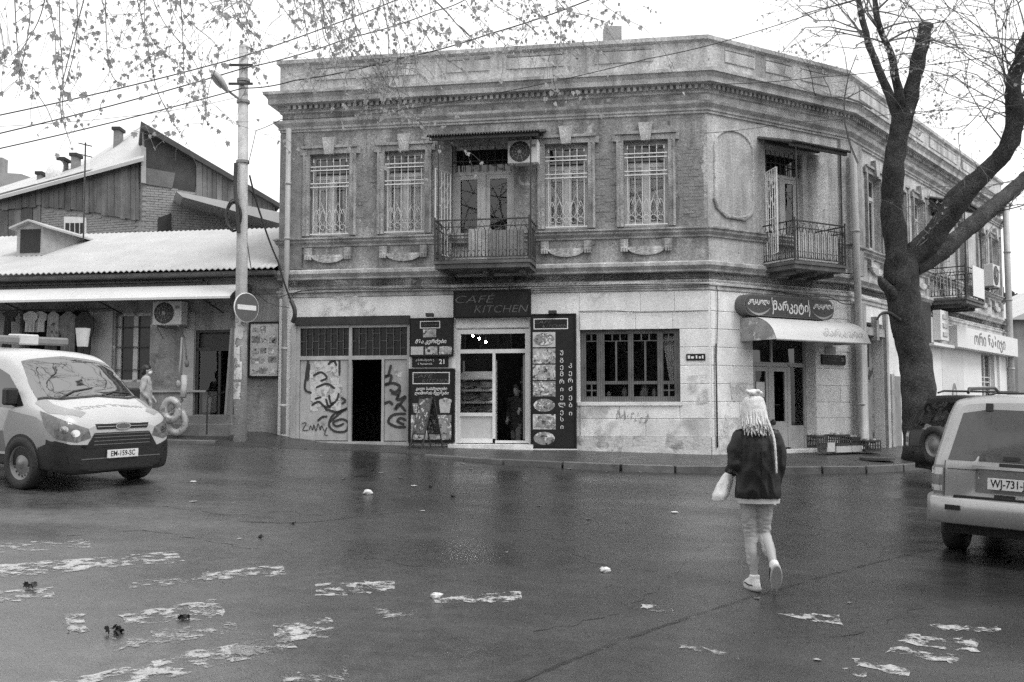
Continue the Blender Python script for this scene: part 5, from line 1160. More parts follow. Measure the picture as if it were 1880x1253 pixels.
# ---------------------------------------------------------------- ambulance van
MV = ground_M(-6.34, 14.79, .86, -.51); MV0 = MV; MV = MV0 @ MX.Diagonal(V((.86, 1, 1, 1)))
van = thing('ambulance_van', 'white and grey ambulance van with roof light bar driving out at left', 'van', M=MV)
def vs_(x, *p): return [(x, y, z) for y, z in p]
ST = [[(-3.95, 0, .5), (-3.95, .75, .5), (-3.96, .85, .6), (-3.97, .88, .85), (-3.96, .88, 1.15), (-3.93, .84, 1.4), (-3.88, .78, 1.7), (-3.84, .62, 1.86), (-3.84, 0, 1.9)],
      vs_(-3.7, (0, .32), (.84, .32), (.95, .44), (.985, .8), (.98, 1.12), (.94, 1.4), (.86, 1.74), (.70, 1.92), (0, 1.96)),
      vs_(-2.0, (0, .3), (.86, .3), (.96, .42), (.99, .8), (.985, 1.12), (.945, 1.4), (.865, 1.74), (.70, 1.92), (0, 1.97)),
      vs_(-1.1, (0, .3), (.86, .3), (.96, .42), (.99, .8), (.985, 1.12), (.94, 1.4), (.86, 1.72), (.69, 1.90), (0, 1.95)),
      vs_(-.68, (0, .3), (.86, .3), (.96, .42), (.99, .8), (.985, 1.12), (.93, 1.38), (.84, 1.66), (.67, 1.81), (0, 1.87)),
      vs_(-.25, (0, .3), (.86, .3), (.96, .42), (.99, .8), (.985, 1.12), (.92, 1.30), (.83, 1.46), (.66, 1.56), (0, 1.63)),
      vs_(.2, (0, .29), (.86, .29), (.96, .42), (.985, .8), (.97, 1.08), (.91, 1.18), (.80, 1.235), (.62, 1.27), (0, 1.335)),
      vs_(.55, (0, .28), (.84, .28), (.95, .40), (.975, .76), (.94, 1.0), (.87, 1.08), (.76, 1.13), (.57, 1.165), (0, 1.21)),
      vs_(.78, (0, .26), (.80, .26), (.92, .38), (.935, .68), (.90, .93), (.82, 1.03), (.71, 1.08), (.5, 1.11), (0, 1.145)),
      vs_(.92, (0, .25), (.70, .25), (.83, .36), (.84, .60), (.81, .80), (.75, .91), (.65, .97), (.45, 1.01), (0, 1.045)),
      vs_(.99, (0, .29), (.55, .29), (.68, .37), (.70, .54), (.67, .72), (.61, .82), (.53, .88), (.38, .92), (0, .955))]
vb = loft(ST, 5, 4); vb0 = vb; VB = bvh_of(vb)
M_VW = mat('van_white', .48, .28, .05, 2, spec=.5); M_VG = mat('van_grey_band', .26, .3, .06, 2); M_VD = mat('van_dark_band', .12, .3, .06, 2)
vb.build('body', M_VW, van, MV, smooth=True)
SD = (0, 1, 0); FD = (-1, 0, 0); Y = -1.4
def side(*p): return [(x, Y, z) for x, z in p]
def front(*p): return [(2, y, z) for y, z in p]
def dv(name, mt, pts, d, off=.004, par=van, **k): return decal(VB, pts, d, off, **k).build(name, mt, par, MV, smooth=True)
dv('side_band', M_VG, side((.86, .50), (.92, .72), (.80, .84), (.30, 1.02), (-.35, 1.08), (-.5, .78), (-.42, .52), (.1, .45)), SD)
dv('side_band', M_VD, side((-.5, .79), (-.42, .5), (-3.9, .48), (-3.9, .78)), SD, .003, res=.15)
dv('side_band', mat('van_pale_band', .45, .3, .05, 2), side((-.36, 1.085), (-.52, .80), (-3.9, .80), (-3.9, 1.09)), SD, .003, res=.15)
dv('sill', M_BLK, side((-3.9, .46), (-.45, .46), (-.45, .28), (-3.9, .28)), SD, .004, res=.15)
for s_, d_, yy in ((-1, (0, 1, 0), -1.4), (1, (0, -1, 0), 1.4)):
    dv('wheel_arch', M_BLK, [(.475 * math.cos(R(a)), yy, .36 + .41 * math.sin(R(a))) for a in range(-25, 206, 11)], d_, .008); dv('wheel_arch', M_BLK, [(-3.29 + .48 * math.cos(R(a)), yy, .36 + .42 * math.sin(R(a))) for a in range(-25, 206, 11)], d_, .008)
    dv('side_window', M_CARGL, [(x, yy, z) for x, z in ((-1.42, 1.14), (-1.42, 1.68), (-.95, 1.68), (-.62, 1.58), (-.30, 1.36), (-.02, 1.16), (-.3, 1.12))], d_, .006)
    dv('door_seam', M_BLK, [(x, yy, z) for x, z in ((-1.5, .48), (-1.485, .48), (-1.485, 1.75), (-1.5, 1.75))], d_, .007)
dv('windscreen', glass_mat('van_windscreen', .012, .03, 3.0), [(-.62, -.70, 2.5), (-.66, 0, 2.5), (-.62, .70, 2.5), (-.2, .80, 2.5), (.10, .84, 2.5), (.20, .55, 2.5), (.24, 0, 2.5), (.20, -.55, 2.5), (.10, -.84, 2.5), (-.2, -.80, 2.5)], (0, 0, -1), .006, res=.09)
dv('cowl', M_BLK, [(.22, .55, 2.5), (.26, 0, 2.5), (.22, -.55, 2.5), (.11, -.84, 2.5), (.15, -.86, 2.5), (.28, -.55, 2.5), (.32, 0, 2.5), (.28, .55, 2.5), (.15, .86, 2.5), (.11, .84, 2.5)], (0, 0, -1), .008)
for y0, y1 in ((-.6, .05), (.1, .7)):
    m = MB(); m.tube([(.26, y0, 2), (.12, (y0 + y1) / 2, 2), (.09, y1, 2)], .012, 5); project(VB, m, (0, 0, -1), .02).build('wiper', M_BLK, van, MV)
dv('bonnet_panel', mat('van_bonnet_grey', .3, .3, .05, 2), [(.14, -.74, 2.5), (.16, -.90, 2.5), (.5, -.90, 2.5), (.76, -.80, 2.5), (.88, -.62, 2.5), (.83, -.50, 2.5), (.62, -.66, 2.5), (.38, -.74, 2.5)], (0, 0, -1), .004)
dv('bonnet_panel', mat('van_bonnet_grey', .3), [(.14, .74, 2.5), (.16, .90, 2.5), (.5, .90, 2.5), (.76, .80, 2.5), (.88, .62, 2.5), (.83, .50, 2.5), (.62, .66, 2.5), (.38, .74, 2.5)], (0, 0, -1), .004)
tx = text_mb('AMBULANCE', .17, bold=.002, xs=-1.15); tx.v = [(.66 + p[2], -p[0] * 1.0, 2.0) for p in tx.v]; tx.f = [f[::-1] for f in tx.f]
tx.v = [(p[0], -p[1], p[2]) for p in tx.v]; project(VB, tx, (0, 0, -1), .006).build('lettering', mat('van_letter_grey', .4, .4, 0), van, MV)
# front end
for sg in (-1, 1):
    dd = V((-1, -sg * .75, 0)).normalized()
    hp = [(.44, .99, 1.10), (.68, .94, 1.04), (.88, .80, .95), (.99, .56, .87), (1.0, .52, .75), (.95, .70, .69), (.80, .92, .74), (.60, .98, .87)]
    dv('headlight', M_LAMP, [(x + .5, sg * (y + .375), z) for x, y, z in (hp if sg > 0 else hp[::-1])], dd, .010, res=.05)
    hl = [o for o in W if o.name.startswith('headlight')][-1]
    for cx_, cy_, cz_ in ((.93, .72, .81), (.84, .84, .86)):
        q = [(cx_ + .5 + .0, sg * (cy_ + .375) , cz_)]; u = V((dd.y, -dd.x, 0)); cc_ = V(q[0])
        dv('reflector', M_CHR, [tuple(cc_ + u * (.06 * math.cos(R(a))) + V((0, 0, .05 * math.sin(R(a))))) for a in range(0, 360, 30)], dd, .014, par=hl, res=.05)
    dv('fog_vent', M_BLK, [(2, sg * y, z) for y, z in (((.60, .50), (.84, .52), (.80, .40), (.62, .38)) if sg > 0 else ((.60, .50), (.62, .38), (.80, .40), (.84, .52)))], FD, .014)
dv('bumper', M_BLK, [(1.6, .97, .72), (1.6, .80, .66), (1.6, .62, .60), (1.6, -.62, .60), (1.6, -.80, .66), (1.6, -.97, .72), (1.6, -.97, .25), (1.6, .97, .25)], FD, .008, res=.06)
for sg in (-1, 1): dv('bumper_corner', M_BLK, [(x, sg * 1.5, z) for x, z in ((.42, .60), (.62, .66), (.96, .60), (.96, .25), (.42, .27))], (0, -sg, 0), .010)
dv('upper_grille', M_BLK, front((-.42, .86), (-.45, .93), (.45, .93), (.42, .86)), FD, .009)
dv('lower_grille', M_BLK, front((-.60, .60), (-.46, .81), (.46, .81), (.60, .60)), FD, .012)
for z in (.64, .69, .74, .785): dv('grille_bar', M_VD, front((-.47, z), (-.47, z + .012), (.47, z + .012), (.47, z)), FD, .018)
dv('grille_bar', M_CHR, front((-.42, .89), (-.42, .90), (.42, .90), (.42, .89)), FD, .014)
dv('badge', M_CHR, [(2, .13 * math.cos(R(a)), .895 + .05 * math.sin(R(a))) for a in range(0, 360, 20)], FD, .02); dv('badge_field', M_VD, [(2, .11 * math.cos(R(a)), .895 + .038 * math.sin(R(a))) for a in range(0, 360, 20)], FD, .024)
MB().box(1.015, 1.03, -.26, .26, .45, .565).build('number_plate', M_PLT, van, MV); npl = [o for o in W if o.name.startswith('number_plate')][-1]
tx = text_mb('EM-159-SC', .105, bold=.002, xs=.86); tx.v = [(1.0315, p[0], .507 + p[2]) for p in tx.v]; tx.build('lettering', M_BLK, npl, MV)
dv('lower_intake', M_BLK, front((-.5, .30), (-.46, .38), (.46, .38), (.5, .30)), FD, .016)
sk = MB(); sub_ = [f for f in vb0.f if max(vb0.v[i][2] for i in f) < .47]; sk.add([(p[0] * 1.004 + (.006 if p[0] > .3 else 0), p[1] * 1.008, p[2] - .004) for p in vb0.v], sub_); sk.build('lower_skirt', M_BLK, van, MV, smooth=True)
dv('bumper_crease', M_VD, front((-.66, .445), (-.66, .46), (.66, .46), (.66, .445)), FD, .016)
for x in (0, -2.83):
    for s_ in (-1, 1): wheel(van, MV0, x, s_ * .90, .365, .24, s_)
# mirrors and light bar
for s_ in (-1, 1):
    m = MB().box(-.36, -.2, s_ * 1.03 - .09, s_ * 1.03 + .09, 1.16, 1.40); m.box(-.3, -.24, min(s_ * .9, s_ * 1.0), max(s_ * .9, s_ * 1.0), 1.15, 1.2); m.build('mirror', M_BLK, van, MV, bevel=.03)
m = MB(); m.box(-2.12, -1.78, -.78, .78, 2.03, 2.16); lb = m.build('light_bar', mat('light_bar', .18, .2, .2, 6), van, MV, bevel=.03)
MB().box(-2.13, -1.77, -.1, .24, 2.025, 2.19).build('light_bar_centre', mat('light_bar_pale', .5, .3, .1, 6), lb, MV, bevel=.02)
for y_ in (-.55, .55): MB().box(-2.05, -1.85, y_ - .05, y_ + .05, 1.9, 2.04).build('light_bar_foot', M_BLK, lb, MV)
# ---------------------------------------------------------------- off-road cars seen from behind
def offroader(name, label, MS, body_mt, plate=None, spare=False, H=1.76):
    car = thing(name, label, 'car', M=MS); k = H / 1.76
    def rr(x, dx, *p): return [(x + (dx * max(0, (z - .95)) / .75), y, z * k) for y, z in p]
    full = ((0, .42), (.72, .42), (.86, .52), (.90, .78), (.89, 1.0), (.84, 1.25), (.74, 1.60), (.60, 1.71), (0, 1.75))
    S_ = [rr(-.96, .30, (0, .55), (.62, .55), (.74, .62), (.78, .80), (.78, 1.0), (.72, 1.25), (.62, 1.56), (.5, 1.65), (0, 1.68)),
          rr(-.88, .27, (0, .46), (.70, .46), (.83, .55), (.875, .80), (.865, 1.0), (.81, 1.25), (.71, 1.59), (.57, 1.69), (0, 1.73)),
          rr(-.55, .1, *full), rr(0, 0, *full), rr(1.2, 0, *full),
          rr(1.9, 0, (0, .42), (.72, .42), (.86, .52), (.90, .78), (.88, 1.0), (.80, 1.2), (.70, 1.42), (.56, 1.52), (0, 1.57)),
          rr(2.4, 0, (0, .42), (.72, .42), (.86, .52), (.90, .78), (.87, .98), (.80, 1.06), (.68, 1.09), (.5, 1.11), (0, 1.14)),
          rr(3.2, 0, (0, .42), (.70, .42), (.83, .52), (.87, .74), (.83, .90), (.74, .98), (.62, 1.01), (.45, 1.02), (0, 1.05)),
          rr(3.55, 0, (0, .45), (.6, .45), (.70, .5), (.72, .62), (.70, .74), (.62, .80), (.5, .83), (.38, .84), (0, .85))]
    b = loft(S_, 5, 4); B = bvh_of(b); b.build('body', body_mt, car, MS, smooth=True); RD = (1, 0, 0)
    def rp(*p): return [(-2, y, z * k) for y, z in p]
    def dc(nm, mt, pts, d=RD, off=.005, par=car, **q): return decal(B, pts, d, off, **q).build(nm, mt, par, MS, smooth=True)
    dc('rear_window', M_CARGL if plate is None else mat('dusty_car_glass', .05, .12, .3, 3, ior=1.6), rp((-.70, 1.06), (.70, 1.06), (.58, 1.55), (.30, 1.60), (-.30, 1.60), (-.58, 1.55)), RD, .006, res=.09)
    for s_ in (-1, 1):
        pts = [(.79, .70), (.90, .70), (.90, 1.02), (.80, 1.02)]
        tl = decal(B, [(-2, s_ * y, z * k) for y, z in (((.74, .70), (.93, .70), (.93, 1.0), (.74, 1.0)))], RD, .008, .06).build('tail_light', mat('tail_lamp', .16, .15, .1, 8), car, MS, smooth=True)
        for za, zb in ((.73, .79), (.90, .97)): decal(B, [(-2, s_ * y, z * k) for y, z in ((.75, za), (.92, za), (.92, zb), (.75, zb))], RD, .011, .06).build('lamp_segment', mat('tail_lamp_clear', .45, .15, .1, 8), tl, MS, smooth=True)
        dsd = (0, -s_, 0)
        decal(B, [(x, s_ * 1.5, z * k) for x, z in ((-.45, 1.05), (.95, 1.05), (.95, 1.52), (-.3, 1.54))], dsd, .006, .12).build('side_window', M_CARGL, car, MS, smooth=True)
        decal(B, [(x, s_ * 1.5, z * k) for x, z in ((1.02, 1.05), (2.1, 1.05), (1.75, 1.42), (1.3, 1.52), (1.02, 1.52))], dsd, .006, .12).build('side_window', M_CARGL, car, MS, smooth=True)
        for x0 in (0, 2.7): decal(B, [(x0 + .46 * math.cos(R(a)), s_ * 1.5, .38 + .46 * math.sin(R(a))) for a in range(-10, 191, 12)], dsd, .008, .1).build('wheel_arch', M_BLK, car, MS, smooth=True)
        for x0 in (0, 2.7): wheel(car, MS, x0, s_ * .76, .36, .26, s_, 6)
        m = MB(); m.tube([(-.45, s_ * .58, 1.77 * k), (-.3, s_ * .60, 1.81 * k), (1.5, s_ * .60, 1.82 * k), (1.7, s_ * .58, 1.76 * k)], .02, 6); m.build('roof_rail', M_BLK, car, MS)
    dc('windscreen', M_CARGL, [(1.75, -.6, 2.5), (2.36, -.7, 2.5), (2.42, 0, 2.5), (2.36, .7, 2.5), (1.75, .6, 2.5), (1.7, 0, 2.5)], (0, 0, -1), .006, res=.12)
    bp = MB(); rows = []
    for y_, dx in ((-.93, .45), (-.93, .12), (-.86, 0), (-.5, -.05), (0, -.06), (.5, -.05), (.86, 0), (.93, .12), (.93, .45)): rows.append([(-1.0 + dx, y_, z) for z in (.40, .42, .56, .66, .68)] )
    rows = [[(p[0] + (.05 if i == 0 else (.06 if i == 4 else 0)), p[1], p[2]) for i, p in enumerate(r)] + [(p[0] + .3, p[1] * .92, p[2]) for p in (r[-1],)] for r in rows]
    bmp = bp.grid(rows).build('bumper', body_mt if plate else M_BLK, car, MS, smooth=True); MB().box(-1.0, -.8, -.62, .62, .675, .70).build('bumper_step', M_BLK, bmp, MS)
    for s_ in (-1, 1): MB().box(-1.062, -1.0, s_ * .62 - .08, s_ * .62 + .08, .55, .60).build('bumper_reflector', M_BLK, bmp, MS)
    MB().box(-.8, 3.3, -.75, .75, .28, .46).build('underbody', M_BLK, car, MS)
    if plate:
        dc('plate_recess', mat('recess_grey', .10, .4, .1, 5), rp((-.40, .74), (-.40, .98), (.40, .98), (.40, .74)), RD, .006)
        dc('tailgate_handle', M_BLK, rp((-.12, 1.0), (-.12, 1.05), (.16, 1.05), (.16, 1.0)), RD, .012); dc('tailgate_lip', body_mt, rp((-.44, .98), (-.44, 1.01), (.44, 1.01), (.44, .98)), RD, .03)
        for s_ in (-1, 1): dc('hinge', M_BLK, rp((s_ * .3 - .04, 1.58), (s_ * .3 - .04, 1.66), (s_ * .3 + .04, 1.66), (s_ * .3 + .04, 1.58)), RD, .02); dc('tailgate_seam', M_BLK, rp((s_ * .725, .64), (s_ * .725, 1.05), (s_ * .733, 1.05), (s_ * .733, .64)), RD, .007)
        dc('tailgate_crease', M_BLK, rp((-.7, .965), (-.7, .972), (.7, .972), (.7, .965)), RD, .0055)
        dc('tailgate_button', M_BLK, rp((-.02, .69), (-.02, .73), (.2, .73), (.2, .69)), RD, .009)
        xp = -.99
        p_ = MB().box(xp - .01, xp + .004, -.26, .26, .79, .905).build('number_plate', M_PLT, car, MS); tx = text_mb(plate, .112, bold=.002, xs=.86); tx.v = [(xp - .0115, -q[0], .848 + q[2]) for q in tx.v]; tx.build('lettering', M_BLK, p_, MS)
        dc('wiper', M_BLK, rp((-.05, 1.08), (-.05, 1.12), (.12, 1.12), (.12, 1.08)), RD, .02)
    if spare:
        c = (-1.02, 0, .80 * k); r = .34; sp = MB().lathe([(r * .6, .1), (r * .95, .1), (r, .04), (r, -.06), (r * .92, -.11), (r * .64, -.1), (r * .6, -.06)], c, (1, 0, 0), 28, False).build('spare_wheel', M_TYRE, car, MS, smooth=True)
        MB().lathe([(r * .64, -.09), (r * .58, -.05), (r * .3, -.08), (r * .14, -.1), (0, -.1)], c, (1, 0, 0), 28, False).build('spare_rim', M_RIM, sp, MS, smooth=True)
    return car
M_SILVER = mat('silver_paint', .36, .32, .08, 3, metal=.5); M_BLACKP = mat('black_paint', .02, .2, .1, 3)
offroader('silver_offroad_car', 'silver off-road car seen from behind, cut off by the right edge', ground_M(5.62, 11.05, .56, .83) @ MX.Diagonal(V((1, .90, 1, 1))), M_SILVER, 'WJ-731-JW')
hv = V((.93, .36, 0)).normalized(); rc = V((7.56, 17.75, 0)) + hv * .95
offroader('black_offroad_car', 'black off-road car with rear spare wheel behind the silver car', ground_M(rc.x, rc.y, hv.x, hv.y), M_BLACKP, None, True, 1.66)
# ================================================================ people
from mathutils import noise as mnoise
def remesh(mb, vox, it=6, fold=0.0, fs=6.0, stretch=(1, 1, 1)):
    me = mb.mesh('r', None); o = bpy.data.objects.new('r', me); COL.objects.link(o)
    md = o.modifiers.new('m', 'REMESH'); md.mode = 'VOXEL'; md.voxel_size = vox; sm = o.modifiers.new('s', 'SMOOTH'); sm.factor = .5; sm.iterations = it
    ev = evaluated(o); bpy.data.objects.remove(o); bpy.data.meshes.remove(me); m = MB()
    vs = [v.co.copy() for v in ev.vertices]; ns = [v.normal.copy() for v in ev.vertices]
    if fold:
        for i, p in enumerate(vs):
            q = V((p.x * fs * stretch[0], p.y * fs * stretch[1], p.z * fs * stretch[2])); d = abs(mnoise.noise(q)) * -1 + .5 * mnoise.noise(q * 2.3); vs[i] = p + ns[i] * d * fold
    m.add(vs, [tuple(p.vertices) for p in ev.polygons]); bpy.data.meshes.remove(ev); return m
def caps(m, pts, rs, n=12):
    P = [V(p) for p in pts]; m.tube(P, list(rs), n)
    for p, r in zip(P, rs): m.ball(p, r, 10)
    return m
def rings(m, rg, n=20):             # rings: (cx, cy, cz, rx, ry)
    rows = [[(cx + rx * math.cos(2 * math.pi * k / n), cy + ry * math.sin(2 * math.pi * k / n), cz) for k in range(n)] for cx, cy, cz, rx, ry in rg]
    m.grid(rows, True); m.face(rows[0][::-1]); m.face(rows[-1]); return m
def hand(m, w, d, s=1.0, up=V((0, 0, 1))):
    """palm and five bent fingers from wrist w along d"""
    d = V(d).normalized(); sd = d.cross(up); sd = sd.normalized() if sd.length > .1 else V((1, 0, 0)); nn = sd.cross(d)
    w = V(w); caps(m, [w, w + d * .05 * s, w + d * .085 * s], [.024 * s, .032 * s, .032 * s], 8)
    for k, L in enumerate((.065, .075, .072, .056)):
        b = w + d * .085 * s + sd * ((k - 1.5) * .018 * s); caps(m, [b, b + (d * .6 - nn * .25) * L * s, b + (d * .75 - nn * .75) * L * s], [.009 * s, .0085 * s, .007 * s], 6)
    b = w + d * .03 * s - sd * .03 * s; caps(m, [b, b + (d * .5 - sd * .7 - nn * .3) * .04 * s, b + (d * 1.1 - sd * .7 - nn * .5) * .05 * s], [.011 * s, .01 * s, .008 * s], 6)
M_SKIN = mat('skin', .33, .55, .1, 6)
def head_shape(m, c, yaw, s=1.0):
    """skull, jaw, nose and ears; yaw: facing direction angle from +Y, clockwise"""
    c = V(c); f = V((math.sin(yaw), math.cos(yaw), 0)); r = V((math.cos(yaw), -math.sin(yaw), 0))
    m.ball(c, .095 * s, 14, (.88, 1.0, 1.15)); m.ball(c + f * .02 * s + V((0, 0, -.055 * s)), .072 * s, 12, (.9, 1, 1)); m.ball(c + f * .045 * s + V((0, 0, -.095 * s)), .038 * s, 10)
    caps(m, [c + f * .085 * s + V((0, 0, .01)), c + f * .108 * s + V((0, 0, -.03 * s))], [.011 * s, .016 * s], 8)
    for sg in (-1, 1): m.ball(c + r * sg * .086 * s + V((0, 0, -.01)), .026 * s, 8, (.5, .8, 1.2))
    m.tube([c + f * .082 * s - r * .024 * s + V((0, 0, -.065 * s)), c + f * .088 * s + V((0, 0, -.066 * s)), c + f * .082 * s + r * .024 * s + V((0, 0, -.065 * s))], .008 * s, 6)
def face_bits(par, MM, c, yaw, s=1.0):
    c = V(c); f = V((math.sin(yaw), math.cos(yaw), 0)); r = V((math.cos(yaw), -math.sin(yaw), 0)); e = MB()
    for sg in (-1, 1): MB().ball(c + f * .082 * s + r * sg * .034 * s + V((0, 0, .012)), .012 * s, 8).build('eye', M_DARK, par, MM, smooth=True)
# ---------------------------------------------------------------- woman walking away
gw_ = gnd(1383, 1083); MP = MX.Translation(V((gw_.x, gw_.y, gw_.z)))
wm = thing('person', 'woman with pale braids, black leather jacket and white bag crossing the street', 'person', M=MP)
b = MB()
hipL, kneeL, ankL = V((-.03, .02, .86)), V((-.005, .05, .47)), V((.005, -.02, .09)); hipR, kneeR, ankR = V((.12, 0, .86)), V((.115, .05, .48)), V((.13, -.23, .235))
rings(b, [(.04, 0, .80, .15, .10), (.04, 0, .92, .165, .115), (.04, 0, 1.05, .13, .095), (.045, 0, 1.2, .145, .105), (.05, 0, 1.33, .16, .09), (.05, 0, 1.40, .07, .06)])
caps(b, [hipL, (kneeL + hipL) / 2, kneeL, (kneeL + ankL) / 2 + V((0, -.015, .04)), ankL], [.076, .066, .048, .046, .030]); caps(b, [hipR, (kneeR + hipR) / 2, kneeR, (kneeR + ankR) / 2 + V((0, -.01, .03)), ankR], [.076, .066, .048, .046, .030])
shL, elL, wrL = V((-.085, 0, 1.34)), V((-.135, -.03, 1.10)), V((-.15, .17, 1.02)); shR, elR, wrR = V((.195, 0, 1.34)), V((.235, -.02, 1.1)), V((.23, .1, .88))
caps(b, [shL, elL, wrL], [.052, .042, .028]); caps(b, [shR, elR, wrR], [.052, .042, .028]); hand(b, wrL, (-.15, .5, -.8)); hand(b, wrR, (-.05, .4, -1))
caps(b, [(.05, 0, 1.36), (.04, .01, 1.46), (.035, .015, 1.5)], [.06, .05, .05]); hc = V((.035, .02, 1.585)); head_shape(b, hc, R(-12))
for ank, fd in ((ankL, V((-.22, .95, -.02))), (ankR, V((.1, .45, -.88)))):
    fd.normalize(); caps(b, [ank, ank + fd * .08 + V((0, 0, -.05)), ank + fd * .17 + V((0, 0, -.055))], [.034, .034, .028])
body = remesh(b, .009, 4).build('body', M_SKIN, wm, MP, smooth=True); face_bits(wm, MP, hc, R(-12))
t_ = MB(); rings(t_, [(.045, 0, .80, .14, .105), (.045, 0, .9, .155, .115), (.045, 0, 1.0, .14, .10)])
def leg(h, k, a, cut):
    e = k + (a - k) * cut; caps(t_, [h, (h + k) / 2, k, (k + e) / 2, e], [.084, .074, .06, .06, .055])
leg(hipL, kneeL, ankL, .62); leg(hipR, kneeR, ankR, .55)
remesh(t_, .010, 3, .010, 9, (1, 1, 2.6)).build('trousers', mat('pale_trousers', .37, .8, .1, 6, .2, 60), wm, MP, smooth=True)
j = MB(); rings(j, [(.055, -.01, .80, .205, .145), (.055, -.01, .86, .208, .15), (.055, -.01, 1.0, .2, .145), (.055, -.01, 1.15, .195, .14), (.055, -.005, 1.28, .185, .125), (.052, 0, 1.36, .15, .10), (.048, .0, 1.42, .10, .085), (.045, .0, 1.455, .075, .07)], 28)
caps(j, [shL + V((-.01, 0, 0)), (shL + elL) / 2 + V((-.03, 0, 0)), elL + V((-.01, 0, 0)), elL.lerp(wrL, .75)], [.075, .08, .074, .056]); caps(j, [shR + V((.01, 0, 0)), (shR + elR) / 2 + V((.02, 0, 0)), elR, elR.lerp(wrR, .9)], [.075, .078, .072, .055])
remesh(j, .012, 3, .014, 6.0, (1.6, 1, .8)).build('jacket', mat('black_leather', .009, .48, .1, 7, .1, 50, spec=.35), wm, MP, smooth=True)
m = MB(); rings(m, [(.055, -.01, .76, .188, .125), (.055, -.01, .83, .195, .13)], 24); m.build('shirt_hem', mat('pale_shirt', .5, .8, .1, 8), wm, MP, smooth=True)
jk = [o for o in W if o.name.startswith('jacket')][-1]; M_LTH = MATS['black_leather']
m = MB(); m.grid([[(.048 + rx * math.cos(R(a)), -.005 + ry * math.sin(R(a)), z) for a in range(-210, 31, 12)] for rx, ry, z in ((.083, .075, 1.485), (.09, .082, 1.49), (.12, .11, 1.425), (.115, .10, 1.41))]); m.build('collar', M_LTH, jk, MP, smooth=True)
for sx, e in ((shL, -1), (shR, 1)): MB().hexa([(sx.x - .05, -.03, 1.39 + .02 * (e < 0) * 0), (sx.x + .05, -.03, 1.39), (sx.x + .05, .02, 1.39), (sx.x - .05, .02, 1.39)], [(sx.x - .05, -.03, 1.43 - (.03 if e < 0 else 0)), (sx.x + .05, -.03, 1.43 - (.03 if e > 0 else 0)), (sx.x + .05, .02, 1.43 - (.03 if e > 0 else 0)), (sx.x - .05, .02, 1.43 - (.03 if e < 0 else 0))]).build('epaulette', M_LTH, jk, MP, bevel=.004)
m = MB(); m.tube([(.055, -.152, z) for z in (.82, .95, 1.1, 1.25)], .004, 4); m.build('back_seam', M_LTH, jk, MP)
m = MB(); cw = elL.lerp(wrL, .72); caps(m, [cw, elL.lerp(wrL, .86)], [.06, .058], 14); m.build('cuff', M_LTH, jk, MP, smooth=True)
# hair: cap, braids, bun with bow, one long braid
M_HAIR = mat('pale_braids', .62, .6, .25, 30, .2, 80)
m = MB(); m.ball(hc + V((0, -.008, .014)), .100, 16, (.92, 1.0, 1.05)); remesh(m, .012, 2).build('hair', M_HAIR, wm, MP, smooth=True); hr = [o for o in W if o.name.startswith('hair')][-1]
random.seed(11); m = MB()
for k in range(170):
    a = R(-205 + 230 * ((k * .618) % 1)); rx = .098; p0 = hc + V((rx * .25 * math.cos(a), rx * .25 * math.sin(a) - .01, .122)); pm = hc + V((rx * .8 * math.cos(a), rx * .8 * math.sin(a), .085 + random.uniform(-.012, .012))); p1 = hc + V((rx * 1.08 * math.cos(a), rx * 1.08 * math.sin(a), .0)); ln = random.uniform(.12, .23)
    if math.sin(a) > .2: ln *= .5
    p2 = p1 + V((random.uniform(-.012, .012), -.02 + random.uniform(-.015, .01), -ln * .55)); p3 = p2 + V((random.uniform(-.02, .02), -.01 - .03 * (math.sin(a) < 0), -ln * .5))
    c_ = crom([p0, pm, p1, p2, p3], 5); m.tube(c_, [.0062 - .002 * i / len(c_) + .0009 * (i % 2) for i in range(len(c_))], 5)
m.build('braids', M_HAIR, hr, MP, smooth=True, kind='stuff')
c_ = crom([hc + V((.07, -.07, -.02)), hc + V((.10, -.115, -.12)), hc + V((.135, -.15, -.25)), hc + V((.145, -.165, -.40)), hc + V((.15, -.165, -.56))], 8); MB().tube(c_, [.013 - .006 * i / len(c_) + .0025 * (i % 2) for i in range(len(c_))], 6).build('long_braid', M_HAIR, hr, MP, smooth=True)
m = MB(); m.ball(hc + V((.0, -.02, .145)), .05, 10, (1.1, 1, .75)); 
for k in range(6): m.ball(hc + V((.058 * math.cos(k * 1.05), -.02 + .04 * math.sin(k * 1.05), .145 + .014 * (k % 2))), .022, 8)
remesh(m, .008, 2).build('hair_bun', M_HAIR, hr, MP, smooth=True)
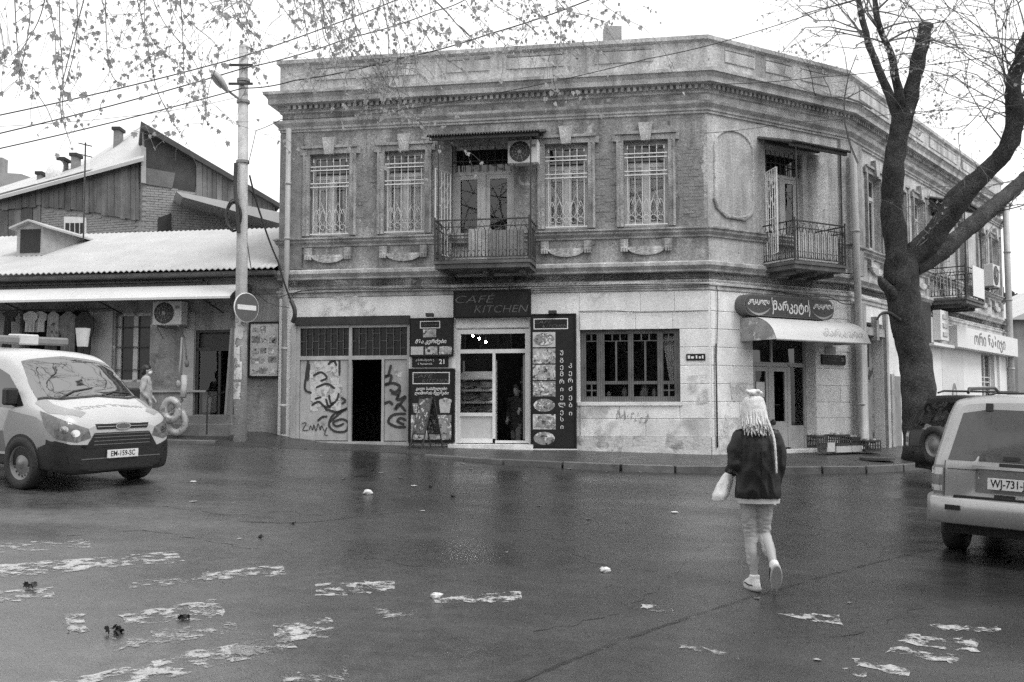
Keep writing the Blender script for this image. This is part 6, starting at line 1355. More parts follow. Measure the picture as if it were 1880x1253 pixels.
# trainers
M_SHOE = mat('white_trainers', .68, .55, .12, 14, .1, 60); M_SOLE = mat('trainer_sole', .4, .7, .15, 14)
def shoe(ank, fwd, upv):
    f = V(fwd).normalized(); u = V(upv); u = (u - f * u.dot(f)).normalized(); r = f.cross(u)
    Mx = MX(((r.x, f.x, u.x, ank.x), (r.y, f.y, u.y, ank.y), (r.z, f.z, u.z, ank.z), (0, 0, 0, 1))); m = MB()
    rings(m, [(0, .03, -.085, .043, .12), (0, .035, -.06, .046, .128), (0, .03, -.03, .043, .11), (0, .0, .0, .042, .06), (0, -.01, .03, .042, .05)], 18)
    s_ = remesh(m, .009, 3).xf(Mx).build('shoe', M_SHOE, wm, MP, smooth=True)
    q = MB(); rings(q, [(0, .035, -.105, .044, .125), (0, .035, -.1, .05, .135), (0, .035, -.078, .05, .136), (0, .035, -.075, .046, .13)], 18); q.xf(Mx).build('sole', M_SOLE, s_, MP, smooth=True)
    q = MB().tube([(.047, -.04, -.055), (.05, .02, -.06), (.045, .09, -.05)], .006, 4); q.tube([(-.047, -.04, -.055), (-.05, .02, -.06), (-.045, .09, -.05)], .006, 4); q.xf(Mx).build('side_stripe', M_BLK, s_, MP)
    q = MB()
    for i in range(4): q.tube([(-.03, .04 + .025 * i, -.02 - .008 * i), (.03, .045 + .025 * i, -.02 - .008 * i)], .005, 4)
    q.xf(Mx).build('laces', M_SOLE, s_, MP)
shoe(ankL + V((0, 0, .015)), (-.25, .95, 0), (0, 0, 1)); shoe(ankR, (.08, .5, -.86), (.05, .85, .5))
# white carrier bag
m = MB(); bx = V((-.2, .1, 0)); rings(m, [(-.27, .1, .765, .065, .1), (-.25, .1, .82, .085, .11), (-.215, .1, .92, .07, .08), (-.18, .12, 1.0, .045, .05), (-.16, .16, 1.05, .025, .025)], 18)
bag = remesh(m, .012, 2, .022, 9, (1, 1, .5)).build('carrier_bag', mat('white_plastic_bag', .72, .45, .08, 8), None, MP, smooth=True, label='white plastic carrier bag in the left hand of the walking woman', cat='bag')
# ---------------------------------------------------------------- two smaller figures
def small_person(label, MM, coat, legs, hair, mask=False, coat_z=.62, reach=False):
    p = thing('person', label, 'person', M=MM); b = MB()
    hL, kL, aL = V((-.08, .02, .82)), V((-.08, .1, .46)), V((-.08, .16, .09)); hR, kR, aR = V((.08, 0, .82)), V((.08, .02, .46)), V((.08, -.2, .11))
    rings(b, [(0, 0, .78, .15, .10), (0, 0, .95, .14, .10), (0, 0, 1.15, .16, .105), (0, 0, 1.30, .17, .09), (0, 0, 1.38, .07, .06)])
    for h, k, a in ((hL, kL, aL), (hR, kR, aR)): caps(b, [h, k, a, a + V((0, .1, -.05)), a + V((0, .16, -.055))], [.085, .056, .04, .036, .03])
    sL, eL, wL = V((-.19, 0, 1.30)), V((-.24, -.05, 1.04)), V((-.2, .14 if not reach else .25, .90 if not reach else 1.1)); sR, eR, wR = V((.19, 0, 1.30)), V((.24, -.06, 1.04)), V((.2, .1, .88))
    caps(b, [sL, eL, wL], [.05, .042, .03]); caps(b, [sR, eR, wR], [.05, .042, .03]); hand(b, wL, (0, .5, -.8)); hand(b, wR, (0, .4, -.9))
    caps(b, [(0, 0, 1.33), (0, .01, 1.43)], [.055, .05]); hc = V((0, .02, 1.52)); head_shape(b, hc, 0)
    remesh(b, .012, 4).build('body', M_SKIN, p, MM, smooth=True); face_bits(p, MM, hc, 0)
    c = MB(); rings(c, [(0, 0, coat_z, .20, .15), (0, 0, .9, .19, .14), (0, 0, 1.1, .195, .14), (0, 0, 1.27, .2, .12), (0, 0, 1.36, .12, .09), (0, 0, 1.40, .07, .07)], 22); caps(c, [sL, eL, eL.lerp(wL, .85)], [.075, .068, .05]); caps(c, [sR, eR, eR.lerp(wR, .85)], [.075, .068, .05])
    remesh(c, .016, 3, .02, 6).build('coat', coat, p, MM, smooth=True)
    t_ = MB()
    for h, k, a in ((hL, kL, aL), (hR, kR, aR)): caps(t_, [h, k, k.lerp(a, .9)], [.1, .072, .06])
    remesh(t_, .016, 3, .012, 8).build('trousers', legs, p, MM, smooth=True)
    for a in (aL, aR): caps_ = MB(); caps(caps_, [a + V((0, -.02, -.03)), a + V((0, .1, -.05)), a + V((0, .18, -.055))], [.045, .042, .034]); remesh(caps_, .012, 2).build('shoe', M_BLK, p, MM, smooth=True)
    h_ = MB(); h_.ball(hc + V((0, -.02, .03)), .108, 14, (.95, 1, 1.05)); h_.ball(hc + V((0, -.05, -.03)), .085, 12); remesh(h_, .012, 3, .01, 20).build('hair', hair, p, MM, smooth=True)
    if mask: k_ = MB(); k_.ball(hc + V((0, .04, -.05)), .07, 14, (.95, .95, .75)); k_.build('face_mask', M_WHITE, p, MM, smooth=True)
    return p
c = at(268, 700, 22.1); MM = MX.Translation(V((c.x, c.y, .92))) @ MX.Rotation(R(-78), 4, 'Z')
small_person('dark-haired person in pale coat and white face mask behind the van bonnet', MM, mat('pale_coat', .36, .85, .3, 7, .2, 40), mat('dark_trousers', .03, .8, .2, 6), mat('dark_hair', .015, .5, .3, 20), True)
pc = F1.w(5.36, 1.0); MM = MX.Translation(V((pc.x, pc.y, .46))) @ MX.Rotation(R(150), 4, 'Z') @ MX.Scale(1.03, 4)
small_person('person in dark top and grey trousers standing inside the dim café doorway', MM, mat('dark_jumper', .03, .85, .2, 6), mat('grey_trousers', .2, .85, .2, 6), mat('dark_hair', .015), reach=True)
# ================================================================ trees
random.seed(21)
M_BARK = mat('dark_bark', .065, .9, .5, 3, 1.0, 22, .15, fine=.45, streak=.3, grain=(30, .4)); M_TWIG = mat('twig_bark', .16, .9, .2, 8)
M_LEAF = mat('dry_leaf', .24, .7, .35, 6, 0, 40)
_t = M_LEAF.node_tree; _pb = [n for n in _t.nodes if n.type == 'BSDF_PRINCIPLED'][0]; _o = [n for n in _t.nodes if n.type == 'OUTPUT_MATERIAL'][0]; _tl = node(_t, 'ShaderNodeBsdfTranslucent'); _tl.inputs[0].default_value = (.7, .7, .7, 1); _mx = node(_t, 'ShaderNodeMixShader'); _mx.inputs[0].default_value = .42
_t.links.new(_pb.outputs[0], _mx.inputs[1]); _t.links.new(_tl.outputs[0], _mx.inputs[2]); _t.links.new(_mx.outputs[0], _o.inputs[0])
def limb_px(pts, Y0=22.3, k=12, n=26, rough=.06):
    """(px, py, half width px, depth offset) to a knobbly tapering tube"""
    P = [at(x, y, Y0 + dy) for x, y, r, dy in pts]; Rr = [r * .84 * (Y0 + dy) / FPX for x, y, r, dy in pts]
    C = crom(P, k); rr = [v.x for v in crom([V((r, 0, 0)) for r in Rr], k)]
    m = MB(); m.tube(C, rr, n); q = []
    for p in m.v:
        v = V(p); d = mnoise.noise(v * 2.6) * rough + mnoise.noise(V((v.x * 9, v.y * 9, v.z * 2.5))) * rough * .6; q.append(tuple(v + V((d, d * .4, 0)) * min(1, rr[0] / .3)))
    m.v = q; q = []
    for i, p in enumerate(m.v):                       # fissured bark
        v = V(p); c0 = C[min(i // n, len(C) - 1)]; o_ = (v - c0); rg = 1 - abs(mnoise.noise(V((v.x * 11, v.y * 11, v.z * 2.2)))) * 2; q.append(tuple(v + o_.normalized() * (rg * .018 + .03 * mnoise.noise(v * 1.7)) * min(1, o_.length / .2)))
    m.v = q; return m, C, rr
tr_ = thing('street_tree', 'big dark bare street tree with sawn-off limb on the right pavement', 'tree', tuple(at(1688, 845, 22.3)))
lm = {'trunk': [(1690, 868, 44, 0), (1688, 840, 35, 0), (1686, 780, 32, 0), (1686, 710, 35, 0), (1680, 650, 34, 0), (1668, 600, 34, 0), (1658, 545, 34, 0), (1655, 505, 36, 0), (1658, 470, 34, 0)],
      'left_limb': [(1656, 500, 30, 0), (1645, 450, 23, 0), (1639, 390, 22, 0), (1638, 340, 21, 0), (1643, 290, 21, 0), (1652, 240, 20, 0), (1662, 205, 22, 0)],
      'stub_limb': [(1660, 215, 20, 0), (1672, 170, 16, -.1), (1684, 120, 15, -.2), (1694, 75, 15, -.3), (1700, 48, 16, -.3)],
      'upright_limb': [(1652, 215, 13, 0), (1632, 175, 10, .2), (1610, 120, 8, .3), (1592, 70, 7, .4), (1578, 10, 6, .5), (1566, -60, 5, .6)],
      'inner_limb': [(1657, 210, 12, 0), (1646, 150, 9, -.3), (1634, 95, 7, -.5), (1612, 40, 6, -.7), (1603, -40, 5, -.9)],
      'upper_limb': [(1668, 478, 28, 0), (1705, 445, 24, -.2), (1735, 405, 24, -.4), (1765, 360, 24, -.6), (1815, 312, 20, -.9), (1850, 270, 18, -1.1), (1864, 215, 18, -1.3), (1860, 165, 16, -1.5), (1872, 110, 13, -1.7), (1885, 60, 10, -2)],
      'lower_limb': [(1672, 492, 24, 0), (1715, 470, 19, .3), (1755, 440, 17, .6), (1800, 400, 17, 1.0), (1845, 362, 16, 1.4), (1895, 318, 14, 1.8), (1960, 270, 12, 2.3)]}
tips = []
for nm, p in lm.items():
    m, C, rr = limb_px(p); o = m.build('trunk' if nm == 'trunk' else 'limb', M_BARK, tr_, smooth=True)
    if nm == 'stub_limb': MB().lathe([(.17, 0), (.165, .03), (.0, .02)], C[-1], C[-1] - C[-3], 14, False).build('sawn_end', mat('sawn_wood', .12, .8, .3, 9), o)
    for i in range(len(C) // 3, len(C)): tips.append((C[i], (C[i] - C[i - 1]).normalized(), rr[i], nm))
m, C, rr = limb_px([(1645, 545, 16, -.1), (1630, 530, 11, -.25), (1620, 518, 8, -.32), (1613, 508, 3, -.34)]); m.build('knot_stub', M_BARK, tr_, smooth=True)
m, C, rr = limb_px([(1652, 588, 5, -.3), (1632, 575, 3.5, -.4), (1618, 577, 2.5, -.5), (1610, 588, 1.5, -.5)], k=4); m.build('broken_twig', M_BARK, tr_)
kc_ = at(1660, 482, 22.0); MB().lathe([(.24, -.05), (.2, .03), (.15, .05), (.12, .02), (.06, -.02), (0, -.02)], kc_ + V((0, .06, 0)), (0, -1, .15), 14, False).build('burl', M_BARK, tr_)
def grow(m, p, d, r, L, lev, leaves=None, droop=-.0, pl=.3, wig=.35):
    """a thin shoot that forks; droop > 0 hangs"""
    n = 5; pts = [p]; q = p.copy(); dd = d.normalized()
    for i in range(n):
        dd = (dd + V((random.gauss(0, wig), random.gauss(0, wig), random.gauss(0, wig))) * .35 + V((0, 0, -droop))).normalized(); q = q + dd * (L / n); pts.append(q)
        if leaves is not None and random.random() < pl: leaves.append((q, dd))
    m.tube(pts, [max(.0025, r * (1 - .6 * i / n)) for i in range(n + 1)], 4 if r > .02 else 3, False)
    if lev > 0:
        for i in range(random.choice((2, 3, 3))):
            s = random.choice(pts[2:]); e = (dd + V((random.gauss(0, .7), random.gauss(0, .7), random.gauss(0, .6)))).normalized(); grow(m, s, e, r * .55, L * random.uniform(.5, .8), lev - 1, leaves, droop, pl, wig)
m = MB(); lv = []
for nm, cnt, L, r in (('upright_limb', 18, 1.5, .024), ('inner_limb', 18, 1.5, .024), ('stub_limb', 5, 1.2, .02), ('upper_limb', 44, 1.9, .02), ('lower_limb', 7, 1.2, .02), ('left_limb', 3, .9, .012)):
    c = [t for t in tips if t[3] == nm]
    for k in range(cnt):
        p, d, rr_, _ = random.choice(c[len(c) // 3:]); e = (d * .5 + V((random.gauss(0, .8), random.gauss(0, .5), random.gauss(.25, .5)))).normalized(); grow(m, p, e, r, L, 3, lv, .02, .12)
for a, b_ in (((1575, 300), (1500, 55)), ((1600, 200), (1470, 90)), ((1640, 470), (1760, 425))):
    p, q = at(*a, 22.2), at(*b_, 21.6); grow(m, p, q - p, .025, (q - p).length * .8, 3, lv, 0, .1)
m.build('twigs', M_TWIG, tr_, kind='stuff')
def leaf_mesh(lv, smin, smax, hang=True):
    m = MB(); sh = [(0, 0), (.28, -.05), (.5, .18), (.34, .36), (.42, .62), (.16, .6), (0, 1.0), (-.16, .6), (-.42, .62), (-.34, .36), (-.5, .18), (-.28, -.05)]
    for p, d in lv:
        s = random.uniform(smin, smax); u = V((random.gauss(0, 1), random.gauss(0, 1), random.gauss(0, .4))).normalized(); dn = (V((0, 0, -1)) + V((random.gauss(0, .5), random.gauss(0, .5), random.gauss(0, .4)))).normalized(); u = (u - dn * u.dot(dn)).normalized(); w_ = u.cross(dn)
        m.add([p + u * (x * s) + dn * (y * s) + w_ * (abs(x) * s * .35 + .15 * s * y * y) for x, y in sh], [(0, 1, 2, 3), (0, 3, 4, 5), (0, 5, 6, 7), (0, 7, 8, 9), (0, 9, 10, 11)])
    return m
leaf_mesh(lv, .05, .08).build('leaves', M_LEAF, tr_, kind='stuff')
# ---------------------------------------------------------------- plane tree overhead: it stands out of view at the left
random.seed(5)
pt = thing('plane_tree', 'plane tree reaching in from above, hanging twigs with withered leaves at top', 'tree', (-8.2, 7.5, gz(-8.2, 7.5)))
gt = V((-8.2, 7.5, gz(-8.2, 7.5) - .2)); C = crom([gt, gt + V((.1, .1, 2.5)), gt + V((.4, .2, 5)), gt + V((.6, .6, 7.2))], 6); MB().tube(C, [.34 - .10 * i / len(C) for i in range(len(C))], 12).build('trunk', mat('plane_bark', .2, .8, .3, 3, .3, 20, blot=(.09, 3, .52, .06)), pt, smooth=True)
limbs = [[C[-1], V((-6.2, 10.2, 8.0)), at(-30, -90, 11.5), at(300, -170, 12), at(640, -190, 12.5), at(1000, -170, 13), at(1180, -150, 13.5)],
         [C[-1], V((-7.2, 9.2, 8.2)), at(-110, -10, 10.4), at(40, -70, 10.6), at(300, -120, 10.8)], [C[-2], V((-6.6, 8.6, 7.4)), at(-100, -40, 9.5), at(-15, 10, 9.6), at(30, -80, 10)]]
for L_ in limbs[:2]: c_ = crom(L_, 6); MB().tube(c_, [.16 - .12 * i / len(c_) for i in range(len(c_))], 8).build('limb', MATS['plane_bark'], pt, smooth=True)
m = MB(); lv = []; sb = []
def strand(pts, Y, r=.010, dens=.5, sub=6):
    P = [at(x, y, Y + random.uniform(-.2, .2)) for x, y in pts]; c_ = crom(P, 6); m.tube(c_, [r * (1 - .6 * i / len(c_)) + .002 for i in range(len(c_))], 4, False)
    for i, p in enumerate(c_):
        if random.random() < dens:
            for _q in range(random.choice((1, 1, 2, 3))): lv.append((p + V((random.gauss(0, .035), random.gauss(0, .035), random.gauss(0, .03))), V((0, 0, -1))))
        if random.random() < .22 * sub / 6: 
            e = V((random.gauss(0, .8), random.gauss(0, .4), random.gauss(-.3, .6))); grow(m, p, e, .0035, random.uniform(.3, .75), 1, lv, .12, .3 * dens * 1.6)
        if random.random() < .03: sb.append(p + V((random.uniform(-.05, .05), 0, -random.uniform(.08, .2))))
S_ = [([(25, -40), (30, 60), (36, 150)], 10), ([(50, -60), (55, 30), (42, 110), (35, 135)], 10), ([(108, -50), (110, 60), (116, 150), (112, 225)], 10.3), ([(138, -60), (142, 40), (135, 100), (118, 160)], 10.5), ([(192, -60), (195, 60), (202, 130), (222, 158)], 10.8), ([(236, -60), (262, 40), (276, 110), (292, 175), (330, 245)], 11),
      ([(265, -40), (300, 40), (345, 95), (372, 150), (378, 205)], 11.2), ([(300, -60), (340, 30), (400, 90), (384, 160), (372, 235)], 11.4), ([(340, -60), (390, 10), (440, 40), (478, 75)], 11.6), ([(400, -60), (430, 20), (455, 70), (470, 110)], 11.8), ([(90, -40), (70, 40), (20, 120)], 10), ([(330, -20), (335, 60), (338, 140)], 11), ([(165, -40), (130, 90), (110, 190), (130, 265)], 10.4),
      ([(520, -60), (545, 20), (560, 60)], 12), ([(570, -60), (600, 20), (640, 90), (690, 170)], 12.2), ([(600, -60), (650, 40), (690, 120), (730, 185), (760, 220)], 12.3), ([(640, -50), (680, 60), (720, 140), (745, 205), (790, 275)], 12.3), ([(690, -60), (720, 40), (735, 110), (700, 190)], 12.4), ([(560, -50), (620, 70), (660, 140)], 12.2), ([(740, -60), (760, 20), (800, 90), (850, 130)], 12.5), ([(700, -60), (790, 50), (830, 60)], 12.6),
      ([(830, -60), (860, 10), (905, 60), (930, 85)], 12.8), ([(880, -60), (900, 0), (960, 40), (985, 60)], 13), ([(930, -60), (990, 20), (1020, 60), (1060, 95)], 13), ([(1000, -60), (1030, 10), (1080, 30), (1125, 45)], 13.2), ([(1060, -60), (1100, 0), (1140, 30), (1180, 50)], 13.4), ([(1010, -60), (1030, 60), (1015, 120), (1020, 165)], 13), ([(640, -50), (655, 60), (700, 150), (730, 165), (790, 200)], 12.1), ([(780, -50), (790, 30), (770, 90)], 12.6)]
for p, Y in S_:
    strand(p, Y, .005, .65, 8)
for k in range(26):
    x = random.choice((random.uniform(0, 480), random.uniform(560, 860), random.uniform(560, 760), random.uniform(860, 1150))); y1 = random.uniform(30, 150) if x < 860 else random.uniform(20, 70)
    strand([(x + random.uniform(-60, 0), -50), (x + random.uniform(-20, 10), y1 * .4), (x + random.uniform(-10, 30), y1)], 10 + x / 350, .0035, .55, 7)
for k in range(16):                                   # the crown goes on above the frame, over the van
    p = V((random.uniform(-11, -3), random.uniform(16, 23), random.uniform(12, 14))); grow(m, p, V((random.gauss(0, .6), random.gauss(0, .6), -.1)), .05, 2.6, 3, lv, .03, .25)
m.build('twigs', M_TWIG, pt, kind='stuff'); leaf_mesh(lv, .03, .08).build('leaves', M_LEAF, pt, kind='stuff')
q = MB()
for p in sb: q.ball(p, .016, 6); q.tube([p, p + V((0, 0, .1))], .002, 3, False)
q.build('seed_balls', M_TWIG, pt, kind='stuff')
# ================================================================ pole, wires and small things
random.seed(31)
M_CONC = mat('concrete_pole', .46, .85, .2, 3, .4, 30, streak=.3, fine=.15)
p0 = at(441, 809, 22.35); p1 = at(447.5, 84, 22.35); pole = thing('utility_pole', 'tall concrete lamp pole with old paper scraps beside the low shop', 'pole', tuple(p0))
MB().tube([p0 - V((0, 0, .3)), p0.lerp(p1, .5), p1], [.15, .125, .105], 16).build('shaft', M_CONC, pole, smooth=True)
def pz(y): return p0.lerp(p1, (809 - y) / (809 - 84.0))
a = pz(190); arm = MB().tube([a, at(425, 172, 22.2), at(415, 163, 22.1)], .028, 6).build('lamp_arm', M_GREYP, pole)
lc = at(403, 150, 22.0); ld = (at(390, 136, 21.95) - at(415, 168, 22.05)).normalized(); rows = []; sdv = ld.cross(V((0, 0, 1))).normalized(); up = sdv.cross(ld)
for t_, w_, h_ in ((-.30, .04, .03), (-.22, .09, .07), (-.05, .16, .11), (.1, .17, .11), (.22, .13, .08), (.30, .04, .03)): rows.append([lc + ld * t_ + sdv * (w_ * math.cos(R(a_))) + up * (h_ * math.sin(R(a_)) * (1 if math.sin(R(a_)) > 0 else .6)) for a_ in range(0, 360, 30)])
MB().grid(rows, True).build('lamp_head', mat('lamp_shell', .33, .5, .15, 6), pole, smooth=True)
rows = [[lc + ld * t_ + sdv * (w_ * math.cos(R(a_))) - up * (.055 + h_ * abs(math.sin(R(a_)))) for a_ in range(0, 181, 30)] for t_, w_, h_ in ((-.14, .08, .02), (0, .13, .05), (.12, .13, .05), (.22, .07, .02))]; MB().grid(rows).build('lamp_lens', mat('lamp_lens', .22, .3, .2, 8), pole, smooth=True)
for y in (150, 190, 302): q = pz(y); MB().lathe([(.14, -.03), (.15, -.03), (.15, .03), (.14, .03)], q, n=14).build('pole_band', M_GREYP, pole)
for y in (125, 160): q = pz(y); MB().box(q.x - .3, q.x + .25, q.y - .16, q.y - .12, q.z - .02, q.z + .03).build('cross_arm', M_IRON, pole)
for k, (ya, yb, o_) in enumerate(((608, 640, .3), (640, 668, -.5), (668, 700, .1), (705, 735, -.2), (590, 612, .9))):
    za, zb = pz(yb).z, pz(ya).z; rad = .158 - .0; c_ = pz((ya + yb) / 2); rows = [[(c_.x + rad * math.cos(R(an)), c_.y + rad * math.sin(R(an)), z) for an in range(int(-150 + o_ * 30), int(-60 + o_ * 30), 10)] for z in (za, zb)]
    MB().grid(rows).build('paper_scrap', M_TORN, pole, smooth=True)
# cable coil hung on the pole
m = MB(); c_ = at(428, 396, 22.12)
for k in range(7): m.tube([(c_.x + (.16 + .015 * math.sin(k * 2)) * math.cos(R(a_)) + .02 * math.sin(k), c_.y + .012 * k, c_.z + (.32 + .02 * math.cos(k)) * math.sin(R(a_)) + .03 * math.cos(k * 1.7)) for a_ in range(0, 361, 24)], .013, 5)
coil = thing('cable_coil', 'black coil of spare cable hanging on the concrete pole', 'cable', tuple(c_)); m.build('loops', M_IRON, coil)
MB().tube(crom([at(433, 300, 22.2), at(432, 350, 22.18), at(436, 380, 22.15), at(438, 428, 22.15)], 5), .05, 6).build('tail', M_IRON, coil)
# no-entry sign
sc_ = at(452.5, 565, 22.1); nrm = V((math.sin(R(52)), -math.cos(R(52)), 0)); rt = V((-nrm.y, nrm.x, 0)); MN = MX(((rt.x, -nrm.x, 0, sc_.x), (rt.y, -nrm.y, 0, sc_.y), (0, 0, 1, sc_.z), (0, 0, 0, 1)))
sg = thing('no_entry_sign', 'round no-entry sign with white bar on the concrete pole', 'road sign', M=MN)
MB().lathe([(0, .02), (.33, .02), (.335, .0), (.31, -.008), (.0, -.008)], (0, 0, 0), (0, 1, 0), 32, False).build('rim', M_WHITE, sg, MN); MB().lathe([(.0, 0), (.315, 0), (.315, -.004)], (0, -.011, 0), (0, 1, 0), 32, False).build('disc', mat('sign_red_as_grey', .10, .4, .08, 4), sg, MN); MB().box(-.25, .25, -.018, -.0115, -.055, .055).build('bar', M_WHITE, sg, MN); MB().box(-.03, .03, .02, .2, -.05, .05).build('clamp', M_GREYP, sg, MN)
# wires
M_WIRE = mat('wire_black', .03, .6, .1, 5)
def wire(label, pts, r=.012, sag=0.0, n=10, nm='overhead_wire'):
    P = [at(*p) for p in pts]; c_ = []
    for a_, b_ in zip(P, P[1:]):
        for i in range(n): t_ = i / n; q = a_.lerp(b_, t_); q.z -= sag * 4 * t_ * (1 - t_); c_.append(q)
    c_.append(P[-1]); return MB().tube(c_, r, 5).build(nm, M_WIRE, None, label=label, cat='wire')
wire('uppermost of the three thick wires crossing the pole top', [(-60, 224, 20), (446, 104, 22.2), (800, -30, 25)], .015, .06); wire('middle of the three thick wires crossing the pole top', [(-60, 259, 20), (446, 126, 22.2), (640, 70, 24), (800, 20, 25.5), (870, -10, 26)], .015, .06)
wire('lowest thick wire from the left edge past the pole and up over the parapet', [(-60, 286, 19.5), (446, 162, 22.1), (540, 148, 21.5), (720, 110, 20.5), (900, 62, 19.5), (1130, -20, 18.5)], .014, .05); wire('thin wire running from the pole to the left window bay', [(456, 300, 22.2), (470, 240, 22.4), (515, 220, 22.6), (700, 208, 21.5), (960, 162, 20.5), (1190, 108, 20), (1330, 76, 19.8), (1540, 8, 19), (1620, -20, 18.5)], .009, .02)
wire('wire from the chamfer cornice out to the right edge', [(1318, 155, 21.2), (1500, 142, 20.3), (1680, 122, 19), (1900, 90, 17.5)], .009, .03); wire('faint thin wire from the left edge to the pole', [(-40, 234, 22), (250, 212, 22.3), (440, 178, 22.3)], .006, .04)
wire('thin wire across the chamfer toward the tree', [(1293, 245, 21.4), (1450, 225, 21), (1680, 205, 20.2), (1900, 190, 19.5)], .006, .03); wire('wire at lower right between tree limb and right edge', [(1750, 380, 26), (1800, 392, 24), (1900, 370, 22)], .014, .05)
wire('slack cable from the pole down to the corner of the house', [(458, 322, 22.2), (480, 400, 22.6), (510, 480, 22.8), (535, 555, 22.95)], .022, .05); wire('thin cable looping from the pole low to the shop eave', [(452, 430, 22.3), (462, 500, 22.6), (500, 545, 22.8), (530, 540, 22.9)], .01, .03); wire('pair cable from the pole to the drainpipe', [(455, 520, 22.3), (490, 555, 22.7), (530, 565, 22.9)], .009, .02)
MB().tube(crom([at(534, 552, 22.88), at(540, 566, 22.85), at(541, 580, 22.85), at(537, 592, 22.9)], 5), .05, 7).build('cable_bundle', M_WIRE, None, label='thick taped cable bundle at the left end of the gate lintel', cat='cable')
# ---- goods outside the low shop
t = [('pale checked shirt hanging at the left end under the awning', 18, .05, .25), ('dark dress hanging at far left under the awning', 12, .04, .9), ('pale blouse hanging in the shop opening above the van', 56, .5, .5), ('second pale blouse hanging beside the first above the van', 71, .48, .5), ('patterned scarf hanging on the rail above the van', 98, .3, .75), ('long grey coat hanging right of the scarf', 124, .15, 1.15), ('dark long coat hanging nearest the window', 155, .035, 1.3)]
for k, (lb, x, g_, ln) in enumerate(t):
    s_, z_ = F1.at(x, 572, -.25); wd = .3 if ln < 1 else .36; rows = []
    for i in range(9):
        f = i / 8; ww = wd * (1.35 if .1 < f < .42 and k in (0, 2, 3, 5, 6) else 1) * (.3 + .7 * min(1, f * 9)) * (1 - .12 * f if k != 1 else .4 + .6 * f); rows.append([(s_ + ww * (c_ / 10 - .5), -.25 + .05 * math.sin(c_ * 1.5 + k + f) * f + .03 * (k % 2), z_ - ln * f) for c_ in range(11)])
    g = MB().grid(rows); g.grid([[(p[0], p[1] + .03, p[2]) for p in r] for r in rows]); o = g.build('garment', mat('garment_%d' % k, g_, .9, .35, 6, .2, 40, blot=(.05, 9, .58, .05) if k in (0, 4) else None), None, F1.M, smooth=True, label=lb, cat='garment', group='clothes hung outside the low shop')
m = MB().tube([(-7.6, -.22, 3.98), (-4.3, -.22, 3.98)], .018, 6).build('clothes_rail', M_IRON, None, F1.M, label='dark clothes rail under the long awning', cat='rail')
for k, (x, y, r, lb) in enumerate(((314, 753, .22, 'upper pale inflatable swim ring leaning at the shop wall'), (322, 775, .25, 'lower pale inflatable swim ring leaning at the shop wall'))):
    c_ = at(x, y, 22.6); m = MB(); rows = []
    for i in range(19):
        a_ = 2 * math.pi * i / 18; ct = V((c_.x + r * .75 * math.cos(a_), c_.y + .1 * k, c_.z + r * math.sin(a_))); rad = V((math.cos(a_), 0, math.sin(a_))); rows.append([ct + rad * (.09 * math.cos(R(b_))) + V((0, .09 * math.sin(R(b_)), 0)) for b_ in range(0, 360, 36)])
    m.grid(rows, True).build('swim_ring', mat('ring_vinyl_%d' % k, .42 - .05 * k, .35, .3, 5, blot=(.2, 5, .55, .05)), None, smooth=True, label=lb, cat='swim ring', group='goods outside the low shop')
for k, (x0, y0, x1, y1, r, lb, g_) in enumerate(((334, 620, 327, 705, .025, 'left long-handled brush hanging on the shop wall', .3), (338, 622, 343, 668, .022, 'right short-handled brush hanging on the shop wall', .12), (338, 690, 336, 730, .075, 'pale foam tube standing beside the shop door', .45), (335, 733, 318, 745, .05, 'short pale foam tube lying against the wall', .4))):
    a_, b_ = at(x0, y0, 22.9), at(x1, y1, 22.8); m = MB().tube([a_, a_.lerp(b_, .5) + V((.01, 0, 0)), b_], r, 8)
    if k < 2: m.ball(b_, .07, 8, (.8, .6, 1.3))
    m.build('brush' if k < 2 else 'foam_tube', mat('goods_%d' % k, g_, .7, .2, 8), None, smooth=True, label=lb, cat='brush' if k < 2 else 'foam tube')
c_ = at(152, 620, 21.6); MB().lathe([(.10, -.2), (.11, -.2), (.15, .18), (.155, .2), (.14, .2), (.1, -.17)], c_, n=18, cap=False).build('bucket', mat('bucket_white', .6, .5, .08, 6), None, label='white bucket hanging at the shop front behind the van roof', cat='bucket')
# ---- crates by the market door
M_CRATE = mat('crate_plastic', .04, .6, .2, 8); M_BOX = mat('carton', .5, .8, .15, 6)
def crate(s, y, z, w, d, h, label, fill=.25):
    t = thing('crate', label, 'crate', M=T(F2, s, z, y), group='crates at the market door'); b = .02
    m = MB(); m.box(s, s + w, y, y + d, z, z + .015)
    for a_, c in ((s, s + b), (s + w - b, s + w)):
        m.box(a_, c, y + b, y + d - b, z + h - .04, z + h); m.box(a_, c, y + b, y + d - b, z + .015, z + .05)
    for a_, c in ((y, y + b), (y + d - b, y + d)):
        m.box(s, s + w, a_, c, z + h - .04, z + h); m.box(s, s + w, a_, c, z + .015, z + .05); m.box(s, s + w, a_, c, z + h * .5, z + h * .5 + .02)
        for i in range(7): x = s + (w - .025) * i / 6; m.box(x, x + .025, a_ + .002, c - .002, z + .05, z + h - .04)
    m.build('basket', M_CRATE, t, F2.M)
    for k in range(7): MB().ball((s + .08 + (w - .16) * ((k * .37) % 1), y + .08 + (d - .16) * ((k * .61) % 1), z + h * .93), .06, 8).build('produce', mat('produce', fill, .5, .3, 9, rnd=.5), t, F2.M, smooth=True)
